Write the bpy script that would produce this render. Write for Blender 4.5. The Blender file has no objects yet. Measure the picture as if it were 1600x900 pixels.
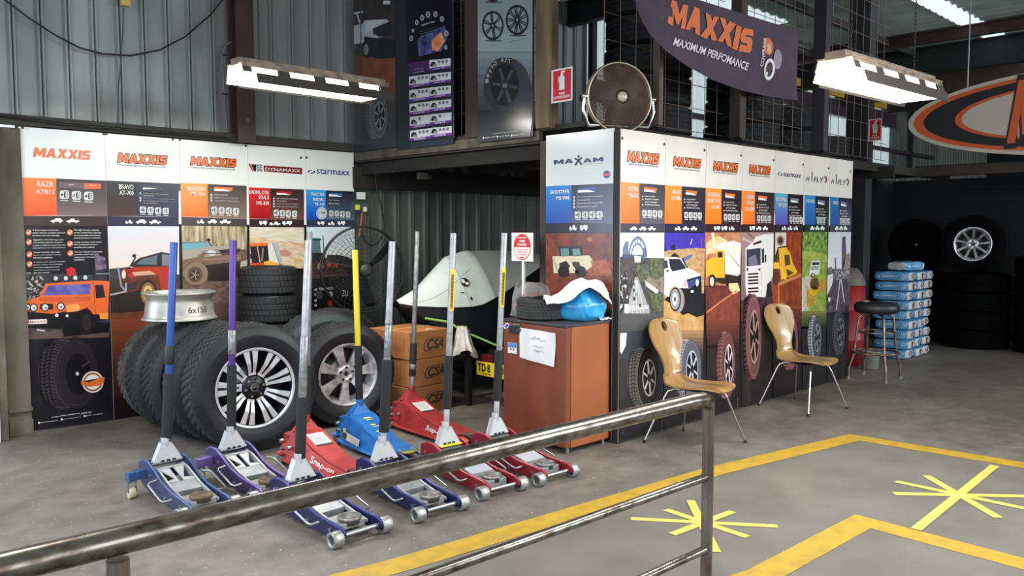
import bpy, bmesh, math, random
from mathutils import Vector, Matrix
random.seed(7)
SC = bpy.context.scene
COL = SC.collection
PI = math.pi
# ------------------------------------------------------------------ camera
CAM_H = 1.6; FPX = 1280.0
YAW = math.radians(45.66); PITCH = math.atan2(88, 1280)
cam_d = bpy.data.cameras.new('camera'); cam = bpy.data.objects.new('camera', cam_d); COL.objects.link(cam)
cam.location = (0, 0, CAM_H); cam.rotation_euler = (PI/2 - PITCH, 0, YAW - PI/2)
cam_d.sensor_width = 36; cam_d.lens = FPX/1600*36; cam_d.clip_start = .05; cam_d.clip_end = 200
SC.camera = cam
# ------------------------------------------------------------------ view, sky
SC.view_settings.view_transform = 'Standard'; SC.view_settings.look = 'None'
SC.view_settings.gamma = 1; SC.view_settings.use_curve_mapping = False
SC.view_settings.exposure = -0.06
W = bpy.data.worlds.new('sky'); SC.world = W; W.use_nodes = True
bg = W.node_tree.nodes['Background']; bg.inputs[0].default_value = (.72, .86, 1, 1); bg.inputs[1].default_value = 1.5

def area(name, loc, tgt, sx, sy, power, color=(1, 1, 1)):
    l = bpy.data.lights.new(name, 'AREA'); l.shape = 'RECTANGLE'; l.size = sx; l.size_y = sy; l.energy = power; l.color = color
    o = bpy.data.objects.new(name, l); COL.objects.link(o); o.location = loc
    o.rotation_euler = (Vector(tgt) - Vector(loc)).to_track_quat('-Z', 'Y').to_euler()
    return o
# daylight through the roller doors behind and left of the camera
area('door_daylight', (-3.6, 1.5, 2.3), (4, 4.5, .9), 4.5, 3.2, 150, (.86, .93, 1))
area('left_door_daylight', (-1.2, 8.2, 2.0), (1.0, 5.0, 0), 2.6, 2.6, 130, (.72, .84, 1))
area('roof_fill', (13, -6.6, 3.2), (12.5, 1, 4.6), 7, 1.6, 800, (.9, .97, 1))  # added fill aimed at the roof underside to brighten it
area('side_door_daylight', (2.5, -5.5, 2.6), (5, 3.5, .8), 5.0, 3.0, 170, (1, .97, .93))

# ------------------------------------------------------------------ picture <-> place helpers (true planes of the building)
_F0 = Vector((math.cos(YAW), math.sin(YAW), 0)); _R = Vector((math.sin(YAW), -math.cos(YAW), 0))
_F = _F0*math.cos(PITCH) + Vector((0, 0, -math.sin(PITCH))); _U = _R.cross(_F); _O = Vector((0, 0, CAM_H))
def _ray(px, py): return _F + _R*((px-800)/FPX) + _U*((450-py)/FPX)
def _hit(px, py, ax, v):
    d = _ray(px, py); return _O + d*((v-_O[ax])/d[ax])
def onZ(px, py, z=0): return _hit(px, py, 2, z)
def onX(px, py, x): return _hit(px, py, 0, x)
def onY(px, py, y): return _hit(px, py, 1, y)

# ------------------------------------------------------------------ materials
_mats = {}
def lin(c): return tuple(((x/255)/12.92 if x/255 <= .04045 else ((x/255+.055)/1.055)**2.4) for x in c)
def mat(c, rough=.5, metal=0., emit=0, noise=None, bump=None, c2=None, scale=8, coat=0, stretch=None, alpha=None, trans=0, detail=4, lo=.35, hi=.65, third=None):
    """procedural principled material; c,c2 are 0-255 sRGB; c2 mixes in by noise of the given scale"""
    k = (tuple(c), rough, metal, emit, noise, bump, tuple(c2) if c2 else None, scale, coat, stretch, alpha, trans, detail, lo, hi, third)
    if k in _mats: return _mats[k]
    m = bpy.data.materials.new('paint_%02x%02x%02x' % tuple(int(max(0, min(255, v))) for v in c)); m.use_nodes = True
    n = m.node_tree.nodes; l = m.node_tree.links; p = n['Principled BSDF']
    p.inputs['Base Color'].default_value = (*lin(c), 1); p.inputs['Roughness'].default_value = rough; p.inputs['Metallic'].default_value = metal
    if coat: p.inputs['Coat Weight'].default_value = coat; p.inputs['Coat Roughness'].default_value = .08
    if emit: p.inputs['Emission Color'].default_value = (*lin(c), 1); p.inputs['Emission Strength'].default_value = emit
    if alpha is not None: p.inputs['Alpha'].default_value = alpha
    if trans: p.inputs['Transmission Weight'].default_value = trans
    if c2 or bump or noise:
        tc = n.new('ShaderNodeTexCoord'); src = tc.outputs['Object']
        if stretch:
            mp = n.new('ShaderNodeMapping'); mp.inputs['Scale'].default_value = stretch; l.new(src, mp.inputs['Vector']); src = mp.outputs['Vector']
    if c2:
        nz = n.new('ShaderNodeTexNoise'); nz.inputs['Scale'].default_value = scale; nz.inputs['Detail'].default_value = detail; l.new(src, nz.inputs['Vector'])
        cr = n.new('ShaderNodeValToRGB'); e = cr.color_ramp.elements
        e[0].position = lo; e[1].position = hi; e[0].color = (*lin(c), 1); e[1].color = (*lin(c2), 1)
        if third:
            x = e.new((lo+hi)/2); x.color = (*lin(third), 1)
        l.new(nz.outputs['Fac'], cr.inputs['Fac']); l.new(cr.outputs['Color'], p.inputs['Base Color'])
        if noise:
            mr = n.new('ShaderNodeMapRange'); mr.inputs['To Min'].default_value = max(0, rough-noise); mr.inputs['To Max'].default_value = min(1, rough+noise)
            l.new(nz.outputs['Fac'], mr.inputs['Value']); l.new(mr.outputs['Result'], p.inputs['Roughness'])
    if bump:
        nb = n.new('ShaderNodeTexNoise'); nb.inputs['Scale'].default_value = bump[0]; nb.inputs['Detail'].default_value = 5; l.new(src, nb.inputs['Vector'])
        bp = n.new('ShaderNodeBump'); bp.inputs['Strength'].default_value = bump[1]; bp.inputs['Distance'].default_value = .01
        l.new(nb.outputs['Fac'], bp.inputs['Height']); l.new(bp.outputs['Normal'], p.inputs['Normal'])
    _mats[k] = m
    return m
def ink(c): return mat(tuple(min(255, v*.97) for v in c), .2)          # printed panel
def ink2(c, c2, scale=9, **k): return mat(tuple(v*.97 for v in c), .25, c2=tuple(v*.97 for v in c2), scale=scale, **k)
RUBBER = mat((20, 21, 23), .6, c2=(32, 33, 35), scale=14, bump=(60, .15))
RUBBER_OLD = mat((48, 49, 48), .75, c2=(86, 84, 76), scale=10)
RUBBER_WALL = mat((21, 24, 27), .42, c2=(28, 31, 34), scale=6)
CHROME = mat((200, 203, 206), .18, 1.); STEEL = mat((160, 162, 165), .35, .9)
ALU = mat((160, 162, 165), .42, .5, c2=(142, 144, 146), scale=20); ALU_L = mat((170, 171, 173), .42, .45)
BLACKM = mat((20, 20, 22), .5); FOAM = mat((30, 30, 32), .85)
WHITE = mat((225, 225, 222), .5)

# ------------------------------------------------------------------ mesh builder
class MB:
    def __init__(s): s.v = []; s.f = []; s.mi = []; s.sm = []; s.mats = []; s.M = Matrix.Identity(4)
    def _m(s, m):
        if m not in s.mats: s.mats.append(m)
        return s.mats.index(m)
    def add(s, vs, fs, m, smooth=False):
        b = len(s.v); s.v += [s.M @ Vector(q) for q in vs]; k = s._m(m)
        for f in fs: s.f.append([b+i for i in f]); s.mi.append(k); s.sm.append(smooth)
        return s
    def face(s, pts, m): return s.add(pts, [list(range(len(pts)))], m)
    def box(s, c, d, m, rot=None):
        x, y, z = d[0]/2, d[1]/2, d[2]/2
        vs = [Vector((i*x, j*y, k*z)) for k in (-1, 1) for j in (-1, 1) for i in (-1, 1)]
        if rot: vs = [rot @ q for q in vs]
        vs = [q + Vector(c) for q in vs]
        return s.add(vs, [(0, 2, 3, 1), (4, 5, 7, 6), (0, 1, 5, 4), (2, 6, 7, 3), (0, 4, 6, 2), (1, 3, 7, 5)], m)
    def cyl(s, a, b, r, m, r2=None, n=16, caps=True, smooth=True):
        a = Vector(a); b = Vector(b); r2 = r if r2 is None else r2; d = (b-a).normalized(); u = d.orthogonal().normalized(); w = d.cross(u)
        vs = []; fs = []
        for i in range(n):
            q = u*math.cos(2*PI*i/n) + w*math.sin(2*PI*i/n); vs += [a+q*r, b+q*r2]
        for i in range(n):
            j = (i+1) % n; fs.append((2*i, 2*j, 2*j+1, 2*i+1))
        s.add(vs, fs, m, smooth)
        if caps: s.add(vs, [[2*i for i in range(n)][::-1], [2*i+1 for i in range(n)]], m)
        return s
    def tube(s, path, r, m, n=8, close=False, caps=True):
        P = [Vector(q) for q in path]; N = len(P); rings = []; u = None
        for i in range(N):
            if close: t = P[(i+1) % N]-P[i-1]
            else: t = P[min(i+1, N-1)]-P[max(i-1, 0)]
            t.normalize()
            if u is None: u = t.orthogonal().normalized()
            else:
                u = u - t*u.dot(t)
                u = u.normalized() if u.length > 1e-6 else t.orthogonal().normalized()
            w = t.cross(u); rr = r[i] if isinstance(r, (list, tuple)) else r
            rings.append([P[i]+(u*math.cos(2*PI*k/n)+w*math.sin(2*PI*k/n))*rr for k in range(n)])
        vs = [q for g in rings for q in g]; fs = []
        for i in range(N if close else N-1):
            a = i*n; b = ((i+1) % N)*n
            for k in range(n): fs.append((a+k, a+(k+1) % n, b+(k+1) % n, b+k))
        s.add(vs, fs, m, True)
        if caps and not close: s.add(vs, [list(range(n))[::-1], [(N-1)*n+k for k in range(n)]], m)
        return s
    def lathe(s, prof, m, n=32, rf=None, close=False, smooth=True, a0=0, a1=2*PI):
        """profile (r,z) round local z; rf(i,j,r)->r tweaks the radius"""
        full = abs(a1-a0-2*PI) < 1e-6; K = len(prof); N = n if full else n+1; vs = []; fs = []
        for i in range(N):
            a = a0+(a1-a0)*i/n
            for j, (r, z) in enumerate(prof):
                q = rf(i, j, r) if rf else r
                vs.append((q*math.cos(a), q*math.sin(a), z))
        for i in range(n):
            i2 = (i+1) % N if full else i+1
            for j in range(K if close else K-1):
                j2 = (j+1) % K; fs.append((i*K+j, i2*K+j, i2*K+j2, i*K+j2))
        return s.add(vs, fs, m, smooth)
    def disc(s, r, z, m, n=24):
        return s.add([(r*math.cos(2*PI*i/n), r*math.sin(2*PI*i/n), z) for i in range(n)], [list(range(n))], m)
    def prism(s, pts, h, m, side=None):
        """pts: list of 3d points of one face, h: extrusion vector"""
        n = len(pts); P = [Vector(q) for q in pts]; h = Vector(h)
        s.add(P+[q+h for q in P], [list(range(n))[::-1], [n+i for i in range(n)]], m)
        s.add(P+[q+h for q in P], [(i, (i+1) % n, n+(i+1) % n, n+i) for i in range(n)], side or m)
        return s
    def sphere(s, c, r, m, n=16, sc=(1, 1, 1)):
        vs = []; fs = []; h = n//2
        for j in range(h+1):
            t = PI*j/h
            for i in range(n):
                p = 2*PI*i/n; vs.append((c[0]+r*sc[0]*math.sin(t)*math.cos(p), c[1]+r*sc[1]*math.sin(t)*math.sin(p), c[2]+r*sc[2]*math.cos(t)))
        for j in range(h):
            for i in range(n): fs.append((j*n+i, (j+1)*n+i, (j+1)*n+(i+1) % n, j*n+(i+1) % n))
        return s.add(vs, fs, m, True)
    def grid(s, fn, nu, nv, m, smooth=True, mf=None):
        vs = [fn(i/nu, j/nv) for i in range(nu+1) for j in range(nv+1)]
        for i in range(nu):
            for j in range(nv):
                pass
        fs = [(i*(nv+1)+j, (i+1)*(nv+1)+j, (i+1)*(nv+1)+j+1, i*(nv+1)+j+1) for i in range(nu) for j in range(nv)]
        if not mf: return s.add(vs, fs, m, smooth)
        b = len(s.v); s.v += [s.M @ Vector(q) for q in vs]
        for q, f in enumerate(fs):
            s.f.append([b+i for i in f]); s.mi.append(s._m(mf(q//nv, q % nv))); s.sm.append(smooth)
        return s
    def text(s, string, place, m, bold=0., shear=0., ref=None):
        vs, fs = glyphs(string, bold, shear, ref); return s.add([place(q) for q in vs], fs, m)
    def build(s, name, parent=None, loc=(0, 0, 0), bevel=0, seg=2, solid=0, sub=0, weld=False):
        me = bpy.data.meshes.new(name); me.from_pydata(s.v, [], s.f)
        for q in s.mats: me.materials.append(q)
        me.polygons.foreach_set('material_index', s.mi); me.polygons.foreach_set('use_smooth', s.sm); me.update()
        if weld or bevel or sub:
            b = bmesh.new(); b.from_mesh(me); bmesh.ops.remove_doubles(b, verts=b.verts, dist=1e-5); bmesh.ops.recalc_face_normals(b, faces=b.faces); b.to_mesh(me); b.free()
        o = bpy.data.objects.new(name, me); COL.objects.link(o); o.location = loc
        if parent: o.parent = parent
        if solid: q = o.modifiers.new('solid', 'SOLIDIFY'); q.thickness = solid; q.offset = 0
        if bevel: q = o.modifiers.new('bevel', 'BEVEL'); q.width = bevel; q.segments = seg; q.limit_method = 'ANGLE'; q.angle_limit = .7
        if sub: q = o.modifiers.new('sub', 'SUBSURF'); q.levels = sub; q.render_levels = sub
        return o
_gl = {}
def glyphs(string, bold, shear, ref=None):
    k = (string, bold, shear, ref)
    if k not in _gl:
        c = bpy.data.curves.new('t', 'FONT'); c.body = string; c.offset = bold; c.shear = shear; c.resolution_u = 3
        o = bpy.data.objects.new('t', c); me = o.to_mesh()
        vs = [v.co.copy() for v in me.vertices]; fs = [list(p.vertices) for p in me.polygons]
        o.to_mesh_clear(); bpy.data.objects.remove(o); bpy.data.curves.remove(c)
        x0 = min(v.x for v in vs); x1 = max(v.x for v in vs); y0 = min(v.y for v in vs); y1 = max(v.y for v in vs)
        if ref is not None and ref != bold: e = bold-ref; x0 += e; x1 -= e; y0 += e; y1 -= e      # outline hugs the plain letters
        _gl[k] = ([((v.x-x0)/(x1-x0), (v.y-y0)/(y1-y0)) for v in vs], fs)      # unit box
    return _gl[k]
_BLK = {'M': (1.3, [(0, 0), (0, 1), (.37, 1), (.65, .52), (.93, 1), (1.3, 1), (1.3, 0), (.96, 0), (.96, .50), (.74, .13), (.56, .13), (.34, .50), (.34, 0)]),
 'A': (1.15, [(0, 0), (.40, 1), (.575, 1), (.575, .68), (.49, .38), (.66, .38), (.576, .68), (.576, 1), (.75, 1), (1.15, 0), (.80, 0), (.74, .18), (.41, .18), (.35, 0)]),
 'X': (1.15, [(0, 0), (.38, .5), (.02, 1), (.41, 1), (.575, .72), (.74, 1), (1.13, 1), (.77, .5), (1.15, 0), (.76, 0), (.575, .28), (.39, 0)]),
 'I': (.36, [(0, 0), (0, 1), (.36, 1), (.36, 0)]),
 'S': (.95, [(0, 0), (0, .25), (.60, .25), (.60, .385), (.18, .385), (0, .53), (0, .86), (.16, 1), (.93, 1), (.93, .75), (.35, .75), (.35, .625), (.78, .625), (.95, .49), (.95, .14), (.79, 0)])}
def blocks(string, shear=.2, grow=0., gap=.07):
    """heavy slab letters as plain polygons in a unit box; grow offsets every outline"""
    out = []; x = 0
    for ch in string:
        w, p = _BLK[ch]
        if grow and ch == 'A': p = [p[0], p[1], p[8], p[9], p[10], p[11], p[12], p[13]]
        if grow:
            r = []; n = len(p)
            for i in range(n):
                a, b, c = Vector(p[i-1]), Vector(p[i]), Vector(p[(i+1) % n]); u = (b-a).normalized(); v = (c-b).normalized()
                n1 = Vector((-u.y, u.x)); n2 = Vector((-v.y, v.x)); m = n1+n2; k = m.length_squared
                m = m*(2/k) if k > .3 else n1; r.append(tuple(b+m*grow if m.length < 2.2 else b+m.normalized()*grow*2.2))
            p = r
        out.append([(x+a, b) for a, b in p]); x += w+gap
    W = x-gap; return [[((a+shear*b)/(W+shear), b) for a, b in p] for p in out]
def rotz(a): return Matrix.Rotation(a, 4, 'Z')
def T(x, y, z): return Matrix.Translation((x, y, z))
def RX(a): return Matrix.Rotation(a, 4, 'X')
def RY(a): return Matrix.Rotation(a, 4, 'Y')
def tag(o, label=None, cat=None, group=None, kind=None):
    if label: o['label'] = label
    if cat: o['category'] = cat
    if group: o['group'] = group
    if kind: o['kind'] = kind
    return o
def thing(name, label, cat, loc=(0, 0, 0), rz=0, group=None, rot=None):
    o = bpy.data.objects.new(name, None); COL.objects.link(o); o.location = loc
    o.rotation_euler = rot if rot else (0, 0, rz); o.empty_display_size = .1
    return tag(o, label, cat, group)
def struct(mb, name, **k): return tag(mb.build(name, **k), kind='structure')
def dup(root, loc=None, rot=None, label=None, group=None, scale=None):
    r = root.copy(); COL.objects.link(r)
    if loc is not None: r.location = loc
    if rot is not None: r.rotation_euler = rot
    if scale is not None: r.scale = scale
    if label: r['label'] = label
    if group: r['group'] = group
    for ch in list(root.children):
        c = ch.copy(); COL.objects.link(c); c.parent = r
        for g in ch.children:
            d = g.copy(); COL.objects.link(d); d.parent = c
    return r
# ================================================================== SETTING
YA, YB, XB = 7.30, 3.79, 4.83          # lit side wall, front of the panel wall, open side of the store
ROOF = 4.6
# --- floor: dusty concrete with stains, a lighter painted walkway between the yellow lines is the same slab
def floor_mat():
    m = bpy.data.materials.new('concrete_floor'); m.use_nodes = True; n = m.node_tree.nodes; l = m.node_tree.links; p = n['Principled BSDF']
    tc = n.new('ShaderNodeTexCoord'); src = tc.outputs['Object']
    def noise(sc, det=6, rough=.6):
        q = n.new('ShaderNodeTexNoise'); q.inputs['Scale'].default_value = sc; q.inputs['Detail'].default_value = det; q.inputs['Roughness'].default_value = rough; l.new(src, q.inputs['Vector']); return q
    def ramp(fac, p0, p1, c0, c1):
        r = n.new('ShaderNodeValToRGB'); e = r.color_ramp.elements; e[0].position = p0; e[1].position = p1; e[0].color = (*c0, 1); e[1].color = (*c1, 1); l.new(fac, r.inputs['Fac']); return r
    def mix(kind, f, a, b):
        x = n.new('ShaderNodeMix'); x.data_type = 'RGBA'; x.blend_type = kind
        if isinstance(f, float): x.inputs[0].default_value = f
        else: l.new(f, x.inputs[0])
        l.new(a, x.inputs[6]); l.new(b, x.inputs[7]); return x.outputs[2]
    a = ramp(noise(.9).outputs['Fac'], .3, .72, lin((100, 94, 87)), lin((126, 121, 114)))
    b = ramp(noise(5).outputs['Fac'], .32, .7, (.62, .62, .62), (1.14, 1.14, 1.14))
    c = mix('MULTIPLY', .8, a.outputs['Color'], b.outputs['Color'])
    sp = ramp(noise(38, 3).outputs['Fac'], .665, .70, (0, 0, 0), (1, 1, 1))
    s2 = n.new('ShaderNodeRGB'); s2.outputs[0].default_value = (*lin((172, 168, 160)), 1)
    c = mix('MIX', sp.outputs['Color'], c, s2.outputs[0])
    st = ramp(noise(2.3, 8, .7).outputs['Fac'], .56, .68, (0, 0, 0), (.55, .55, .55))
    s3 = n.new('ShaderNodeRGB'); s3.outputs[0].default_value = (*lin((78, 73, 67)), 1)
    c = mix('MIX', st.outputs['Color'], c, s3.outputs[0])
    l.new(c, p.inputs['Base Color'])
    r = n.new('ShaderNodeMapRange'); r.inputs['To Min'].default_value = .38; r.inputs['To Max'].default_value = .75; l.new(noise(1.7).outputs['Fac'], r.inputs['Value']); l.new(r.outputs['Result'], p.inputs['Roughness'])
    bp = n.new('ShaderNodeBump'); bp.inputs['Strength'].default_value = .12; bp.inputs['Distance'].default_value = .01; l.new(noise(40).outputs['Fac'], bp.inputs['Height']); l.new(bp.outputs['Normal'], p.inputs['Normal'])
    return m
f = MB(); f.box((10, .5, -.1), (34, 15, .2), floor_mat()); struct(f, 'floor')

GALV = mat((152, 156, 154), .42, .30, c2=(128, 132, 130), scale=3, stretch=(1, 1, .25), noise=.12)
GALV_SHADE = mat((112, 118, 112), .5, .3, c2=(84, 90, 85), scale=4, stretch=(1, 1, .3))  # same sheeting in a darker tone, shade inside the store put into colour
def corrugate(mb, x0, x1, z0, z1, y, m, pitch=.2, depth=.032, sgn=-1):
    xs = []; x = x0
    while x < x1:
        for dx, h in ((0, 0), (.115, 0), (.128, 1), (.142, 1), (.150, .25), (.158, 1), (.172, 1), (.185, 0)):
            if x+dx*pitch/.2 <= x1: xs.append((x+dx*pitch/.2, h))
        x += pitch
    xs.append((x1, 0))
    vs = []
    for x, h in xs: vs += [(x, y+sgn*depth*h, z0), (x, y+sgn*depth*h, z1)]
    mb.add(vs, [(2*i, 2*i+2, 2*i+3, 2*i+1) for i in range(len(xs)-1)], m)
# side wall: upper sheeting, lower sheeting inside the store, translucent sheets further along
w = MB(); corrugate(w, -3.0, 8.6, 2.46, ROOF, YA+.06, GALV); corrugate(w, 8.6, 26, 2.4, 3.1, YA+.06, GALV_SHADE)
corrugate(w, 19, 26, 3.1, ROOF, YA+.06, GALV_SHADE); corrugate(w, 4.86, 26, 0, 2.46, YA+.06, GALV_SHADE); corrugate(w, 1.75, 4.86, 0, 2.46, YA+.07, GALV_SHADE)
w.box((11, YA+.13, 2.3), (30, .04, 4.6), mat((40, 42, 42), .8)) if False else None
struct(w, 'wall_left')
g = MB(); corrugate(g, 8.6, 19, 3.1, 4.6, YA+.05, mat((190, 202, 202), .5, emit=.55), pitch=.25)
struct(g, 'window_1')
t = MB()
for x in (8.6, 10.4, 12.6, 14.3, 15.6, 17.6, 20): t.box((x, YA-.05, 3.80), (.09, .08, 1.6), mat((38, 36, 40), .7))
t.box((16.2, YA-.05, 4.05), (5.6, .07, .30), mat((52, 38, 50), .7)); t.box((15, YA-.05, 4.44), (9, .07, .06), mat((44, 36, 44), .7)); t.box((15, YA-.05, 3.40), (13, .07, .08), mat((52, 44, 48), .7))
struct(t, 'trim_1')
t = MB(); t.box((16, YA-.12, 4.31), (4.6, .06, .14), mat((206, 168, 60), .5)); struct(t, 'trim_2')
# left jamb of the poster wall: grimy channel post; white strip on the door edge stands for reflected light
t = MB(); J = mat((108, 103, 88), .7, c2=(74, 69, 58), scale=5, stretch=(1, 1, .4), bump=(30, .3))
t.box((1.38, YA-.06, 1.2), (.26, .12, 2.42), J); t.box((1.66, YA-.02, 1.2), (.2, .06, 2.4), J); t.box((1.535, YA-.10, 1.2), (.07, .16, 2.4), J); t.box((1.58, YA-.035, 1.2), (.03, .05, 2.4), mat((40, 38, 34), .8))
t.box((1.68, YA-.06, .20), (.17, .03, .03), J); t.box((1.68, YA-.05, .06), (.17, .05, .12), J)
struct(t, 'trim_3', bevel=.006)
t = MB(); t.box((1.505, YA-.185, .45), (.012, .02, .9), mat((205, 208, 208), .4)); struct(t, 'door_glint', bevel=.004)
t = MB(); t.box((2.4, YA-.01, 2.465), (4.9, .07, .08), mat((58, 56, 52), .8)); t.tube([(1.3, YA-.08, 2.505), (1.75, YA-.09, 2.475), (2.1, YA-.08, 2.455), (3.0, YA-.08, 2.455), (3.45, YA-.06, 2.45)], .011, BLACKM); struct(t, 'trim_4')
# maroon steel column
t = MB(); M = mat((66, 44, 46), .55, c2=(54, 36, 38), scale=4)
t.box((3.565, YA-.17, 3.52), (.17, .02, 2.2), M); t.box((3.565, YA-.09, 3.52), (.02, .16, 2.2), M); t.box((3.565, YA-.02, 3.52), (.17, .02, 2.2), M)
t.cyl((3.575, YA-.185, 2.62), (3.575, YA-.179, 2.62), .018, mat((110, 90, 84), .6), n=12)
struct(t, 'column_1')
# --- far ends of the building
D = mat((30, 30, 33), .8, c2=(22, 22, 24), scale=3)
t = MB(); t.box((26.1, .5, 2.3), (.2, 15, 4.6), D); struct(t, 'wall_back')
t = MB(); t.box((15, -7.0, 1.5), (22, .2, 3.0), mat((92, 92, 90), .8)); struct(t, 'wall_right')
# bay under the second deck: near-black sheets put in for its shade
t = MB(); t.box((13.6, 1.63, 1.2), (.1, 7.25, 2.4), mat((22, 22, 24), .8)); t.box((11.25, 5.2, 1.2), (4.7, .1, 2.4), mat((20, 20, 22), .8)); struct(t, 'wall_bay_shade')
# --- roof sheets, skylight strip, rafters
R = MB(); RM = mat((196, 206, 200), .5, .1, c2=(168, 178, 172), scale=2)
def roofsheet(x0, x1, y0, y1, m, z=ROOF):
    n = int((x1-x0)/.12); vs = []
    for i in range(n+1):
        x = x0+(x1-x0)*i/n; zz = z+(.03 if i % 2 else 0); vs += [(x, y0, zz), (x, y1, zz)]
    R.add(vs, [(2*i, 2*i+2, 2*i+3, 2*i+1) for i in range(n)], m)
roofsheet(-3, 26, 4.16, 7.5, RM); roofsheet(-3, 26, -7, 3.86, RM); roofsheet(-3, 9.2, 3.86, 4.16, RM); roofsheet(17.5, 26, 3.86, 4.16, RM)
struct(R, 'ceiling')
R = MB(); roofsheet(9.2, 17.5, 3.86, 4.16, mat((222, 235, 238), .5, emit=1.1)); struct(R, 'window_2')
R = MB(); roofsheet(9.25, 11.2, 5.8, 6.16, mat((222, 235, 238), .5, emit=.9), z=ROOF-.01); struct(R, 'window_3')
for i, (x, d, wd, c) in enumerate(((13.25, .16, .12, (58, 38, 36)), (14.35, .42, .16, (30, 29, 29)), (16.2, .5, .14, (66, 54, 44)), (18.5, .4, .14, (40, 38, 40)), (8.2, .3, .14, (34, 33, 35)))):
    t = MB(); cm = mat(c, .7)
    t.box((x, .5, ROOF-d/2), (.02, 14, d), cm); t.box((x, .5, ROOF-.012), (wd, 14, .02), cm); t.box((x, .5, ROOF-d), (wd, 14, .025), cm)
    struct(t, 'trim_%d' % (5+i))
t = MB()
for y in (-4, -2, 0, 2, 5.2, 6.4): t.box((11.5, y, ROOF-.07), (29, .06, .1), mat((44, 42, 42), .7))
struct(t, 'trim_10')
# --- storage deck
DK = mat((84, 77, 66), .75, c2=(52, 47, 41), scale=6, bump=(25, .3)); DKD = mat((40, 36, 33), .8)
t = MB(); t.box((8.9, 5.72, 2.43), (8.1, 3.12, .04), mat((46, 42, 38), .8)); struct(t, 'ceiling_deck')
t = MB(); t.box((XB+.02, 6.0, 2.375), (.05, 2.75, .085), DK); t.box((XB+.07, 6.0, 2.325), (.1, 2.75, .02), DKD); t.box((XB+.09, 5.98, 2.25), (.05, 2.7, .12), mat((18, 16, 15), .9)); struct(t, 'trim_11', bevel=.004)  # lowest board near black: shade under the ledge is in its colour
t = MB(); t.box((9.0, YB+.36, 2.39), (7.9, .05, .1), DKD); struct(t, 'trim_12')
t = MB()
for x in (5.5, 6.4, 7.3, 8.2, 9.2, 10.4): t.box((x, 5.6, 2.33), (.05, 3.3, .14), mat((34, 30, 27), .8))
t.box((6.5, YA-.03, 2.16), (3.4, .06, .22), mat((36, 33, 30), .8)); struct(t, 'trim_13')
def post(n, x, y, z0, z1, w, d, c):
    q = MB(); m = mat(c, .7, c2=tuple(v*.68 for v in c), scale=7, stretch=(1, 1, .2), bump=(30, .2))
    q.box((x, y, (z0+z1)/2), (w, d, z1-z0), m); q.box((x-w*.62, y, (z0+z1)/2), (w*.35, d*1.35, z1-z0), m)
    return struct(q, n, bevel=.004)
post('column_2', 4.875, 4.595, 0, 2.33, .045, .05, (54, 46, 40)); post('column_3', 4.84, 4.53, 2.42, ROOF, .10, .11, (126, 100, 72))
post('column_4', 4.87, 5.41, 2.42, ROOF, .08, .15, (62, 48, 40)); post('column_5', 4.885, 3.845, 0, 2.34, .08, .07, (46, 36, 32))
post('column_6', 5.44, 3.90, 2.44, 3.4, .05, .05, (104, 92, 84)); post('column_7', 6.70, 3.92, 2.44, ROOF, .1, .08, (70, 58, 52))
post('column_8', 8.36, 3.93, 2.44, ROOF, .11, .1, (54, 50, 58)); post('column_9', 10.55, 4.42, 0, ROOF, .22, .2, (44, 42, 46))
# second deck front beam and deck to the right
t = MB(); t.box((11.75, .9, 2.40), (.06, 6.6, .13), mat((62, 50, 44), .7)); t.box((12.6, .9, 2.47), (1.7, 6.6, .03), DKD); t.box((11.7, .9, 2.345), (.12, 6.6, .02), mat((60, 48, 42), .7)); struct(t, 'trim_14')

# --- smooth grey floor paint inside the yellow lines
q = MB(); q.face([(x, y, .0012) for x, y in ((0.5, 3.33), (2.29, 3.06), (4.72, 2.84), (6.23, 2.57), (6.36, .6), (6.5, -1.5), (-1.5, -1.5), (-1.5, 3.0))][::-1], mat((116, 112, 106), .5, c2=(101, 97, 91), scale=2.2, noise=.12, bump=(40, .1)))
struct(q, 'floor_paint')
# --- yellow floor paint
def striped(name, label, pts, wd):
    m = mat((182, 148, 42), .6, c2=(152, 124, 46), scale=11, lo=.38, hi=.8)
    q = MB(); P = [Vector((*p, .003)) for p in pts]; L = []; Rr = []
    for i, p in enumerate(P):
        if i == 0: t = (P[1]-P[0]).normalized(); n = Vector((-t.y, t.x, 0)); k = 1
        elif i == len(P)-1: t = (P[-1]-P[-2]).normalized(); n = Vector((-t.y, t.x, 0)); k = 1
        else:
            a = (P[i]-P[i-1]).normalized(); b = (P[i+1]-P[i]).normalized(); n = (Vector((-a.y, a.x, 0))+Vector((-b.y, b.x, 0))).normalized(); k = 1/max(.3, n.dot(Vector((-a.y, a.x, 0))))
        L.append(p+n*wd/2*k); Rr.append(p-n*wd/2*k)
    q.add(L+Rr, [(i, i+1, len(P)+i+1, len(P)+i) for i in range(len(P)-1)], m)
    return tag(q.build(name), label, 'floor marking', 'yellow floor lines')
striped('floor_line', 'outer yellow painted line turning a corner beside the plywood chairs', [(0.6, 3.38), (2.298, 3.123), (4.74, 2.905), (6.30, 2.63), (6.37, 1.495), (6.44, .2)], .165)
striped('floor_line', 'inner yellow painted line turning a corner near the bottom right edge', [(2.6, 2.02), (3.43, 1.845), (4.485, 1.815), (4.455, 1.03), (4.43, .1)], .155)
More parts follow.
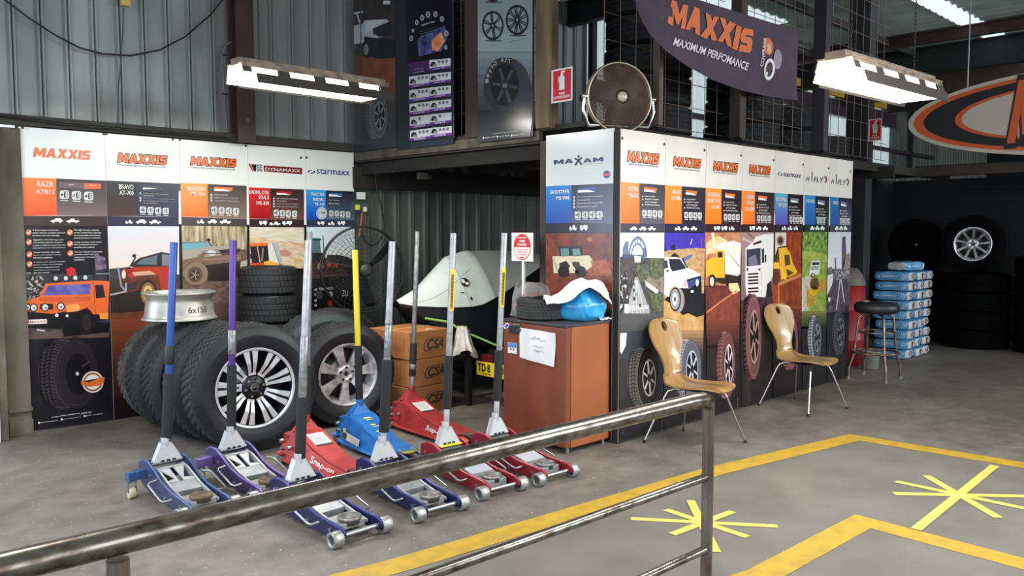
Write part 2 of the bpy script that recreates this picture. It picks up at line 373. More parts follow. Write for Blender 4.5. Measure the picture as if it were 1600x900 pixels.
def star(label, ends, loc, wd=.05):
    s = thing('tape_star', label, 'floor marking', loc, 0, 'yellow tape stars'); m = mat((204, 192, 92), .5, c2=(190, 180, 100), scale=20)
    for k, (a, b) in enumerate(ends):
        a = Vector(a); b = Vector(b); t = (b-a).normalized(); n = Vector((-t.y, t.x))*wd/2; z = .0035+k*.0006; q = MB()
        q.face([(a.x+n.x-loc[0], a.y+n.y-loc[1], z), (a.x-n.x-loc[0], a.y-n.y-loc[1], z), (b.x-n.x-loc[0], b.y-n.y-loc[1], z), (b.x+n.x-loc[0], b.y+n.y-loc[1], z)], m)
        q.build('tape_strip', s)
star('yellow tape star on the floor right behind the railing end post', [((3.60, 2.735), (4.075, 2.105)), ((3.862, 2.686), (3.815, 2.137)), ((4.11, 2.398), (3.562, 2.435)), ((4.099, 2.674), (3.517, 2.141))], (3.83, 2.41, 0))
star('yellow tape star between the two painted lines at the right', [((5.10, 1.88), (5.65, 1.27)), ((5.36, 1.965), (5.364, 1.2)), ((5.63, 1.875), (5.08, 1.305)), ((6.21, 1.63), (4.56, 1.56))], (5.36, 1.59, 0), .055)
# ================================================================== POSTERS (flat printed boards, real size, on their real planes)
def crop(ox, oy, s): return lambda p: (ox+p[0]/s, oy+p[1]/s)
ID = lambda p: p
c6, c7, c8, c2b, c1b = crop(0, 190, 5.293), crop(270, 190, 5.293), crop(0, 340, 5.293), crop(270, 340, 5.293), crop(0, 500, 5.0)
c5, cB, cM = crop(840, 190, 5.293), crop(1090, 220, 5.293), crop(770, 360, 4.5)
z1, z2, z3 = crop(960, 360, 6), crop(1100, 350, 5), crop(960, 490, 6)
q1, q2, q3 = crop(960, 225, 6.427), crop(1100, 235, 6.925), crop(1200, 250, 7.5)
WHT = ink((236, 240, 238)); TXT = ink((228, 226, 222))
class Art:
    """px: plane projection, n: direction to the viewer, u: reading direction"""
    def __init__(s, name, px, n, u, label, cat='poster', group=None, th=.012):
        s.px, s.n, s.u, s.th = px, Vector(n), Vector(u), th; s.parts = {}; s.order = []; s.cur = 'print'
        s.name, s.label, s.cat, s.group = name, label, cat, group; s.dark = 1.652
    def part(s, nm):
        s.cur = nm
        if nm not in s.parts: s.parts[nm] = MB(); s.order.append(nm)
        return s
    def pt(s, p, L, C=ID): return s.px(*C(p)) + s.n*(.0007*L)
    def poly(s, pts, m, L=1, C=ID):
        s.parts[s.cur].face([s.pt(p, L, C) for p in pts], m if not isinstance(m, tuple) else ink(m)); return s
    def ell(s, cx, cy, rx, ry, m, L=2, C=ID, n=26, a0=0, a1=2*PI):
        return s.poly([(cx+rx*math.cos(a0+(a1-a0)*i/n), cy+ry*math.sin(a0+(a1-a0)*i/n)) for i in range(n+(a1-a0 < 6.2))], m, L, C)
    def ring(s, cx, cy, rx, ry, k, m, L=2, C=ID, n=26, a0=0, a1=2*PI):
        m = m if not isinstance(m, tuple) else ink(m); o = []
        for i in range(n+1):
            a = a0+(a1-a0)*i/n; o += [s.pt((cx+rx*math.cos(a), cy+ry*math.sin(a)), L, C), s.pt((cx+rx*k*math.cos(a), cy+ry*k*math.sin(a)), L, C)]
        s.parts[s.cur].add(o, [(2*i, 2*i+1, 2*i+3, 2*i+2) for i in range(n)], m); return s
    def line(s, pts, wd, m, L=3, C=ID):
        m = m if not isinstance(m, tuple) else ink(m)
        for a, b in zip(pts, pts[1:]):
            dx, dy = b[0]-a[0], b[1]-a[1]; l = math.hypot(dx, dy) or 1; nx, ny = -dy/l*wd/2, dx/l*wd/2
            s.poly([(a[0]+nx, a[1]+ny), (a[0]-nx, a[1]-ny), (b[0]-nx, b[1]-ny), (b[0]+nx, b[1]+ny)], m, L, C)
        return s
    def grad(s, q, ca, cb, L=1, C=ID, n=16, c2=None, horiz=False):
        """quad TL,TR,BR,BL filled from colour ca (top) to cb (bottom)"""
        a, b, c, d = q
        if horiz: a, b, c, d = d, a, b, c
        lp = lambda p, r, t: (p[0]+(r[0]-p[0])*t, p[1]+(r[1]-p[1])*t)
        for i in range(n):
            t0, t1, t = i/n, (i+1)/n, (i+.5)/n
            s.poly([lp(a, d, t0), lp(b, c, t0), lp(b, c, t1), lp(a, d, t1)], tuple(round(ca[k]+(cb[k]-ca[k])*t) for k in range(3)), L, C)
        return s
    def txt(s, string, lb, rt, m, L=4, C=ID, bold=.02, shear=0., ref=None):
        if ref is None: bold = min(bold, .011)
        """fit the string between its left-bottom and right-top corners"""
        a = s.pt(lb, L, C); b = s.pt(rt, L, C); w = (b-a).dot(s.u); h = b.z-a.z
        s.parts[s.cur].text(string, lambda q: a+s.u*(q[0]*w)+Vector((0, 0, q[1]*h)), m if not isinstance(m, tuple) else ink(m), bold, shear, ref); return s
    def right(s, string, r, yb, yt, m, L=4, C=ID, bold=.03, ch=.5):
        """right-aligned caption, character width = ch * height"""
        h = abs(yb-yt); w = len(string)*h*ch; return s.txt(string, (r-w, yb), (r, yt), m, L, C, bold)
    def car(s, x, y, w, h, m, L=3, C=ID, kind=0):
        P = [[(0, .25), (.03, .55), (.25, .6), (.38, .95), (.78, .97), (.92, .6), (1, .55), (1, .25)],
             [(0, .25), (0, .6), (.22, .62), (.34, 1), (.62, 1), (.66, .6), (1, .6), (1, .25)],
             [(0, .3), (0, .95), (.3, .95), (.32, .5), (.45, .5), (.45, 1), (1, 1), (1, .3)],
             [(0, .2), (.1, .75), (.25, .75), (.3, .4), (.45, .45), (.5, 1), (.75, 1), (.8, .5), (1, .5), (1, .2)]][kind]
        s.poly([(x+w*a, y-h*b) for a, b in P], m, L, C)
        s.ell(x+w*.22, y-h*.2, h*.22, h*.22, m, L, C, 10).ell(x+w*.78, y-h*.2, h*.22, h*.22, m, L, C, 10); return s
    def icons(s, n, x, y, w, h, gap, C=ID, m=None, cap=True, slope=.06):
        m = m or ink((214, 214, 214)); K = ink((44, 42, 46))
        for i in range(n):
            X = x+i*(w+gap); Y = y+slope*(X-x); r = w*.16
            s.poly([(X+r, Y), (X+w-r, Y), (X+w, Y+r), (X+w, Y+h-r), (X+w-r, Y+h), (X+r, Y+h), (X, Y+h-r), (X, Y+r)], m, 4, C)
            s.poly([(X+w*.5, Y+h*.16), (X+w*.66, Y+h*.12), (X+w*.6, Y+h*.5), (X+w*.66, Y+h*.88), (X+w*.5, Y+h*.84), (X+w*.44, Y+h*.5)], K, 5, C)
            for k in range(3): s.line([(X+w*.72, Y+h*(.22+.25*k)), (X+w*.88, Y+h*(.16+.25*k+.06*(i % 2)))], w*.08, K, 5, C)
            if i % 2: s.line([(X+w*.12, Y+h*.7), (X+w*.36, Y+h*.35)], w*.09, K, 5, C)
            else: s.poly([(X+w*.12, Y+h*.45), (X+w*.36, Y+h*.35), (X+w*.34, Y+h*.65), (X+w*.14, Y+h*.62)], K, 5, C)
            if cap: s.line([(X+w*.08, Y+h*1.16), (X+w*.92, Y+h*1.2)], h*.11, m, 4, C)
        return s
    def bullets(s, rows, x, y, dy, h, C=ID, m=None, slope=.06, tick=True):
        m = m or ink((205, 203, 202))
        for i, (wd, strg) in enumerate(rows):
            yy = y+i*dy
            if tick and strg[0] != ' ': s.poly([(x-h*2.2, yy-h), (x-h*1.2, yy-h), (x-h*1.2, yy+h*.2), (x-h*2.2, yy+h*.2)], m, 4, C)
            s.txt(strg.strip(), (x, yy), (x+wd, yy-h+slope*wd), m, 4, C, .03)
        return s
    def tyre(s, cx, cy, rx, ry, tr, wl, rimc=None, C=ID, L=3, split=.5, lug=7, lean=0, dark=.55):
        """side view: tread face on the left, sidewall ellipse on the right"""
        s.ell(cx-rx*(1-split)*.35, cy, rx*(1-(1-split)*.35), ry, tr, L, C, 32)
        sx = cx+rx*(split)*.52; sr = rx*(1-split*.52)
        dk = tuple(int(v*dark) for v in tr)
        for j in range(3):                                                    # grooves across the tread
            f = .12+.26*j
            s.line([(cx-rx+(sx-sr-cx+rx)*f+rx*.35*(1-math.cos(a)), cy+ry*.97*math.sin(a)) for a in [(-1.15+2.3*k/12) for k in range(13)]], rx*.05, dk, L+1, C)
        for k in range(lug*2):
            a = -1.25+2.5*(k+.5)/(lug*2); y = cy+ry*.97*math.sin(a); x0 = cx-rx+rx*.36*(1-math.cos(a)); x1 = x0+(sx-sr*math.cos(a)*.98-x0)*.9
            s.line([(x0+(x1-x0)*.04, y), (x0+(x1-x0)*.34, y+ry*.035), (x0+(x1-x0)*.62, y-ry*.02), (x1, y+ry*.02)], ry*.03, dk, L+1, C)
        s.ell(sx, cy, sr, ry*.985, wl, L+2, C, 32)
        s.ring(sx, cy, sr*.9, ry*.9, .965, tuple(min(255, int(v*1.35)) for v in wl), L+3, C)
        if rimc:
            s.ell(sx+sr*.06, cy, sr*.60, ry*.60, (24, 24, 26), L+3, C, 26); s.ring(sx+sr*.06, cy, sr*.62, ry*.62, .9, rimc, L+4, C)
            for k in range(6):
                a = k*PI/3+.3; s.line([(sx+sr*.06, cy), (sx+sr*.06+sr*.56*math.cos(a), cy+ry*.56*math.sin(a))], sr*.17, rimc, L+4, C)
            s.ell(sx+sr*.06, cy, sr*.17, ry*.15, (40, 40, 44), L+5, C, 14)
        else: s.ell(sx+sr*.06, cy, sr*.58, ry*.58, (18, 17, 20), L+3, C, 26)
        return s
    def build(s, corners, edge=(200, 202, 200), board=None, bolts=()):
        """corners (world points) TL,TR,BR,BL of the front face"""
        org = Vector(corners[3]); b = MB(); P = [Vector(c)-org for c in corners]; Wd = P[1].dot(s.u); Ht = P[0].z
        if s.dark is not None:
            q = MB(); q.face([org+s.u*x+Vector((0, 0, z))+s.n*.0003 for x, z in ((0, 0), (Wd, 0), (Wd, s.dark), (0, s.dark))], ink((26, 24, 27))); s.parts['lower_ground'] = q; s.order.insert(0, 'lower_ground')
        for mb in s.parts.values():                     # print ends at the board's edge
            for i, v in enumerate(mb.v):
                d = v-org; k = d.dot(s.u); k2 = .0005 if k < .016 else (Wd-.0005 if k > Wd-.016 else k); e = k2-k; mb.v[i] = v+s.u*e; mb.v[i].z = min(max(mb.v[i].z, org.z+.0005), org.z+Ht-.0005)
        b.prism(P, -s.n*s.th, board or WHT, ink(edge)); o = b.build(s.name, loc=org); tag(o, s.label, s.cat, s.group)
        for nm in s.order:
            mb = s.parts[nm]; mb.v = [v-org for v in mb.v]; mb.build(nm, o)
        for p in bolts:
            q = MB(); a = s.px(*p)-org; q.cyl(a, a+s.n*.005, .011, mat((60, 60, 60), .4, .6), n=10); q.build('bolt', o)
        return o
def maxxis(a, lb, rt, C, outline=True, L=3):
    a.part('logo'); o = a.pt(lb, 0, C); e = a.pt(rt, 0, C); w = (e-o).dot(a.u); h = e.z-o.z
    def put(grow, m, L):
        for p in blocks('MAXXIS', .22, grow): a.parts['logo'].face([o+a.u*(x*w)+Vector((0, 0, y*h))+a.n*(.0007*L) for x, y in p], ink(m))
    if outline: put(.085, (48, 34, 30), L)
    put(0, (232, 112, 44), L+2)
YP = YA-.02
def PA(px, py): return onY(px, py, YP)
def wallA(i, x0, x1, label, bolts, top=2.415):
    a = Art('poster', PA, (0, -1, 0), (1, 0, 0), label, group='tyre posters on the lit side wall')
    a.cor = [(x0, YP, top), (x1, YP, top), (x1, YP, .015), (x0, YP, .015)]; a.bolts = bolts; return a
# ---- poster 1
a = wallA(1, 1.755, 2.382, 'printed poster with orange off-road wagon and tick list, farthest left on the wall', [(35, 199.5), (162, 209.5)])
maxxis(a, (272, 291), (752, 242), c6, False)
a.part('product_band')
a.grad([(170, 462), (465, 470), (470, 777), (182, 780)], (244, 132, 48), (232, 88, 44), 1, c6)
a.grad([(465, 470), (868, 488), (870, 782), (470, 777)], (58, 50, 54), (126, 108, 110), 1, c6)
a.txt('RAZR', (306, 537), (441, 497), TXT, 3, c6, .05).txt('AT811', (296, 597), (441, 563), TXT, 3, c6, .05)
a.poly([(490, 498), (695, 508), (695, 556), (490, 548)], (112, 94, 102), 2, c6).poly([(695, 508), (835, 514), (835, 556), (695, 556)], (226, 112, 62), 2, c6)
a.txt('WARRANTY', (565, 526), (615, 518), TXT, 3, c6, .02).txt('PLUS', (745, 530), (790, 524), TXT, 3, c6, .02)
a.icons(3, 492, 568, 78, 72, 22, c6)
a.part('vehicle_strip').poly([(182, 780), (871, 782), (873, 868), (186, 866)], (64, 50, 50), 1, c6)
a.car(418, 838, 102, 40, WHT, 3, c6).car(550, 840, 104, 38, WHT, 3, c6, 1)
a.part('tick_list').poly([(184, 66), (874, 70), (905, 1760), (240, 1785)], (27, 25, 31), 1, c8)
OR = ink((226, 112, 56))
for x, y in ((236, 122), (238, 203), (242, 305), (243, 385), (577, 122), (579, 217), (581, 295)):
    a.ell(x, y, 24, 25, OR, 3, c8, 18).line([(x-15, y-2), (x-5, y+12), (x+17, y-16)], 8, WHT, 4, c8)
for x, w, y, s_ in ((268, 215, 112, 'A finely shaped tread block'), (268, 268, 134, 'design ensures excellent off-road'), (268, 226, 156, 'traction and noise damage.'),
    (272, 254, 191, 'Aggressive side biter lugs assist'), (272, 248, 213, 'in providing optimal traction in'), (272, 270, 236, 'muddy conditions and protect the'), (272, 270, 258, 'sidewall from cuts and punctures.'),
    (275, 222, 294, 'Unique shoulder lug design'), (275, 232, 316, 'assists with traction in heavy'), (275, 160, 338, 'off-road conditions.'),
    (278, 262, 374, 'A unique stone ejecting shoulder'), (278, 240, 396, 'groove reduces the possibility'), (278, 214, 418, 'of stones lodging between'), (278, 216, 441, 'tread blocks and damaging'), (278, 130, 463, 'the tyre casing.'),
    (610, 212, 111, 'The high strength polyester'), (610, 226, 133, 'carcass construction improves'), (610, 220, 155, 'cornering ability and ensures'), (610, 224, 176, 'optimal puncture resistance.'),
    (612, 232, 211, 'A high modulus tread rubber'), (612, 196, 231, 'filler compound results in'), (612, 170, 252, 'excellent ride comfort.'),
    (614, 232, 290, 'The Low rebound construction'), (614, 196, 312, 'provides better grip and'), (614, 165, 334, 'resistance in off-road'), (614, 86, 355, 'conditions.')):
    a.txt(s_, (x, y), (x+w, y-14), TXT, 3, c8, .02)
a.part('vehicle_picture')
a.poly([(196, 452), (470, 470), (880, 420), (903, 905), (205, 905)], ink2((34, 32, 40), (62, 56, 66), 14), 2, c8)
a.poly([(196, 455), (262, 452), (335, 480), (380, 530), (330, 655), (202, 690)], ink2((40, 36, 38), (170, 166, 160), 40, lo=.5, hi=.6), 3, c8)
a.poly([(545, 425), (590, 408), (625, 425), (620, 480), (560, 485)], (196, 42, 48), 4, c8).poly([(640, 390), (760, 385), (790, 470), (640, 480)], (26, 26, 30), 4, c8).poly([(780, 300), (870, 330), (880, 420), (790, 440)], ink2((50, 46, 70), (140, 120, 140), 16), 3, c8)
a.line([(790, 465), (885, 465)], 8, (150, 156, 160), 5, c8)
J = (222, 102, 50)
a.poly([(375, 545), (770, 520), (888, 525), (893, 800), (770, 800), (720, 745), (655, 770), (545, 775), (430, 795), (205, 775), (205, 690), (325, 655)], J, 5, c8)
a.poly([(400, 562), (750, 547), (742, 632), (350, 645)], ink2((70, 66, 150), (112, 106, 176), 12), 6, c8).poly([(320, 662), (752, 652), (742, 690), (520, 700), (330, 690)], (202, 88, 46), 6, c8)
a.poly([(785, 555), (850, 556), (868, 655), (792, 668)], (46, 34, 48), 6, c8).poly([(800, 620), (862, 616), (870, 660), (806, 666)], (40, 36, 38), 7, c8).line([(772, 530), (788, 800)], 5, (170, 70, 36), 7, c8)
a.poly([(548, 722), (640, 712), (668, 745), (640, 778), (548, 782)], (240, 158, 88), 6, c8)
for x, y in ((460, 502), (543, 501), (622, 498), (704, 495)): a.ell(x, y, 24, 25, (52, 52, 56), 6, c8).ell(x, y, 17, 18, (196, 204, 206), 7, c8)
a.poly([(330, 712), (438, 712), (438, 760), (330, 758)], (54, 40, 38), 6, c8)
for x, y in ((222, 742), (277, 745), (372, 742), (501, 735)): a.ell(x, y, 33, 35, (40, 34, 34), 7, c8).ell(x, y, 24, 26, (214, 214, 210), 8, c8).ell(x+4, y+4, 10, 10, (130, 130, 130), 9, c8)
a.poly([(205, 785), (430, 798), (560, 785), (720, 760), (760, 905), (206, 905)], (26, 24, 26), 6, c8).poly([(770, 800), (893, 800), (893, 830), (800, 850), (800, 905), (760, 905)], (30, 28, 30), 6, c8).poly([(820, 790), (893, 790), (893, 838), (825, 838)], (236, 150, 60), 7, c8)
a.ell(468, 808, 15, 15, (220, 220, 215), 8, c8).ell(553, 812, 12, 12, (220, 220, 215), 8, c8)
a.ell(712, 860, 62, 110, (30, 28, 30), 8, c8).ell(716, 862, 36, 66, (46, 42, 44), 9, c8)
a.poly([(218, 846), (385, 838), (387, 876), (220, 882)], (232, 224, 224), 8, c8).txt('MAXXIS', (248, 872), (378, 848), (196, 40, 50), 9, c8, .05).ell(232, 862, 10, 12, (196, 40, 50), 9, c8)
a.poly([(205, 25), (850, 30), (852, 135), (205, 150)], ink2((60, 48, 48), (92, 78, 74), 12), 3, c1b).poly([(205, 20), (480, 25), (475, 70), (205, 60)], (22, 20, 22), 4, c1b).poly([(270, 88), (480, 84), (490, 140), (250, 150)], (96, 80, 78), 4, c1b).poly([(480, 20), (850, 20), (850, 95), (690, 110), (500, 130)], (24, 22, 24), 4, c1b).line([(285, 76), (350, 84)], 10, (214, 214, 214), 5, c1b)
a.part('tyre_picture').tyre(530, 420, 236, 276, (56, 50, 58), (36, 33, 39), None, c1b, 6, .55, 11, dark=.5)
a.line([(640, 365), (700, 322)], 10, (66, 60, 66), 12, c1b).ell(602, 418, 13, 15, (190, 188, 186), 12, c1b)
a.ell(722, 483, 84, 84, (226, 222, 218), 13, c1b).ring(722, 483, 74, 74, .8, (150, 92, 66), 14, c1b)
a.poly([(628, 478), (815, 446), (808, 492), (760, 512), (700, 520), (632, 506)], (206, 104, 44), 15, c1b).poly([(640, 478), (715, 462), (770, 455), (690, 486)], (70, 48, 40), 16, c1b)
a.part('web_address').txt('www.', (403, 765), (462, 748), TXT, 4, c1b, .0).txt('maxxistyres', (470, 757), (622, 722), TXT, 4, c1b, .05).txt('.com.au', (628, 738), (712, 712), TXT, 4, c1b, 0)
for x, y, w in ((305, 803, 150), (482, 776, 155), (662, 750, 140)): a.ell(x, y, 9, 9, TXT, 4, c1b, 12).txt('Maxxis Tyres Australia', (x+14, y+4), (x+14+w-15, y-24), TXT, 4, c1b, .02)
P1 = a.build(a.cor, bolts=a.bolts)
# ---- poster 2
a = wallA(2, 2.384, 3.004, 'printed poster with dark red pickup and navy product block, second from left on the wall', [(166, 209.5), (270, 218)])
maxxis(a, (972, 335), (1383, 286), c6); a.txt('TYRES FOR PEOPLE GOING PLACES', (970, 362), (1370, 374), (40, 36, 36), 4, c6, .02, .25)
a.part('product_band').grad([(872, 487), (1125, 498), (1122, 782), (874, 782)], (36, 44, 44), (84, 54, 46), 1, c6).grad([(1125, 498), (1478, 513), (1478, 788), (1122, 782)], (46, 45, 66), (54, 52, 78), 1, c6)
a.txt('BRAVO', (984, 558), (1103, 522), TXT, 3, c6, .05).txt('AT-700', (988, 606), (1104, 572), TXT, 3, c6, .05)
a.poly([(1182, 530), (1288, 534), (1345, 556), (1345, 566), (1182, 560)], (70, 70, 84), 2, c6).poly([(1182, 545), (1300, 553), (1182, 562)], WHT, 3, c6)
a.bullets([(215, 'Tougher than ordinary passenger'), (90, ' specifications'), (258, 'Deeper tread for extended tread'), (206, 'Unsurpassed off road and'), (118, ' on road handling')], 1182, 598, 20, 13, c6)
a.icons(4, 1155, 702, 52, 54, 11, c6)
a.part('vehicle_strip').poly([(872, 782), (1478, 788), (1479, 866), (873, 864)], (52, 48, 72), 1, c6).car(1035, 846, 62, 34, WHT, 3, c6, 3).car(1122, 846, 88, 38, WHT, 3, c6).car(1234, 848, 95, 36, WHT, 3, c6, 1)
a.part('vehicle_picture').grad([(874, 70), (1480, 68), (1482, 480), (885, 480)], (214, 214, 224), (226, 208, 194), 1, c8, 6)
a.poly([(885, 470), (1484, 470), (1492, 1700), (905, 1760)], ink2((110, 58, 38), (76, 42, 32), 9), 2, c8)
a.poly([(1065, 402), (1150, 335), (1335, 284), (1415, 300), (1430, 405), (1335, 408), (1120, 412)], (52, 48, 54), 4, c8).poly([(1128, 386), (1170, 345), (1300, 310), (1296, 390)], (98, 108, 118), 5, c8).poly([(1338, 300), (1400, 310), (1415, 395), (1340, 398)], (120, 126, 132), 5, c8)
a.poly([(1335, 405), (1432, 402), (1450, 590), (1330, 600), (1310, 480), (1150, 470), (1090, 500), (1000, 440), (1070, 412)], (176, 54, 42), 5, c8).poly([(885, 425), (1070, 408), (1110, 436), (1000, 500), (890, 522)], (62, 60, 66), 5, c8).poly([(1090, 452), (1240, 440), (1290, 470), (1110, 482)], (206, 160, 130), 6, c8)
a.line([(1078, 400), (1120, 330), (1110, 310)], 12, (40, 38, 42), 6, c8).ell(1108, 315, 17, 14, (40, 38, 42), 6, c8)
a.poly([(885, 525), (985, 512), (1060, 560), (1140, 520), (1120, 590), (1000, 620), (890, 640)], (60, 50, 48), 5, c8).line([(892, 640), (1040, 610), (1040, 540)], 12, (168, 170, 172), 7, c8).line([(975, 410), (1000, 560), (1030, 600)], 14, (140, 146, 152), 7, c8).ell(1022, 470, 17, 36, (220, 210, 190), 7, c8)
a.poly([(888, 650), (1150, 600), (1330, 600), (1260, 770), (890, 790)], (44, 38, 36), 5, c8).ell(1222, 625, 78, 112, (52, 42, 38), 7, c8).ell(1222, 628, 58, 92, (150, 106, 62), 8, c8).ring(1222, 628, 40, 66, .6, (206, 180, 130), 9, c8)
a.poly([(1245, 670), (1480, 660), (1486, 850), (1240, 865)], ink2((146, 142, 136), (110, 104, 98), 8), 6, c8).line([(1250, 655), (1482, 640)], 22, (90, 90, 92), 7, c8)
a.part('lower_panel').grad([(900, 840), (1484, 840), (1492, 1650), (912, 1690)], (120, 62, 40), (20, 19, 22), 4, c8, 9)
P2 = a.build(a.cor, board=ink((232, 236, 230)), bolts=a.bolts)
# ---- poster 3
a = wallA(3, 3.006, 3.646, 'printed poster with muddy silver four-wheel drive and orange product block, third along the wall', [(281, 218.5), (384, 228)])
maxxis(a, (145, 357), (525, 313), c7); a.txt('TYRES FOR PEOPLE GOING PLACES', (145, 385), (515, 394), (40, 36, 36), 4, c7, .02, .25)
a.part('product_band').grad([(50, 505), (288, 516), (290, 790), (50, 785)], (240, 156, 62), (226, 112, 44), 1, c7).grad([(288, 516), (611, 531), (612, 806), (290, 792)], (78, 66, 64), (134, 114, 100), 1, c7)
a.txt('BIGHORN', (120, 570), (266, 540), TXT, 3, c7, .05).txt('MT-764', (148, 612), (266, 584), TXT, 3, c7, .05)
a.poly([(342, 540), (495, 546), (490, 572), (342, 566)], (232, 128, 70), 2, c7).poly([(342, 555), (440, 562), (480, 578), (342, 574)], WHT, 3, c7)
a.bullets([(112, 'Dual Tire Dimension'), (196, 'Rugged tread for outstanding traction'), (204, 'Tough sidewall for puncture resistance')], 342, 610, 24, 14, c7, slope=.05); a.icons(4, 318, 704, 48, 56, 12, c7)
a.part('vehicle_strip').poly([(50, 786), (612, 806), (613, 866), (50, 864)], (74, 64, 62), 1, c7).car(198, 844, 62, 34, WHT, 3, c7, 3).car(286, 844, 78, 36, WHT, 3, c7).car(388, 846, 92, 38, WHT, 3, c7, 1)
a.part('vehicle_picture').poly([(52, 66), (613, 74), (614, 300), (52, 300)], ink2((204, 190, 156), (112, 98, 70), 26, stretch=(1, 1, .15)), 1, c2b)
a.poly([(52, 290), (614, 260), (614, 930), (52, 930)], ink2((124, 98, 86), (86, 66, 58), 14, stretch=(1, 1, 2)), 2, c2b)
a.poly([(60, 200), (260, 194), (330, 236), (480, 232), (480, 262), (258, 275), (200, 330), (95, 350), (60, 330)], (164, 156, 142), 4, c2b).poly([(66, 262), (72, 208), (256, 200), (316, 234), (150, 262)], (112, 164, 178), 5, c2b).poly([(64, 205), (258, 196), (262, 203), (66, 213)], (96, 108, 112), 6, c2b)
a.ell(295, 184, 14, 12, (36, 34, 34), 5, c2b).line([(290, 190), (318, 236)], 9, (40, 38, 38), 5, c2b)
a.poly([(95, 350), (200, 325), (258, 272), (560, 250), (560, 350), (480, 372), (300, 382), (250, 370), (150, 365), (90, 420)], (126, 102, 84), 5, c2b).poly([(380, 272), (480, 262), (556, 262), (550, 300), (410, 308)], (52, 50, 52), 6, c2b).ell(318, 292, 36, 24, (206, 204, 198), 7, c2b).poly([(262, 270), (380, 270), (400, 312), (260, 330)], (150, 138, 124), 6, c2b)
a.line([(250, 300), (560, 290)], 8, (104, 84, 70), 7, c2b).line([(250, 345), (560, 335)], 10, (150, 124, 102), 7, c2b)
a.poly([(270, 395), (480, 370), (560, 360), (550, 480), (480, 520), (290, 525)], (48, 42, 42), 6, c2b).poly([(60, 470), (110, 480), (90, 520), (60, 505)], (40, 36, 36), 6, c2b)
a.ell(192, 462, 98, 94, (140, 116, 96), 7, c2b).ell(182, 470, 62, 66, (96, 80, 68), 8, c2b).ell(180, 474, 42, 46, (60, 52, 48), 9, c2b)
for k in range(5): a.line([(180, 474), (180+40*math.cos(k*1.257), 474+44*math.sin(k*1.257))], 9, (150, 132, 116), 10, c2b)
a.poly([(545, 370), (614, 350), (614, 440), (560, 455)], (176, 160, 138), 5, c2b)
a.part('lower_panel').grad([(52, 720), (614, 700), (614, 1500), (56, 1560)], (96, 74, 64), (24, 22, 24), 4, c2b, 8)
P3 = a.build(a.cor, board=ink((232, 236, 230)), bolts=a.bolts)
# ---- poster 4
a = wallA(4, 3.648, 4.252, 'printed poster with orange loader cab and red product block, behind the tyre stack', [(470, 246.5)])
a.part('logo').poly([(750, 362), (1070, 383), (1069, 436), (752, 412)], (120, 26, 36), 2, c7).txt('DYNAMAXX', (764, 405), (1054, 396), TXT, 4, c7, .05)
a.poly([(628, 350), (640, 350), (668, 412), (656, 411)], (190, 34, 44), 3, c7).poly([(645, 352), (692, 355), (688, 412), (672, 411)], (30, 26, 28), 3, c7)
for y in (358, 374, 390, 404): a.line([(697, y+6), (716, y), (738, y+6)], 8, (44, 42, 46), 3, c7)
a.part('product_band').grad([(612, 543), (808, 551), (810, 806), (614, 802)], (206, 48, 52), (160, 28, 32), 1, c7).grad([(808, 551), (1085, 562), (1086, 812), (810, 806)], (52, 34, 38), (108, 76, 66), 1, c7)
a.txt('RADIAL OTR', (630, 597), (793, 572), TXT, 3, c7, .05).txt('E3/L3', (712, 640), (793, 614), TXT, 3, c7, .05).txt('MS-301', (692, 688), (794, 660), TXT, 3, c7, .05)
a.poly([(858, 574), (982, 580), (978, 604), (858, 600)], (176, 40, 46), 2, c7).poly([(858, 590), (930, 594), (978, 608), (858, 604)], WHT, 3, c7)
a.bullets([(174, 'Side to side traction and traction'), (88, 'Cool running tread'), (176, 'Superior cut and puncture resistance'), (180, 'Damage resistance for increased protection')], 856, 640, 22, 12, c7, slope=.04); a.icons(4, 834, 728, 42, 54, 8, c7)
a.part('vehicle_strip').poly([(614, 804), (1086, 812), (1086, 870), (614, 866)], (62, 38, 38), 1, c7).car(715, 856, 62, 36, WHT, 3, c7, 2).car(796, 858, 92, 32, WHT, 3, c7, 3).car(906, 858, 78, 36, WHT, 3, c7, 2)
a.part('vehicle_picture').poly([(614, 78), (1086, 82), (1086, 420), (614, 420)], ink2((226, 206, 174), (196, 168, 134), 10, stretch=(1, 1, 4)), 1, c2b)
a.poly([(614, 78), (1086, 82), (1086, 210), (850, 190), (700, 150), (614, 140)], ink2((222, 214, 196), (206, 192, 166), 8, stretch=(1, 1, 5)), 2, c2b).poly([(880, 270), (940, 262), (985, 300), (960, 320), (895, 318)], (186, 138, 112), 3, c2b).line([(960, 200), (1080, 232)], 12, (206, 158, 124), 3, c2b)
a.poly([(618, 372), (760, 360), (790, 400), (790, 470), (618, 470)], (204, 78, 44), 4, c2b).poly([(640, 214), (780, 208), (792, 232), (650, 240)], (224, 110, 44), 5, c2b).poly([(650, 236), (782, 230), (800, 372), (655, 376)], (48, 38, 40), 4, c2b).line([(698, 240), (720, 372)], 8, (190, 180, 166), 5, c2b).line([(745, 250), (735, 360)], 14, (140, 120, 100), 5, c2b)
a.poly([(626, 300), (656, 296), (656, 340), (626, 340)], (52, 40, 40), 5, c2b).poly([(782, 216), (830, 212), (890, 395), (800, 405)], (216, 214, 206), 5, c2b).poly([(826, 210), (868, 204), (908, 392), (884, 396)], (166, 176, 182), 6, c2b).line([(822, 212), (884, 394)], 5, (110, 110, 112), 7, c2b)
a.poly([(750, 365), (800, 355), (910, 392), (1010, 396), (1010, 420), (770, 430)], (232, 176, 60), 6, c2b).line([(1000, 350), (1062, 345)], 10, (226, 170, 62), 5, c2b).line([(1018, 345), (1014, 410)], 8, (216, 160, 60), 5, c2b)
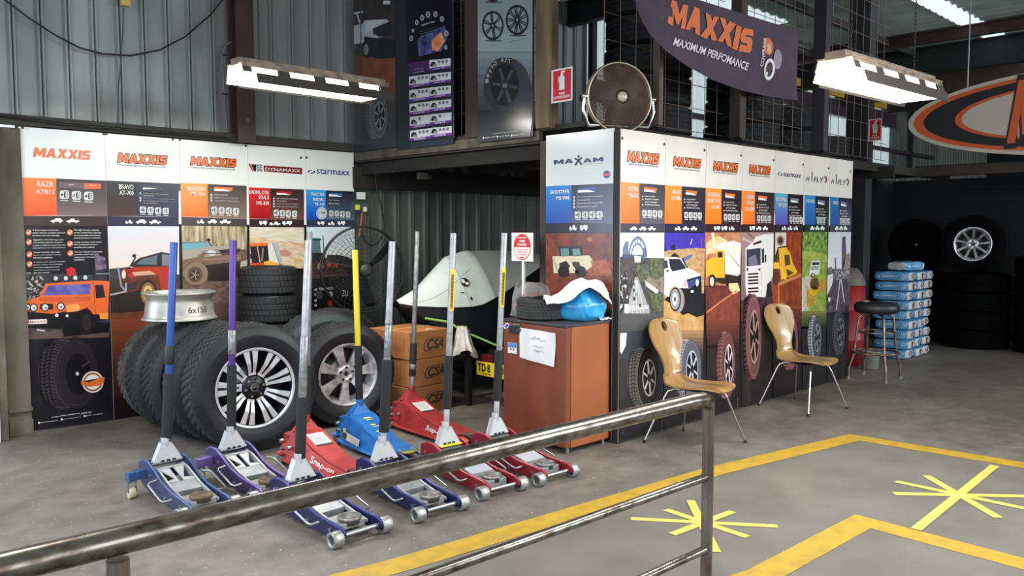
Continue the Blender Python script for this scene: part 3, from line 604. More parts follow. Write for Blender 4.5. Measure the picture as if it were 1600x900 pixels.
a.part('lower_panel').poly([(616, 440), (1086, 430), (1086, 1480), (616, 1530)], (30, 26, 26), 3, c2b)
P4 = a.build(a.cor, board=ink((232, 236, 230)), bolts=a.bolts)
# ---- poster 5
a = wallA(5, 4.254, 4.815, 'printed poster with tractor scene and blue product block, behind the pedestal fan', [(478.5, 246.3)])
a.part('logo').txt('starmaxx', (1190, 432), (1463, 402), (36, 66, 132), 3, c7, .03)
a.ring(1146, 415, 30, 15, .6, (40, 70, 130), 3, c7, 20, 2.6, 5.0).ring(1146, 415, 30, 15, .55, (36, 40, 60), 3, c7, 20, -.6, 1.9)
a.part('product_band').grad([(1088, 560), (1265, 568), (1265, 812), (1088, 808)], (48, 164, 224), (24, 72, 178), 1, c7).grad([(1265, 568), (1512, 579), (1512, 815), (1265, 812)], (28, 33, 46), (84, 106, 126), 1, c7)
a.txt('TRACTOR', (1140, 611), (1252, 590), TXT, 3, c7, .05).txt('RADIAL', (1160, 655), (1252, 632), TXT, 3, c7, .05).txt('TR-110', (1172, 694), (1252, 672), TXT, 3, c7, .05)
a.ell(1231, 758, 45, 52, (198, 202, 204), 3, c7).ring(1231, 758, 40, 46, .86, (160, 168, 172), 4, c7).txt('LTM', (1204, 764), (1256, 744), (60, 66, 74), 5, c7, .04)
a.poly([(1290, 590), (1405, 595), (1400, 618), (1290, 612)], (40, 110, 180), 2, c7).poly([(1290, 600), (1350, 604), (1400, 622), (1290, 618)], WHT, 3, c7)
a.txt('Star Quality', (1290, 654), (1378, 648), TXT, 3, c7, .05).txt('More Value.', (1290, 682), (1378, 674), TXT, 3, c7, .05); a.icons(4, 1292, 735, 36, 46, 10, c7)
a.part('vehicle_strip').poly([(1088, 808), (1512, 815), (1512, 866), (1088, 868)], (50, 58, 76), 1, c7).car(1196, 856, 56, 30, WHT, 3, c7, 2).car(1282, 858, 56, 32, WHT, 3, c7, 3).car(1362, 858, 62, 36, WHT, 3, c7, 2)
a.part('vehicle_picture').grad([(1088, 78), (1512, 76), (1512, 340), (1088, 340)], (202, 222, 228), (222, 230, 224), 1, c2b, 6)
a.poly([(1088, 330), (1512, 340), (1512, 560), (1088, 560)], ink2((84, 62, 52), (54, 44, 40), 16), 2, c2b)
a.poly([(1110, 168), (1225, 172), (1222, 190), (1115, 186)], (30, 90, 96), 4, c2b).poly([(1120, 185), (1215, 188), (1225, 290), (1110, 300)], (88, 116, 122), 4, c2b).poly([(1095, 290), (1260, 290), (1262, 360), (1095, 370)], (44, 46, 46), 4, c2b).line([(1240, 150), (1250, 320)], 7, (40, 40, 40), 5, c2b)
for x, y in ((1220, 395), (1290, 385), (1345, 385)): a.poly([(x-16, y-22), (x+16, y-25), (x+18, y+18), (x-14, y+22)], (196, 74, 50), 5, c2b).line([(x, y+20), (x-4, y+70)], 8, (44, 40, 38), 5, c2b)
a.ell(1220, 405, 26, 30, (150, 132, 112), 6, c2b).line([(1190, 480), (1420, 470)], 3, (150, 110, 90), 4, c2b)
a.part('tyre_picture').poly([(1088, 510), (1512, 480), (1512, 1480), (1092, 1510)], (23, 22, 24), 4, c2b)
a.txt('TYREMITE', (1208, 602), (1325, 575), TXT, 6, c2b, .02).txt('ZU', (1396, 652), (1448, 596), TXT, 6, c2b, .04).ell(1210, 640, 30, 34, (62, 66, 72), 6, c2b).ell(1305, 640, 16, 30, (190, 190, 190), 6, c2b).poly([(1275, 690), (1318, 680), (1318, 735), (1285, 735)], (150, 52, 38), 6, c2b)
for y in (600, 640, 690, 730): a.line([(1170, y), (1190, y-8)], 18, (170, 170, 170), 6, c2b)
a.tyre(1330, 880, 112, 104, (150, 160, 162), (70, 78, 80), None, c2b, 6, .5, 5)
P5 = a.build(a.cor, board=ink((232, 236, 230)), bolts=a.bolts)

# ---- panel facing down the shop, end of the store (plane X)
XM = XB-.01
a = Art('poster', lambda x, y: onX(x, y, XM), (-1, 0, 0), (0, -1, 0), 'printed poster with cream skid loader and blue block, standing behind the brown fridge')
a.part('logo')
for s_, lb, rt in (('MA', (135, 356), (296, 305)), ('AM', (376, 341), (545, 292))):
    o, e = a.pt(lb, 3, c5), a.pt(rt, 3, c5)
    for p in blocks(s_, 0, 0, .12): a.parts['logo'].face([o+a.u*(x*(e-o).dot(a.u))+Vector((0, 0, y*(e.z-o.z))) for x, y in p], ink((36, 58, 98)))
a.line([(312, 362), (338, 320), (368, 298)], 13, (26, 26, 32), 4, c5).line([(366, 358), (338, 318), (308, 305)], 13, (26, 26, 32), 4, c5).ell(340, 288, 9, 11, (26, 26, 32), 4, c5)
a.txt('PERFORMANCE IS BACKED', (384, 357), (545, 339), (90, 96, 104), 3, c5, .0)
a.ell(572, 437, 31, 36, (44, 60, 104), 3, c5).ring(572, 437, 31, 36, .86, (170, 180, 196), 4, c5).poly([(544, 430), (600, 424), (600, 444), (544, 450)], (206, 86, 82), 5, c5)
a.part('product_band').grad([(73, 535), (280, 525), (281, 838), (75, 842)], (44, 128, 194), (36, 76, 160), 1, c5).grad([(280, 525), (612, 512), (613, 845), (281, 838)], (44, 43, 62), (84, 84, 110), 1, c5)
a.txt('SKIDSTEER', (106, 598), (265, 562), TXT, 3, c5, .05).txt('MS-906', (156, 648), (265, 612), TXT, 3, c5, .05)
a.poly([(334, 550), (482, 541), (480, 575), (334, 580)], (54, 84, 150), 2, c5).poly([(334, 568), (420, 564), (478, 582), (334, 586)], WHT, 3, c5)
a.bullets([(210, 'Side to side traction and improved'), (102, 'Self cleaning tread'), (218, 'Reduced wear with increased durability'), (168, 'Designed for long life')], 330, 632, 27, 15, c5, slope=-.04); a.icons(4, 310, 744, 50, 56, 10, c5, slope=-.02)
a.part('vehicle_strip').poly([(75, 842), (613, 846), (613, 918), (75, 914)], (43, 43, 60), 1, c5).car(262, 900, 62, 44, WHT, 3, c5, 3).car(352, 900, 62, 44, WHT, 3, c5, 2)
a.part('vehicle_picture').poly([(372, 20), (838, 18), (838, 700), (372, 700)], ink2((134, 64, 42), (92, 44, 30), 12), 1, cM)
a.poly([(660, 60), (690, 40), (705, 70), (680, 85)], (170, 96, 56), 2, cM).poly([(640, 225), (800, 200), (838, 260), (838, 320), (660, 320)], ink2((168, 86, 50), (110, 56, 36), 20), 2, cM)
CR = (216, 200, 170)
a.poly([(465, 118), (625, 112), (634, 190), (472, 196)], (34, 40, 44), 3, cM).poly([(478, 128), (535, 126), (538, 180), (482, 184)], (98, 140, 136), 4, cM).poly([(560, 130), (612, 128), (618, 180), (566, 182)], (110, 150, 146), 4, cM).poly([(455, 112), (630, 104), (632, 118), (458, 126)], (60, 58, 54), 4, cM)
a.poly([(422, 182), (680, 176), (720, 235), (640, 300), (430, 300)], CR, 4, cM).poly([(470, 225), (520, 215), (545, 250), (520, 290), (470, 280)], (44, 40, 38), 5, cM).poly([(560, 220), (610, 222), (625, 275), (570, 285)], (66, 58, 52), 5, cM).line([(425, 190), (465, 300)], 14, (186, 168, 140), 6, cM).line([(455, 230), (520, 205), (600, 300)], 12, (230, 216, 186), 6, cM)
a.ell(500, 290, 40, 40, (30, 28, 28), 6, cM).ell(620, 290, 40, 40, (30, 28, 28), 6, cM).poly([(690, 215), (800, 210), (830, 300), (720, 310)], ink2((150, 72, 44), (176, 96, 60), 20), 5, cM)
a.part('lower_panel').poly([(372, 560), (838, 560), (838, 1500), (372, 1560)], (36, 27, 26), 3, cM)
Y0, Y1 = onX(853, 300, XM).y, onX(958, 300, XM).y
a.build([(XM, Y0, 2.365), (XM, Y1, 2.365), (XM, Y1, .02), (XM, Y0, .02)], board=ink((206, 210, 208)))

# ---- seven panels along the store front (plane Y)
XS = [4.825, 5.385, 5.965, 6.545, 7.135, 7.715, 8.285, 8.835]
def PB(x, y): return onY(x, y, YB)
LB = ['printed poster with city street and arch bridge, first beside the fridge', 'printed poster with white four-wheel drive on sand, behind the nearer plywood chair', 'printed poster with yellow and white tip truck on red earth, third along the store front',
      'printed poster with white semi-trailer truck, directly behind the farther plywood chair', 'printed poster with yellow loader blade against red earth, right of the white truck', 'printed poster with small vehicle splashing through green grassland', 'narrow printed poster with grey skyline and pit road, last before the stool']
PAN = []
for i in range(7):
    a = Art('poster', PB, (0, -1, 0), (1, 0, 0), LB[i], group='tyre posters along the store front')
    a.cor = [(XS[i], YB, 2.355), (XS[i+1]-.003, YB, 2.355), (XS[i+1]-.003, YB, .012), (XS[i], YB, .012)]; PAN.append(a)
bx = [968, 1040, 1103, 1160, 1211, 1257, 1297, 1331]
def edge(x, yl, yr): return yl+(yr-yl)*(x-968)/(1331-968)
wb = lambda x: edge(x, 284, 310); sb = lambda x: edge(x, 349, 351.5); sb2 = lambda x: edge(x, 363.5, 362.5); bt = lambda x: edge(x, 693, 588)
CL = [((244, 138, 60), (250, 112, 58)), ((246, 146, 46), (250, 118, 44)), ((246, 150, 52), (252, 124, 36)), ((246, 150, 60), (250, 118, 44)), ((96, 176, 200), (92, 84, 186)), ((56, 140, 196), (46, 92, 178)), ((50, 124, 178), (52, 86, 160))]
CD = [((52, 46, 54), (96, 92, 100)), ((42, 36, 44), (46, 40, 52)), ((46, 32, 38), (54, 38, 42)), ((48, 34, 38), (80, 58, 60)), ((40, 30, 36), (64, 40, 44)), ((42, 36, 48), (44, 66, 48)), ((50, 48, 66), (96, 98, 112))]
CS = [(70, 66, 78), (44, 40, 66), (58, 36, 44), (62, 38, 44), (58, 38, 46), (40, 58, 50), (72, 72, 88)]
ST = [((44), .43), (0, .40), (0, .425), (0, .385), (0, .43), (0, .42), (0, .40)]
LT = [['VICTRA', 'MA-511'], ['BRAVO', 'AT-980'], ['REGIONAL', 'DRIVE TYRE', 'UL-387'], ['URBAN', 'STEER', 'UR-288'], ['INDUSTRIAL', 'SM-220'], ['HF-901'], ['VIGO']]
for i, a in enumerate(PAN):
    x0, x1 = bx[i], bx[i+1]-.2; xm = x0+(x1-x0)*ST[i][1]; w = x1-x0
    a.part('product_band').grad([(x0, wb(x0)), (xm, wb(xm)), (xm, sb(xm)), (x0, sb(x0))], *CL[i], 1).grad([(xm, wb(xm)), (x1, wb(x1)), (x1, sb(x1)), (xm, sb(xm))], *CD[i], 1)
    h = 6.3-i*.25
    for k, t_ in enumerate(LT[i]):
        yb = wb(xm)+6+h+k*(h+3.6); tw = min(len(t_)*h*.42, (xm-x0)*.86); a.txt(t_, (xm-w*.03-tw, yb), (xm-w*.03, yb-h), TXT, 3, ID, .05)
    a.poly([(xm+w*.1, wb(xm)+6), (xm+w*.38, wb(xm)+8), (xm+w*.37, wb(xm)+12.5), (xm+w*.1, wb(xm)+11)], CL[i][1] if i < 4 else (120, 126, 160), 2).poly([(xm+w*.1, wb(xm)+9.5), (xm+w*.28, wb(xm)+11), (xm+w*.37, wb(xm)+14.5), (xm+w*.1, wb(xm)+13)], WHT, 3)
    for k, (q, t_) in enumerate(((.22, 'Long tread life'), (.30, 'Superior traction'), (.26, 'and mileage'), (.32, 'Reinforced casing'))):
        yy = wb(xm)+22+k*4.4; a.txt(t_, (xm+w*.12, yy), (xm+w*(.12+q), yy-2.3), TXT, 3, ID, .04)
        if k != 2: a.ell(xm+w*.07, yy-1.3, .9, 1.2, TXT, 3, ID, 8)
    a.icons(4 if i not in (5,) else 3, xm+w*.06, wb(xm)+42-i*1.6, w*.095, 10-i*.3, w*.018, slope=.03)
    a.part('vehicle_strip').poly([(x0, sb(x0)), (x1, sb(x1)), (x1, sb2(x1)), (x0, sb2(x0))], CS[i], 1)
    for k in range(3): a.car(x0+w*(.22+.2*k), sb2(x0)-3.2, w*.16, 6.5, WHT, 3, ID, ([0, 0, 1], [3, 1, 1], [2, 2, 3], [2, 0, 1], [3, 3, 3], [1, 1, 1], [0, 0, 1])[i][k])
    a.part('vehicle_picture')
for i, (lb, rt, C, tl_, tr_) in enumerate([((128, 173), (450, 106), q1, (130, 208), (438, 220)), ((590, 216), (868, 158), q1, (590, 252), (858, 264)), ((98, 211), (368, 147), q2, (98, 242), (355, 252)), ((486, 242), (720, 180), q2, (486, 274), (708, 282))]):
    a = PAN[i]; maxxis(a, lb, rt, C); a.txt('TYRES FOR PEOPLE GOING PLACES', tl_, tr_, (44, 38, 36), 4, C, .03, .2)
PAN[4].part('logo').txt('starmaxx', (180, 192), (385, 165), (34, 38, 84), 3, q3, .03).ring(140, 165, 26, 22, .6, (44, 48, 90), 3, q3, 16, 2.6, 5.0).ring(140, 165, 26, 22, .6, (36, 40, 70), 3, q3, 16, -.6, 1.9)
for i, x, y in ((5, 446, 250), (6, 741, 280)):
    a = PAN[i].part('logo'); k = 1 if i == 5 else .84
    a.txt('H', (x, y-2), (x+38*k, y-52), (30, 28, 50), 3, q3, .04, .2).txt('FLY', (x+88*k, y+8*k), (x+205*k, y-42), (30, 28, 50), 3, q3, .04, .2).line([(x+66*k, y-2), (x+72*k, y-80), (x+66*k, y-112)], 9, (30, 28, 50), 3, q3)
    a.ring(x+196*k, y-20, 52*k, 50, .62, (132, 98, 112), 3, q3, 16, -1.2, 1.0)
# pictures
a = PAN[0].part('vehicle_picture')
a.grad([(30, 22), (478, 22), (472, 270), (30, 270)], (214, 228, 244), (238, 240, 240), 1, z1, 5).poly([(30, 250), (470, 260), (462, 900), (18, 900)], ink2((96, 92, 92), (62, 60, 62), 24), 2, z1)
B_ = (112, 128, 152)
a.ring(218, 250, 88, 195, .86, B_, 4, z1, 24, PI, 2*PI).ring(216, 250, 62, 132, .86, B_, 4, z1, 24, PI, 2*PI)
for k in range(9): t_ = PI+PI*(k+.5)/9; a.line([(218+82*math.cos(t_), 250+180*math.sin(t_)), (216+58*math.cos(t_), 250+124*math.sin(t_))], 6, B_, 4, z1)
a.poly([(36, 110), (56, 105), (60, 225), (36, 230)], (104, 122, 146), 4, z1).poly([(75, 170), (105, 100), (130, 105), (130, 260), (75, 240)], (108, 124, 150), 4, z1).poly([(262, 160), (290, 170), (292, 270), (262, 270)], (104, 120, 146), 4, z1).poly([(80, 225), (270, 232), (270, 262), (60, 258)], (84, 92, 112), 5, z1).poly([(182, 235), (248, 245), (240, 300), (186, 300)], (208, 216, 226), 6, z1)
a.poly([(90, 262), (180, 258), (180, 330), (90, 350)], (92, 82, 84), 4, z1)
TR = ink2((70, 80, 54), (112, 116, 92), 30)
a.poly([(330, 260), (440, 265), (458, 420), (400, 460), (330, 440)], TR, 5, z1).poly([(200, 330), (300, 310), (330, 400), (290, 480), (220, 490)], ink2((74, 82, 60), (110, 112, 98), 30), 4, z1).poly([(330, 590), (440, 585), (452, 740), (400, 770), (350, 720)], TR, 6, z1)
a.poly([(285, 470), (410, 560), (400, 600), (290, 520)], (222, 220, 216), 5, z1).poly([(300, 420), (455, 430), (458, 600), (410, 560), (290, 470)], ink2((150, 138, 126), (110, 98, 88), 20), 3, z1)
a.poly([(190, 440), (215, 435), (330, 760), (300, 900), (130, 900), (135, 640)], ink2((150, 150, 154), (176, 176, 178), 12), 5, z1)
for k in range(4): a.line([(196+5*k, 470), (160+45*k, 860)], 4, (222, 222, 222), 6, z1)
for x, y, s_ in ((178, 560, 14), (182, 640, 17), (178, 500, 11), (236, 705, 15), (245, 830, 26), (185, 840, 24), (205, 600, 8)): a.poly([(x-s_*.6, y-s_), (x+s_*.6, y-s_), (x+s_*.6, y+s_), (x-s_*.6, y+s_)], (60, 60, 66) if s_ != 24 else (224, 224, 224), 7, z1)
for y in (712, 726, 740): a.line([(130, y+4), (320, y-10)], 6, (226, 226, 224), 7, z1)
a.poly([(20, 440), (110, 380), (130, 560), (110, 900), (18, 900)], ink2((60, 58, 62), (210, 208, 206), 26, lo=.52, hi=.62), 4, z1).poly([(90, 690), (130, 690), (130, 790), (90, 790)], (230, 230, 228), 7, z1)
a.part('tyre_picture').grad([(14, 0), (462, 0), (462, 500), (14, 500)], (90, 88, 90), (58, 60, 64), 8, z3, 5)
a.grad([(14, 170), (462, 150), (462, 950), (14, 1215)], (62, 66, 72), (30, 30, 33), 9, z3, 8).poly([(18, 185), (110, 180), (100, 300), (60, 380), (20, 360)], (206, 210, 214), 10, z3)
a.tyre(262, 600, 148, 282, (96, 94, 88), (34, 33, 34), (206, 198, 190), z3, 11, .62, 9)
a = PAN[1].part('vehicle_picture')
a.poly([(480, 22), (852, 26), (850, 180), (480, 195)], (70, 58, 170), 1, z1).poly([(476, 195), (560, 178), (760, 165), (850, 170), (848, 640), (470, 640)], ink2((206, 168, 122), (164, 130, 96), 16, stretch=(1, 1, 2)), 2, z1).poly([(640, 260), (720, 225), (735, 240), (660, 290)], (96, 110, 160), 3, z1)
a.line([(710, 130), (728, 80)], 8, (200, 200, 226), 3, z1).line([(818, 70), (812, 410)], 3, (206, 76, 90), 3, z1).poly([(528, 140), (565, 128), (570, 185), (530, 186)], (40, 44, 50), 3, z1)
a.poly([(470, 650), (560, 560), (850, 590), (855, 790), (770, 815), (690, 775), (640, 795), (560, 700)], (38, 36, 40), 4, z1).poly([(466, 640), (530, 690), (640, 795), (690, 775), (770, 815), (858, 790), (862, 1100), (462, 1100)], ink2((214, 172, 112), (186, 140, 84), 10), 3, z1)
WV = (232, 234, 236)
a.poly([(470, 252), (580, 250), (625, 270), (690, 352), (800, 410), (800, 440), (690, 460), (690, 540), (600, 540), (560, 520), (520, 545), (510, 625), (458, 600), (466, 380)], WV, 5, z1).poly([(505, 268), (612, 268), (672, 356), (540, 386), (520, 350)], (46, 50, 56), 6, z1).poly([(474, 280), (492, 280), (500, 350), (474, 360)], (60, 66, 74), 6, z1)
a.line([(632, 260), (660, 320), (684, 352)], 13, (36, 36, 40), 6, z1).poly([(520, 245), (560, 208), (612, 250)], (44, 46, 54), 6, z1).line([(484, 380), (504, 380)], 16, (40, 40, 46), 7, z1)
a.poly([(672, 460), (800, 425), (806, 480), (780, 520), (690, 540)], (60, 76, 140), 6, z1).poly([(590, 540), (700, 545), (812, 480), (815, 580), (760, 620), (640, 610)], (34, 34, 38), 6, z1).ell(772, 490, 14, 34, (206, 210, 216), 7, z1).line([(680, 470), (800, 430), (806, 540)], 12, (30, 30, 34), 8, z1).ell(724, 572, 14, 14, (210, 212, 214), 8, z1).poly([(648, 470), (674, 465), (674, 530), (650, 530)], (210, 170, 180), 7, z1)
a.ell(590, 655, 62, 118, (156, 150, 144), 7, z1).ell(566, 645, 52, 112, (44, 42, 46), 8, z1).ell(562, 645, 44, 98, (150, 150, 156), 9, z1).ell(560, 645, 24, 60, (222, 222, 224), 10, z1).ell(560, 645, 10, 24, (70, 70, 76), 11, z1)
a.part('tyre_picture').grad([(462, 150), (865, 150), (865, 360), (462, 360)], (180, 138, 92), (64, 56, 54), 5, z3, 6).grad([(462, 360), (865, 360), (865, 850), (462, 950)], (58, 52, 52), (32, 30, 32), 5, z3, 5)
a.tyre(684, 520, 124, 284, (160, 158, 168), (92, 92, 104), (186, 190, 200), z3, 7, .5, 10)
a = PAN[2].part('vehicle_picture')
a.poly([(10, 66), (292, 62), (290, 500), (10, 500)], ink2((170, 92, 66), (206, 150, 110), 12), 1, z2).poly([(15, 150), (70, 110), (120, 95), (180, 130), (170, 210), (15, 240)], ink2((244, 216, 170), (226, 176, 116), 22), 2, z2).poly([(10, 480), (286, 480), (286, 760), (16, 760)], ink2((122, 62, 52), (92, 46, 42), 9), 2, z2)
a.line([(65, 70), (80, 190)], 22, (250, 232, 200), 3, z2)
a.poly([(95, 190), (120, 150), (230, 130), (290, 150), (290, 410), (165, 390), (160, 230)], (236, 232, 222), 4, z2).line([(178, 215), (275, 335)], 4, (170, 166, 160), 5, z2)
a.poly([(14, 290), (60, 262), (92, 262), (96, 205), (155, 205), (160, 420), (80, 420), (60, 395), (30, 400), (14, 430)], (240, 176, 54), 5, z2).poly([(102, 218), (140, 216), (142, 260), (104, 264)], (78, 62, 50), 6, z2).ell(124, 246, 12, 16, (36, 32, 32), 7, z2).poly([(96, 200), (156, 200), (158, 212), (96, 212)], (250, 214, 120), 6, z2)
a.poly([(80, 400), (290, 385), (290, 460), (190, 460), (150, 470), (90, 450)], (58, 46, 44), 4, z2).ell(62, 445, 28, 52, (60, 46, 44), 7, z2).ell(58, 450, 16, 36, (214, 206, 200), 8, z2).ell(180, 445, 14, 44, (48, 38, 36), 6, z2).ell(275, 440, 14, 44, (48, 38, 36), 6, z2).poly([(190, 465), (260, 460), (280, 520), (230, 550), (195, 510)], ink2((246, 196, 120), (250, 226, 180), 24), 5, z2)
a.poly([(14, 690), (120, 610), (250, 520), (286, 505), (286, 900), (18, 900)], ink2((146, 74, 56), (118, 56, 46), 12), 4, z2).line([(20, 690), (130, 605), (255, 520)], 12, (214, 130, 84), 5, z2)
a.part('tyre_picture').grad([(865, 60), (1200, 60), (1200, 300), (862, 320)], (128, 64, 52), (50, 36, 36), 5, z3, 6).grad([(862, 300), (1200, 300), (1200, 770), (862, 860)], (48, 36, 36), (31, 28, 30), 5, z3, 5)
a.tyre(1040, 480, 86, 316, (150, 100, 98), (110, 66, 68), (220, 210, 206), z3, 7, .5, 9)
a = PAN[3].part('vehicle_picture')
a.grad([(296, 64), (546, 64), (532, 640), (288, 640)], (176, 140, 140), (120, 100, 106), 1, z2, 6).line([(330, 62), (400, 120), (420, 160)], 10, (120, 90, 96), 2, z2).line([(300, 110), (380, 150)], 14, (206, 186, 186), 2, z2)
WT = (230, 226, 224)
a.poly([(322, 190), (380, 140), (400, 100), (470, 80), (545, 76), (540, 400), (520, 440), (490, 470), (480, 560), (470, 572), (330, 560), (320, 480)], WT, 4, z2).poly([(330, 200), (440, 186), (440, 320), (330, 332)], (64, 62, 84), 5, z2).poly([(345, 260), (400, 240), (420, 320), (345, 326)], (120, 116, 136), 6, z2).poly([(380, 150), (440, 128), (450, 145), (385, 165)], (60, 54, 60), 5, z2)
a.poly([(448, 195), (466, 190), (468, 300), (450, 306)], (54, 50, 56), 6, z2).poly([(472, 240), (484, 240), (484, 300), (474, 300)], (50, 46, 50), 6, z2)
for y in (392, 417, 442, 466, 505, 530): a.line([(340, y), (422, y-5)], 13, (58, 44, 46), 6, z2)
a.poly([(330, 345), (345, 345), (342, 370), (330, 362)], (70, 50, 56), 6, z2).poly([(420, 350), (436, 345), (434, 364), (420, 362)], (70, 50, 56), 6, z2).ell(440, 500, 12, 18, (250, 248, 240), 6, z2).line([(442, 340), (446, 560)], 4, (170, 160, 160), 6, z2).poly([(360, 555), (395, 558), (395, 572), (360, 570)], (240, 236, 200), 7, z2)
a.poly([(490, 470), (520, 445), (535, 560), (485, 575)], (54, 42, 44), 6, z2).poly([(288, 600), (360, 570), (480, 575), (535, 560), (532, 820), (290, 820)], ink2((74, 56, 60), (52, 42, 46), 8), 3, z2)
a.part('tyre_picture').grad([(288, 760), (530, 760), (534, 1500), (292, 1550)], (60, 46, 48), (31, 28, 30), 5, z2, 7)
a.tyre(372, 880, 74, 340, (96, 60, 62), (124, 82, 82), (176, 140, 130), z2, 7, .3, 9)
a = PAN[4].part('vehicle_picture')
a.poly([(556, 66), (762, 62), (760, 720), (534, 760)], ink2((168, 76, 40), (120, 50, 28), 20, stretch=(1, 1, .5)), 1, z2).poly([(556, 66), (640, 66), (640, 180), (556, 240)], (214, 206, 196), 2, z2).ell(595, 130, 28, 40, (60, 52, 48), 3, z2).poly([(575, 180), (640, 170), (640, 230), (545, 300), (560, 230)], (66, 56, 50), 3, z2).ring(595, 130, 28, 40, .6, (140, 120, 100), 4, z2)
YL = (236, 176, 52)
a.poly([(580, 190), (640, 182), (672, 230), (690, 300), (722, 390), (640, 420), (600, 440), (590, 320)], YL, 4, z2).poly([(625, 240), (665, 238), (672, 318), (630, 326)], (92, 66, 40), 5, z2).line([(590, 330), (636, 438)], 14, (244, 196, 80), 6, z2).line([(680, 300), (722, 380)], 12, (236, 186, 70), 6, z2).poly([(640, 350), (700, 380), (650, 410)], (96, 70, 40), 5, z2)
a.ell(560, 415, 26, 60, (92, 60, 46), 5, z2).poly([(542, 300), (585, 300), (585, 350), (545, 350)], (240, 184, 60), 6, z2)
a.poly([(572, 460), (756, 385), (756, 408), (580, 484)], (196, 132, 84), 7, z2).poly([(580, 484), (756, 408), (756, 720), (590, 690)], ink2((150, 74, 44), (112, 52, 32), 8), 6, z2).poly([(572, 460), (584, 478), (590, 690), (570, 640)], (206, 110, 56), 7, z2).poly([(534, 470), (572, 500), (570, 640), (534, 620)], ink2((176, 82, 44), (130, 58, 34), 18), 4, z2)
a.part('tyre_picture').grad([(534, 660), (760, 660), (762, 860), (534, 880)], (116, 58, 40), (44, 36, 38), 8, z2, 6).grad([(534, 860), (762, 860), (764, 1370), (538, 1460)], (42, 36, 38), (31, 28, 30), 8, z2, 4)
a.tyre(660, 925, 68, 215, (140, 92, 92), (118, 76, 80), None, z2, 10, .42, 6, dark=.5)
a = PAN[5].part('vehicle_picture')
a.poly([(764, 62), (962, 62), (958, 800), (762, 800)], ink2((112, 136, 48), (166, 176, 84), 14), 1, z2).poly([(764, 62), (962, 62), (960, 240), (860, 215), (766, 210)], ink2((64, 98, 44), (152, 178, 84), 20), 2, z2).poly([(764, 210), (860, 215), (960, 245), (958, 300), (766, 270)], ink2((170, 186, 96), (146, 160, 70), 14), 3, z2)
a.poly([(762, 420), (830, 400), (860, 560), (800, 700), (762, 740)], ink2((206, 206, 192), (166, 160, 132), 18), 3, z2).poly([(800, 520), (950, 420), (952, 500), (880, 540), (840, 640), (800, 650)], ink2((206, 160, 60), (150, 112, 52), 22), 4, z2).ell(862, 470, 36, 50, (96, 72, 44), 5, z2).ell(850, 520, 34, 40, (220, 170, 50), 5, z2)
a.poly([(840, 288), (900, 286), (904, 325), (894, 395), (820, 400), (822, 350)], (216, 218, 214), 6, z2).poly([(842, 300), (898, 298), (898, 318), (842, 322)], (44, 46, 50), 7, z2).poly([(836, 328), (894, 326), (890, 356), (828, 360)], (150, 160, 164), 7, z2).ell(846, 400, 16, 16, (44, 42, 44), 8, z2).ell(846, 400, 8, 8, (220, 220, 220), 9, z2)
a.part('tyre_picture').grad([(762, 680), (956, 680), (956, 800), (764, 820)], (122, 124, 70), (46, 46, 44), 6, z2, 6).grad([(764, 800), (956, 800), (956, 1290), (768, 1360)], (40, 40, 42), (31, 30, 32), 6, z2, 4)
a.tyre(860, 890, 54, 176, (168, 170, 172), (76, 78, 82), (150, 152, 156), z2, 8, .6, 8, dark=.35)
a = PAN[6].part('vehicle_picture')
a.grad([(966, 62), (1144, 62), (1140, 360), (964, 360)], (206, 210, 218), (222, 222, 226), 1, z2, 5).poly([(964, 350), (1140, 350), (1138, 720), (958, 720)], ink2((120, 116, 124), (84, 80, 90), 18), 2, z2).poly([(964, 400), (1010, 390), (1000, 480), (960, 560)], (214, 214, 216), 3, z2)
a.poly([(1078, 110), (1090, 96), (1104, 100), (1110, 220), (1090, 350), (1074, 350)], (96, 88, 106), 3, z2).poly([(1088, 240), (1138, 225), (1136, 350), (1086, 352)], ink2((176, 156, 146), (120, 108, 110), 30), 3, z2).poly([(1019, 266), (1032, 264), (1032, 350), (1020, 350)], (112, 106, 120), 3, z2).poly([(966, 340), (1000, 335), (1000, 365), (966, 370)], (130, 122, 130), 3, z2)
a.poly([(1040, 380), (1110, 380), (1136, 560), (1130, 800), (956, 800), (962, 560)], ink2((62, 56, 72), (96, 88, 104), 16), 4, z2).line([(1062, 430), (1030, 680)], 8, (196, 186, 186), 5, z2).line([(1068, 430), (1094, 610)], 8, (196, 186, 186), 5, z2).ell(976, 590, 9, 20, (214, 212, 216), 6, z2)
a.poly([(1010, 370), (1130, 360), (1136, 420), (1030, 440)], ink2((90, 84, 92), (200, 190, 190), 44, lo=.5, hi=.6), 5, z2)
a.part('tyre_picture').grad([(956, 690), (1136, 690), (1130, 1200), (962, 1265)], (46, 44, 54), (30, 29, 32), 6, z2, 6)
a.tyre(1046, 845, 50, 176, (92, 92, 98), (62, 64, 70), (120, 124, 130), z2, 8, .45, 9)
for i, a in enumerate(PAN):
    x0, x1 = bx[i], bx[i+1]
    a.build(a.cor, edge=(150, 146, 140), board=ink2((234, 229, 220), (224, 218, 208), 2), bolts=[(x1-2.5, edge(x1, 205, 258)+10), (x0+4, bt(x0)-9)] if i else [(972, 216), (x1-2.5, edge(x1, 205, 258)+10), (979, 672)])

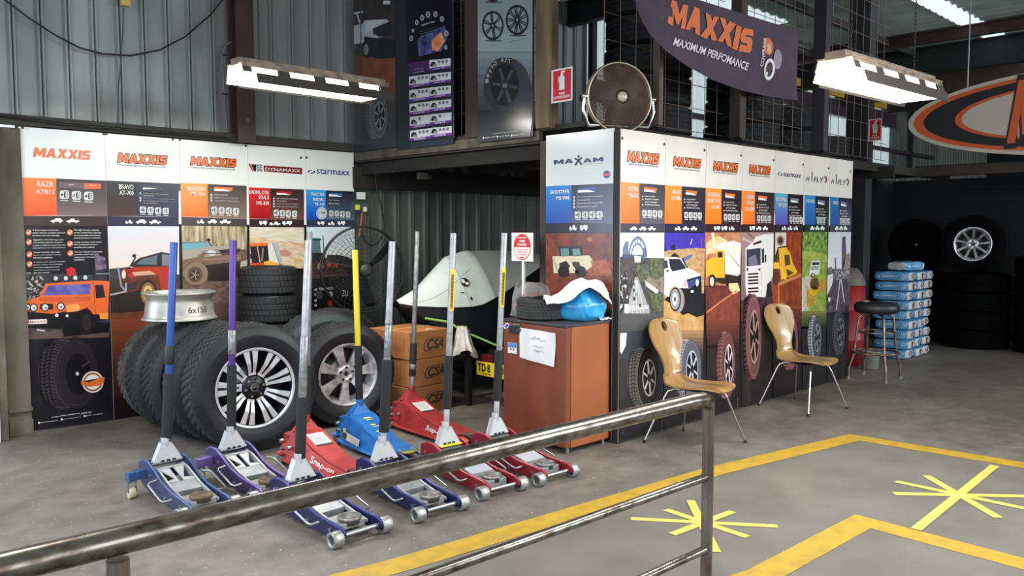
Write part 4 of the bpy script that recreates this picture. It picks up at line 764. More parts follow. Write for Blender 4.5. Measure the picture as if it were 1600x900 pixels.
# ---- three posters hung on the open side of the upper store (plane X)
XP = 4.80
def PX(x, y): return onX(x, y, XP)
d1, d2 = crop(540, 0, 3.75), crop(700, 0, 4.0)
def upper(px0, px1, zt, zb, label, board):
    a = Art('poster', PX, (-1, 0, 0), (0, -1, 0), label, group='posters hung on the upper store'); a.y = (PX(px0, 200).y, PX(px1, 200).y); a.zz = (zt, zb); a.bd = board; a.dark = None; return a
def upbuild(a, **k): return a.build([(XP, a.y[0], a.zz[0]), (XP, a.y[1], a.zz[0]), (XP, a.y[1], a.zz[1]), (XP, a.y[0], a.zz[1])], board=a.bd, edge=(60, 60, 64), **k)
a = upper(555, 619, 4.3, 2.42, 'dark hanging poster with white pickup nose, partly behind the lit lamp', ink((58, 60, 64)))
a.part('vehicle_picture').poly([(58, -260), (296, -260), (296, 560), (58, 560)], ink2((62, 54, 50), (46, 42, 44), 6), 1, d1).poly([(58, 330), (296, 320), (296, 600), (58, 600)], ink2((128, 72, 46), (104, 58, 40), 6), 2, d1)
a.poly([(50, 150), (100, 140), (112, 120), (240, 112), (262, 130), (258, 200), (110, 250), (50, 260)], (172, 176, 180), 3, d1).poly([(120, 122), (235, 113), (175, 165), (120, 190)], (196, 200, 202), 4, d1).line([(52, 78), (104, 68)], 8, (190, 192, 194), 4, d1).line([(66, 78), (86, 140)], 8, (190, 192, 194), 4, d1).poly([(160, 168), (262, 125), (264, 205), (200, 215), (165, 200)], (34, 34, 38), 5, d1)
a.poly([(110, 215), (288, 235), (288, 340), (200, 345), (120, 330)], (30, 29, 32), 4, d1).ell(130, 280, 26, 60, (34, 32, 34), 6, d1).ell(122, 290, 14, 32, (120, 122, 126), 7, d1).poly([(222, 5), (262, 3), (262, 24), (222, 26)], (200, 200, 196), 5, d1)
a.part('tyre_picture').grad([(58, 560), (296, 540), (290, 890), (66, 905)], (70, 62, 58), (50, 55, 60), 3, d1, 5).tyre(182, 680, 70, 135, (96, 98, 100), (78, 80, 82), (120, 124, 126), d1, 6, .5, 8)
upbuild(a)
a = upper(620, 708, 4.3, 2.39, 'dark navy hanging poster with twelve white and purple tyre tiles', ink((40, 44, 54)))
a.part('brand_picture').poly([(340, -300), (634, -300), (622, 345), (362, 380)], (24, 22, 32), 1, d1).poly([(420, 230), (500, 180), (580, 150), (600, 220), (560, 300), (430, 330)], ink2((34, 40, 74), (86, 100, 150), 10), 2, d1).poly([(505, 240), (560, 185), (582, 240), (545, 300), (508, 295)], ink2((206, 110, 62), (236, 160, 110), 12), 3, d1)
for x, y, r in ((418, 132, 12), (450, 104, 14), (484, 86, 15), (528, 84, 14), (566, 112, 14), (592, 196, 14), (588, 278, 11), (386, 225, 13), (396, 180, 9)): a.ring(x, y, r*.9, r*1.25, .55, (170, 172, 178), 4, d1, 14).line([(x-r*.4, y+4), (x+r*.4, y-4)], 4, (170, 172, 178), 4, d1)
a.txt('NEXEN TYRE', (448, 152), (522, 122), TXT, 4, d1, .04)
for k in range(4): a.txt(('original equipment', 'supplier to leading', 'car makers around', 'the world')[k], (432+k*3, 172+k*15), (545-k*10, 140+k*17), (170, 166, 180), 4, d1, .02)
a.part('tile_table')
rows = [(345, 420), (425, 500), (505, 582), (585, 660), (662, 738), (742, 812)]
for k in range(6):
    yt, yb = rows[k]; ty = yt+22; by = yb+24
    for c in range(2):
        xa, xb = ((371+k*1.4, 488+k*1.6), (491+k*1.2, 616+k*1.2))[c]; o = 20 if c == 0 else 0; t0 = yt+o+(4 if c == 0 else 8); t1 = yt+o-(11 if c == 0 else 4); b0 = yb+o-6; b1 = b0-15
        if k == 0 and c == 0:
            a.poly([(xa, t0), (xb, t1), (xb, b1), (xa, b0)], (78, 40, 98), 2, d1).txt('Original', (402, 412), (452, 396), TXT, 3, d1, .0).txt('Equipment', (398, 432), (458, 412), TXT, 3, d1, .0); continue
        a.poly([(xa, t0), (xb, t1), (xb, b1), (xa, b0)], (214, 214, 220), 2, d1); a.poly([(xa, b0-14), (xb, b1-14), (xb, b1), (xa, b0)], (112, 62, 150), 3, d1)
        a.ell(xa+24, b0-24, 18, 28, (44, 42, 48), 4, d1, 16, PI, 2*PI).ell(xa+30, b0-22, 10, 18, (150, 150, 154), 5, d1, 14, PI, 2*PI)
        for q in range(3 if k != 4 else 1): a.ell(xa+58+q*22, (t0+t1)/2+16-q*2, 8, 9, (116, 116, 124), 4, d1, 12)
        a.txt(("N'FERA SU1", "N'FERA RU5", 'ROADIAN HP', "N'BLUE HD", 'CP672', 'ROADIAN 542')[k], (xa+26, b0-4), (xa+90, b1-8), TXT, 5, d1, .02)
a.part('lower_band').poly([(376, 838), (628, 812), (628, 858), (378, 878)], (48, 54, 66), 2, d1)
upbuild(a)
a = upper(747, 832, 4.3, 2.37, 'grey hanging poster of alloy wheels with one large tyre, between two posts', ink((58, 60, 62)))
a.part('wheel_picture').grad([(188, -500), (534, -500), (530, 330), (188, 330)], (96, 108, 112), (150, 166, 170), 1, d2, 7)
def dwheel(cx, cy, rx, ry, n):
    K = (34, 36, 46)
    a.ring(cx, cy, rx, ry, .84, K, 3, d2, 30)
    for k in range(n):
        t_ = k*2*PI/n+.35
        for e in (-.1, .1): a.line([(cx+rx*.2*math.cos(t_+e*2), cy+ry*.2*math.sin(t_+e*2)), (cx+rx*.88*math.cos(t_+e), cy+ry*.88*math.sin(t_+e))], rx*.1, K, 3, d2)
    a.ell(cx, cy, rx*.24, ry*.24, K, 4, d2, 16).ell(cx, cy, rx*.1, ry*.1, (130, 140, 146), 5, d2, 12); a.ell(cx+5, cy+ry+2, rx*.8, 6, (70, 78, 84), 2, d2, 16)
dwheel(281, 160, 68, 92, 6); dwheel(434, 125, 72, 95, 9); dwheel(281, -80, 68, 92, 5); dwheel(434, -115, 72, 95, 8)
a.txt('T-RT', (258, 296), (302, 276), (104, 112, 116), 3, d2, .0).txt('RENEGADE', (386, 268), (470, 240), (104, 112, 116), 3, d2, .0).txt('BOULDER', (244, 50), (325, 20), (104, 112, 116), 3, d2, .0)
a.part('tyre_picture').grad([(188, 320), (530, 320), (520, 700), (188, 700)], (140, 154, 160), (48, 49, 52), 1, d2, 8).ell(370, 560, 150, 200, (62, 62, 68), 3, d2, 34).ell(340, 535, 108, 175, (52, 52, 58), 4, d2, 34).ell(355, 530, 86, 130, (28, 28, 31), 5, d2, 30)
for k in range(6):
    t_ = k*PI/3+.1; a.line([(358, 535), (358+78*math.cos(t_), 535+118*math.sin(t_))], 20, (70, 72, 78), 6, d2)
a.ell(358, 535, 30, 36, (48, 48, 52), 7, d2, 18).ell(358, 535, 14, 16, (110, 110, 114), 8, d2, 12)
for k, ch in enumerate('BRAVO A/T'):
    if ch == ' ': continue
    t_ = 3.35+k*.21; x, y = 352+108*math.cos(t_), 540+165*math.sin(t_); a.txt(ch, (x-8, y+14), (x+10, y-14), (196, 196, 192), 8, d2, .04)
a.part('lower_band').grad([(188, 690), (520, 690), (518, 905), (188, 905)], (44, 45, 47), (66, 68, 70), 9, d2, 5).txt('www.maxxistyres.com.au', (280, 836), (430, 822), TXT, 11, d2, .02)
for x in (225, 312, 402): a.ell(x, 862-(x-225)*.08, 5, 6, TXT, 11, d2, 10).txt('Maxxis Tyres', (x+10, 866-(x-225)*.08), (x+78, 850-(x-225)*.08), TXT, 11, d2, .02)
upbuild(a)
# ================================================================== LAMPS
LAMP_HOUSE = mat((150, 132, 112), .6, c2=(96, 84, 74), scale=10); LAMP_IN = mat((60, 54, 50), .6)
GLOW = mat((255, 252, 240), .5, emit=9)
def lamp(label, loc, rz=0, power=60, L=1.26, cool=(1, .97, .92)):
    r = thing('trough_lamp', label, 'ceiling lamp', loc, rz, 'trough lamps on chains')
    h = L/2
    q = MB(); q.box((0, 0, .155), (L, .13, .05), LAMP_HOUSE); q.box((0, -.085, .138), (L+.02, .05, .012), LAMP_HOUSE); q.box((0, .085, .138), (L+.02, .05, .012), LAMP_HOUSE); q.build('housing', r, bevel=.004)
    for s in (-1, 1):                              # side reflector with four slots
        q = MB(); P = lambda x, t: (x, s*(.105+.045*t), .132-.132*t)
        rows = (0, .16, .46, 1.0)
        def quad(x0, x1, t0, t1): q.add([P(x0, t0), P(x1, t0), P(x1, t1), P(x0, t1)], [(0, 1, 2, 3)], LAMP_HOUSE if t1 <= .17 else LAMP_IN)
        quad(-h, h, 0, .16); quad(-h+.1, h+.03, .46, 1)
        xs = [-h]
        for k in range(4): c = -h+.17+k*.30; xs += [c-.10, c+.10]
        xs.append(h)
        for k in range(0, len(xs), 2): quad(xs[k], xs[k+1], .16, .46)
        q.build('reflector', r, solid=.003)
    q = MB(); a = [(y, z) for y, z in ((-.098, .126), (.098, .126), (.132, .012), (-.132, .012))]
    q.add([(-h, y, z) for y, z in a]+[(h-.1, y, z) for y, z in a], [(0, 3, 2, 1), (4, 5, 6, 7), (0, 1, 5, 4), (1, 2, 6, 5), (2, 3, 7, 6), (3, 0, 4, 7)], GLOW); q.build('diffuser', r)
    for s in (-1, 1):
        q = MB(); z = .18
        while z < ROOF-loc[2]-.02:
            q.tube([(s*h*.7+.006*math.cos(t)*(1 if int(z*40) % 2 else .2), .006*math.cos(t)*(.2 if int(z*40) % 2 else 1), z+.0125+.016*math.sin(t)) for t in [k*PI/4 for k in range(8)]], .0022, BLACKM, 4, True); z += .025
        q.build('chain', r)
    l = bpy.data.lights.new('lamp_light', 'AREA'); l.shape = 'RECTANGLE'; l.size = L; l.size_y = .24; l.energy = power; l.color = cool
    o = bpy.data.objects.new('lamp_light', l); COL.objects.link(o); o.parent = r; o.location = (0, 0, -.01)
    return r
lamp('long trough lamp lit below, hanging in front of the lit sheet wall', (3.36, 5.62, 2.655), 0, 62)
lamp('glaring trough lamp hanging at the right, in front of the oval sign', (5.36, 2.12, 2.47), math.radians(-3), 55)
for x, y, z in ((0.4, 3.0, 3.1), (4.1, 1.05, 2.98), (5.4, -1.6, 3.0), (-0.6, 5.2, 3.2)):  # unseen lamps added for brightness; one set for a reflection on a poster
    lamp('lit trough lamp added out of view to brighten the workshop', (x, y, z), 0, 70, cool=(1, .98, .95))

# ================================================================== TYRES AND WHEELS
def tyre_mb(R, w, rr, seg=120, lug=.006, grooves=4, m=None, wall=None, seed=0, bands=True):
    """tyre lathed round local z, centred; tread with rib grooves and staggered lugs"""
    m = m or RUBBER; wall = wall or RUBBER_WALL; q = MB(); tw = w*.42; P = []
    side = [(rr, -.40*w), (rr+.012, -.44*w), (rr+(R-rr)*.25, -.485*w), (rr+(R-rr)*.5, -.50*w), (rr+(R-rr)*.56, -.507*w), (rr+(R-rr)*.6, -.497*w), (rr+(R-rr)*.8, -.475*w), (R-.022, -.45*w), (R-.008, -.43*w)]
    tread = []; nb = grooves+1
    for b in range(nb):
        z0 = -tw+2*tw*b/nb; z1 = -tw+2*tw*(b+1)/nb; g = .0045 if b else 0
        tread += [(R, z0+g, b), (R, z1-(.0045 if b < nb-1 else 0), b)]
        if b < nb-1: tread += [(R-.009, z1-.003, -1), (R-.009, z1+.003, -1)]
    prof = side+[(r, z) for r, z, b in tread]+[(r, -z) for r, z in side[::-1]]; ns = len(side)
    def rf(i, j, r):
        if ns <= j < ns+len(tread):
            b = tread[j-ns][2]
            if b >= 0: return r-(lug*1.1 if (i+b) % 3 == 0 else 0)
        elif j in (ns-1, ns-2, ns+len(tread), ns+len(tread)+1): return r-(lug*.55 if i % 3 == 0 else 0)
        return r
    n0 = len(q.f); q.lathe(prof, m, seg, rf, smooth=False)
    kw = q._m(wall); K = len(prof)-1
    for f in range(n0, len(q.f)):
        j = (f-n0) % K
        if j < ns-2 or j > K-ns+1: q.mi[f] = kw; q.sm[f] = True
    return q
def tyre_inner(q, R, w, rr, m=BLACKM):
    q.lathe([(rr, -.40*w), (rr+.02, -.36*w), (R-.045, -.40*w), (R-.03, 0), (R-.045, .40*w), (rr+.02, .36*w), (rr, .40*w)], m, 40)
_cache = {}
def loose_tyre(label, loc, R, w, rr, rot=(0, 0, 0), group=None, key=None, m=None, seg=120, lug=.006, grooves=4, cat='tyre', wall=None):
    k = key or (R, w, rr, m, seg, lug, grooves)
    if k not in _cache:
        q = tyre_mb(R, w, rr, seg, lug, grooves, m, wall); tyre_inner(q, R, w, rr); o = q.build('tyre'); _cache[k] = o
    else:
        o = _cache[k].copy(); COL.objects.link(o)
        for x in ('group',):
            if x in o: del o[x]
    o.location = loc; o.rotation_euler = rot; return tag(o, label, cat, group)
def face_rot(nx, ny, tilt=0):
    """rotation that turns local +z to the horizontal direction (nx,ny), leaned back by tilt"""
    return (Vector((nx, ny, math.tan(tilt)))).to_track_quat('Z', 'Y').to_euler()
def alloy(root, R, w, kind):
    """rim parts for a wheel of rim radius R; outer face towards +z"""
    H = w*.40; face = H-.012
    DK = mat((10, 10, 11), .35); MS = mat((222, 224, 226), .34, .55); PL = mat((228, 229, 230), .24, .5, c2=(160, 160, 162), scale=18)
    rm = MS if kind == 'twin' else PL
    q = MB(); q.lathe([(R+.008, H+.004), (R-.004, H+.006), (R-.012, H-.004), (R-.03, H-.05), (R-.045, 0), (R-.03, -H), (R+.006, -H-.004)], DK if kind == 'twin' else PL, 56); q.lathe([(R+.009, H+.005), (R-.003, H+.0075), (R-.013, H-.003)], rm, 56)
    q.build('rim', root)
    q = MB(); q.lathe([(0, -.01), (R-.05, -.01), (R-.05, -.03), (0, -.03)], mat((70, 70, 72), .5, .8), 40); q.lathe([(.03, .002), (R*.55, .002), (R*.55, -.012)], mat((110, 108, 106), .4, .9), 36); q.build('brake_disc', root)
    if kind == 'twin':
        for k in range(9):
            a = 2*PI*k/9+.28; q = MB(); q.M = rotz(a)
            zc = face-.03; zo = face
            q.prism([(R*.30, -R*.085, zc-.012), (R*.60, -R*.135, zo-.012), (R*.985, -R*.175, zo-.012), (R*.985, R*.175, zo-.012), (R*.60, R*.135, zo-.012), (R*.30, R*.085, zc-.012)], (0, 0, -.03), DK)
            for s in (-1, 1):
                p = [(R*.36, s*R*.018, zc), (R*.36, s*R*.085, zc), (R*.62, s*R*.13, zo-.002), (R*.985, s*R*.20, zo), (R*.985, s*R*.040, zo), (R*.62, s*R*.028, zo-.002)]
                q.prism(p if s > 0 else p[::-1], (0, 0, -.02), MS, DK)
            q.prism([(R*.31, -R*.095, zc), (R*.37, -R*.1, zc), (R*.37, R*.1, zc), (R*.31, R*.095, zc)], (0, 0, -.02), MS, DK)
            q.build('spoke', root)
        q = MB(); q.lathe([(0, face-.028), (R*.27, face-.028), (R*.33, face-.045), (R*.33, face-.075)], DK, 32); q.build('hub', root)
        for k in range(6):
            a = 2*PI*k/6+.2; q = MB(); q.cyl((R*.235*math.cos(a), R*.235*math.sin(a), face-.03), (R*.235*math.cos(a), R*.235*math.sin(a), face-.008), .011, CHROME, n=6, smooth=False); q.build('wheel_nut', root)
        q = MB(); q.lathe([(0, face-.012), (R*.10, face-.014), (R*.125, face-.028)], DK, 24); q.lathe([(R*.075, face-.0125), (R*.11, face-.0125)], CHROME, 24); q.box((0, 0, face-.0115), (R*.2, .008, .003), CHROME); q.build('centre_cap', root)
    else:
        n = 7 if kind == 'wide' else 9
        for k in range(n):
            a = 2*PI*k/n+.12; q = MB(); q.M = rotz(a); zc = face-.03; zo = face-.008
            if kind == 'wide': q.prism([(R*.22, -R*.10, zc), (R*.45, -R*.115, zc+.01), (R*.985, -R*.20, zo), (R*.985, R*.20, zo), (R*.45, R*.115, zc+.01), (R*.22, R*.10, zc)], (0, 0, -.035), PL)
            else: q.prism([(R*.2, -R*.06, zc), (R*.985, -R*.10, zo), (R*.985, R*.08, zo), (R*.2, R*.05, zc)], (0, 0, -.03), mat((104, 102, 98), .35, .9))  # darkened metal puts the dimness of the bay into the colour
            q.build('spoke', root, bevel=.003)
        q = MB(); q.lathe([(R*.09, face-.06), (R*.09, face-.022), (R*.30, face-.022), (R*.36, face-.045), (R*.36, face-.08)], PL, 32); q.disc(R*.09, face-.05, BLACKM)
        q.build('hub', root)
        for k in range(5):
            a = 2*PI*k/5+.3; q = MB(); q.cyl((R*.215*math.cos(a), R*.215*math.sin(a), face-.024), (R*.215*math.cos(a), R*.215*math.sin(a), face-.0205), R*.05, mat((40, 38, 36), .5), n=12); q.build('bolt_hole', root)
def wheel(label, loc, R, w, rr, rot, kind, group=None, lug=.006):
    r = thing('wheel', label, 'wheel', loc, 0, group, rot)
    q = tyre_mb(R, w, rr, 150, lug); tyre_inner(q, R, w, rr); q.build('tyre', r); alloy(r, rr, w, kind); return r
WN = (-.12, -.993)
def back(c, t): return (c[0]-WN[0]*t, c[1]-WN[1]*t, c[2])
wheel('black and silver alloy wheel with wide tyre, at the front of the leaning row', (2.795, 5.61, .468), .466, .26, .288, face_rot(*WN), 'twin')
GT = 'off-road tyres leaning behind the front wheel'
for k, (ex, Y, R) in enumerate(((262, 5.89, .462), (229, 6.165, .462), (202, 6.45, .46), (190, 6.725, .455))):
    X = onY(ex, 585, Y).x+R
    loose_tyre(('black off-road tyre standing directly behind the black and silver wheel', 'black off-road tyre standing second behind the black and silver wheel', 'black off-road tyre standing third behind the black and silver wheel', 'worn tan-streaked tyre at the left end of the leaning row')[k], (X, Y, R), R, .235, .29, face_rot(*WN), GT, m=None if k < 3 else RUBBER_OLD, lug=.009, seg=150)
c2w = onY(537, 590, 5.83)
wheel('chrome seven-spoke wheel standing right of the black and silver wheel', (c2w.x, 5.83, .423), .422, .24, .254, face_rot(-.16, -.987), 'wide')
loose_tyre('large tyre with greenish sidewall standing just behind the chrome wheel', (3.72, 6.14, .46), .46, .25, .29, face_rot(-.1, -.99), 'tyres behind the chrome wheel', m=mat((36, 40, 40), .6), wall=mat((52, 60, 58), .5))
loose_tyre('dark tyre standing second behind the chrome wheel', (4.02, 6.42, .455), .455, .25, .29, face_rot(-.1, -.99), 'tyres behind the chrome wheel')
for k in range(5):
    loose_tyre(('lowest hidden tyre of the small-tyre column against the red poster', 'second tyre from the floor in the column against the red poster', 'third tyre from the floor in the column against the red poster', 'tyre just below the top one in the column against the red poster', 'topmost tyre of the column standing against the red poster')[k],
        (3.66, 6.96, .13+.257*k), .262, .25, .15, (0, 0, k*.4), 'column of small tyres against the wall', lug=.003, grooves=3)
# bare steel rim lying on the leaning row
q = MB(); SR = mat((176, 174, 164), .4, .6, c2=(140, 138, 130), scale=6)
q.lathe([(.262, .09), (.268, .102), (.258, .105), (.25, .085), (.244, .066), (.236, .055), (.238, .03), (.246, .0), (.252, -.06), (.258, -.085), (.276, -.098), (.270, -.106), (.25, -.092), (.235, -.05), (.228, .04), (.24, .08), (.252, .10)], SR, 48)
q.lathe([(.207, -.03), (.15, -.01), (.10, -.03), (.05, -.03)], SR, 40)
o = q.build('steel_rim', loc=(2.56, 6.28, 1.037)); tag(o, 'bare pale steel wheel rim lying on top of the leaning tyres', 'wheel rim')
q = MB(); u_ = Vector((.72, -.69, 0)); c_ = Vector((-.12, -.19, 0))
q.text('6x150', lambda p: (lambda t: (.2535*math.sin(t), -.2535*math.cos(t), -.045+.045*p[1]))(-.15+.62*p[0]), mat((66, 64, 62), .7)); q.build('chalk_mark', o)

# ================================================================== TROLLEY JACKS
def handle(r, segs, top, base=(0, 0, .19)):
    b = Vector(base); t = Vector(top)
    for nm, f0, f1, rad, m in segs:
        q = MB(); q.cyl(b+(t-b)*f0, b+(t-b)*f1, rad, m, n=18); q.build(nm, r, bevel=.002)
    return b, t
def rod_grip(r, s, y0=-.2, y1=-.42, z=.12, x=.135):
    q = MB(); q.tube([(s*x, y0, z+.03), (s*(x+.045), y0-.005, z+.022), (s*(x+.055), y0-.02, z+.015), (s*(x+.055), y1+.02, z-.035), (s*(x+.045), y1+.005, z-.04), (s*x, y1, z-.035)], .0065, STEEL, 8); q.build('side_handle', r)
def caster(r, x, y, wm=(188, 176, 146)):
    q = MB(); q.box((x, y, .105), (.055, .055, .008), STEEL); q.cyl((x, y, .09), (x, y, .15), .012, STEEL); q.cyl((x, y, .15), (x, y, .165), .018, STEEL, n=6, smooth=False)
    for s in (-1, 1): q.box((x+s*.024, y-.012, .07), (.004, .04, .06), STEEL)
    c = q.build('caster', r); q = MB(); q.cyl((x-.019, y-.015, .035), (x+.019, y-.015, .035), .0345, mat(wm, .5), n=20); q.build('caster_wheel', c, bevel=.004)
def alu_jack(label, loc, rz, paint, segs, top, plate=None, casters=(-1, 1), lipc=None, saddle_rust=False, lift=True, yoke_lip=None):
    r = thing('trolley_jack', label, 'trolley jack', loc, rz, 'trolley jacks parked in a row')
    pm = mat(paint, .38, .2, coat=.15); lip = mat(lipc or tuple(min(255, int(v*1.35+22)) for v in paint), .3, .3)
    prof = [(.13, .095), (.12, .185), (.05, .215), (-.03, .215), (-.10, .190), (-.22, .135), (-.36, .105), (-.52, .095), (-.60, .09), (-.632, .07), (-.632, .045), (-.60, .028), (-.40, .022), (-.12, .03), (.04, .05)]
    for s in (-1, 1):
        q = MB(); x = s*.118; q.prism([(x, y, z) for y, z in prof], (-s*.012, 0, 0), pm); p = q.build('side_plate', r, bevel=.003)
        q = MB(); q.tube([(x-s*.006, y, z+.002) for y, z in prof[1:10]], .0065, lip, 6); q.build('rolled_edge', p)
        for y, z in ((.06, .15), (-.06, .14), (-.50, .06), (-.28, .055)): q = MB(); q.cyl((x, y, z), (x+s*.007, y, z), .011, STEEL, n=12); q.build('bolt', p)
        rod_grip(r, s)
    # rear cross block, lift arm, saddle
    q = MB(); q.box((0, .07, .11), (.21, .09, .05), pm); q.cyl((-.112, .0, .19), (.112, .0, .19), .012, STEEL); q.box((0, .03, .205), (.2, .05, .006), BLACKM); q.build('rear_block', r, bevel=.003)
    q = MB()
    if lift:
        for s in (-1, 1): q.prism([(s*.078, y, z) for y, z in ((-.04, .185), (-.12, .175), (-.30, .115), (-.46, .085), (-.54, .075), (-.54, .06), (-.44, .065), (-.28, .09), (-.1, .14), (-.04, .15))], (s*.012, 0, 0), ALU_L)
        for s in (-1, 1): q.prism([(s*.012, -.06, .180), (s*.078, -.06, .180), (s*.078, -.08, .176), (s*.028, -.2, .138), (s*.078, -.215, .133), (s*.078, -.235, .127), (s*.012, -.235, .127)], (0, 0, -.008), ALU_L)
        q.box((0, -.07, .176), (.16, .03, .01), ALU_L); q.prism([(-.078, -.235, .127), (.078, -.235, .127), (.078, -.34, .098), (-.078, -.34, .098)], (0, .01, -.05), ALU); q.box((0, -.46, .066), (.15, .15, .03), ALU_L)
        q.cyl((-.02, -.1, .10), (.0, -.32, .075), .028, mat((96, 92, 86), .4, .7))
    else:
        q.prism([(-.085, .0, .2), (.085, .0, .2), (.085, -.2, .142), (.085, -.44, .092), (-.085, -.44, .092), (-.085, -.2, .142)], (0, 0, -.012), ALU); q.box((0, -.48, .065), (.15, .14, .045), ALU)
    q.build('lift_arm', r, bevel=.002)
    sm = mat((120, 98, 76), .8, c2=(78, 66, 56), scale=20) if saddle_rust else mat((150, 150, 148), .45, .6, c2=(110, 108, 104), scale=30)
    q = MB(); q.M = T(0, -.50, 0); q.lathe([(.0, .1), (.05, .1), (.053, .107), (.062, .107), (.065, .098), (.06, .09), (.054, .088), (.054, .066), (0, .066)], sm, 28); q.lathe([(.0, .104), (.02, .104), (.022, .1)], sm, 16)
    q.build('saddle', r)
    q = MB(); q.cyl((-.15, -.60, .052), (.15, -.60, .052), .012, STEEL); q.build('front_axle', r)
    for s in (-1, 1):
        q = MB(); q.M = T(s*.152, -.60, .043) @ RY(PI/2); q.lathe([(.026, -.028), (.041, -.03), (.043, -.026), (.043, .026), (.041, .03), (.026, .028), (.024, .02), (.024, -.02)], mat((176, 178, 178), .45, .75, c2=(140, 140, 138), scale=30), 24, close=True); q.disc(.025, 0, mat((96, 96, 96), .5, .6)); q.build('front_roller', r)
    for s in casters:
        q = MB(); aw = .10 if s < 0 else .06; q.box((s*(.115+aw/2), .045, .135), (aw, .06, .055), lip if len(casters) else pm); q.build('caster_arm', r, bevel=.004); caster(r, s*(.195 if s < 0 else .155), .05)
    if plate:
        q = MB()
        a = Vector((0, -.13, .166)); d = Vector((0, -.27, -.066)).normalized()
        for f0, f1, c in ((0, .115, (226, 226, 222)), (.115, .15, (214, 196, 70)), (.15, .28, (168, 172, 178))):
            q.prism([(-.084, a.y+d.y*f0, a.z+d.z*f0), (.084, a.y+d.y*f0, a.z+d.z*f0), (.084, a.y+d.y*f1, a.z+d.z*f1), (-.084, a.y+d.y*f1, a.z+d.z*f1)], (0, 0, .002), mat(c, .45))
        for k in range(4): q.box((-.02+.014*k, -.17-.012*(k % 2), .162-.003*(k % 2)), (.012, .006, .004), mat((90, 80, 80), .6))
        q.build('instruction_plate', r)
    # yoke and handle
    q = MB(); n = Vector((.012*.0, .0, 0)); bw, tw, z0, z1 = .088, .03, .205, .315
    for y in (-.022, .018): q.prism([(-bw, y-.02, z0), (bw, y-.02, z0), (tw, y, z1), (-tw, y, z1)], (0, .006, 0), ALU_L)
    for s in (-1, 1): q.prism([(s*bw, -.042, z0), (s*bw, .004, z0), (s*tw, .024, z1), (s*tw, -.022, z1)], (-s*.006, 0, 0), ALU_L)
    q.cyl((0, 0, z0), (0, 0, z1+.03), .026, ALU_L)
    for k in range(3): q.box((-.035+.035*k, -.045, z0+.006), (.02, .004, .014), BLACKM)
    q.build('handle_yoke', r, bevel=.002)
    if yoke_lip: q = MB(); q.box((0, -.055, .202), (.17, .03, .008), mat(yoke_lip, .4)); q.build('edge_strip', r)
    handle(r, segs, top); return r
SIL = mat((176, 176, 180), .42, .45, c2=(150, 150, 154), scale=14); SIL_D = mat((150, 152, 152), .4, .6, c2=(112, 114, 114), scale=18)
DUCT = mat((150, 152, 152), .3, .6, c2=(118, 118, 118), scale=40); YST = mat((226, 206, 50), .5)
def warn(r, top, f0, f1, base=(0, 0, .19)):
    """yellow warning sticker with tiny print on the side of the handle that faces the camera"""
    b = Vector(base); t = Vector(top); q = MB()
    pts = []
    a0 = b+(t-b)*f0; a1 = b+(t-b)*f1
    for i in range(7):
        a = math.radians(-150+20*i); d = Vector((math.cos(a), math.sin(a), 0))*.0212; pts += [a0+d, a1+d]
    q.add(pts, [(2*i, 2*i+2, 2*i+3, 2*i+1) for i in range(6)], YST, True)
    for k in range(9):
        z = f0+(f1-f0)*(.1+.09*k); c = b+(t-b)*z
        for a in (-126, -110, -94):
            d = Vector((math.cos(math.radians(a)), math.sin(math.radians(a)), 0)); q.box(c+d*.0216, (.003, .003, .03), mat((80, 70, 40), .6))
    q.build('warning_sticker', r)
BL, PU = mat((44, 78, 150), .38, .25), mat((86, 56, 134), .38, .25)
alu_jack('blue trolley jack with blue handle, leftmost in the rear row', (1.935, 5.02, 0), math.radians(0), (44, 54, 92), [('stub', .09, .12, .024, mat((62, 92, 148), .4, .4)), ('grip', .11, .40, .0315, FOAM), ('handle_tube', .40, 1, .023, BL), ('tape_wrap', .445, .53, .027, BLACKM)], (.10, .03, 1.535), lipc=(62, 88, 136), saddle_rust=True)
alu_jack('purple trolley jack with purple handle beside the big alloy wheel', (2.355, 5.02, 0), math.radians(0), (58, 45, 88), [('stub', .09, .115, .024, mat((104, 64, 128), .4, .4)), ('grip', .10, .40, .0305, FOAM), ('handle_tube', .40, 1, .0225, PU), ('tape_wrap', .455, .57, .026, DUCT)], (.075, .06, 1.545), lipc=(124, 104, 170), saddle_rust=True)
NAVY = (27, 30, 76)
alu_jack('navy trolley jack with silver handle, nearest the railing at front left', (2.335, 4.125, 0), math.radians(1), NAVY, [('grip', .09, .345, .0305, FOAM), ('handle_tube', .345, 1, .021, SIL), ('tape_wrap', .35, .60, .0245, DUCT)], (.105, .03, 1.55), casters=(), lipc=(54, 56, 118))
alu_jack('navy trolley jack with silver handle, middle of the front row', (2.905, 4.115, 0), math.radians(-3), NAVY, [('stub', .08, .13, .019, SIL), ('grip', .13, .46, .0315, FOAM), ('handle_tube', .46, 1, .021, SIL), ('tape_wrap', .47, .62, .023, DUCT), ('collar', .62, .64, .024, SIL_D)], (.105, .03, 1.54), casters=(), lipc=(54, 56, 118))
RED2 = (128, 26, 38)
for lb, loc, rz, tp in (('dark red trolley jack with yellow handle sticker, second from right', (3.425, 4.135, 0), -5, (.10, .04, 1.59)), ('dark red trolley jack parked against the brown fridge, rightmost', (3.84, 4.095, 0), -2.5, (.112, .03, 1.59))):
    r = alu_jack(lb, loc, math.radians(rz), RED2, [('stub', .09, .18, .0195, ALU_L), ('grip', .17, .42, .029, FOAM), ('handle_tube', .42, 1, .0205, SIL), ('collar', .525, .53, .0215, SIL_D)], tp, plate=True, casters=(), lipc=(170, 60, 70), lift=False, yoke_lip=(222, 206, 66) if rz == -5 else None)
    warn(r, tp, .635, .83)
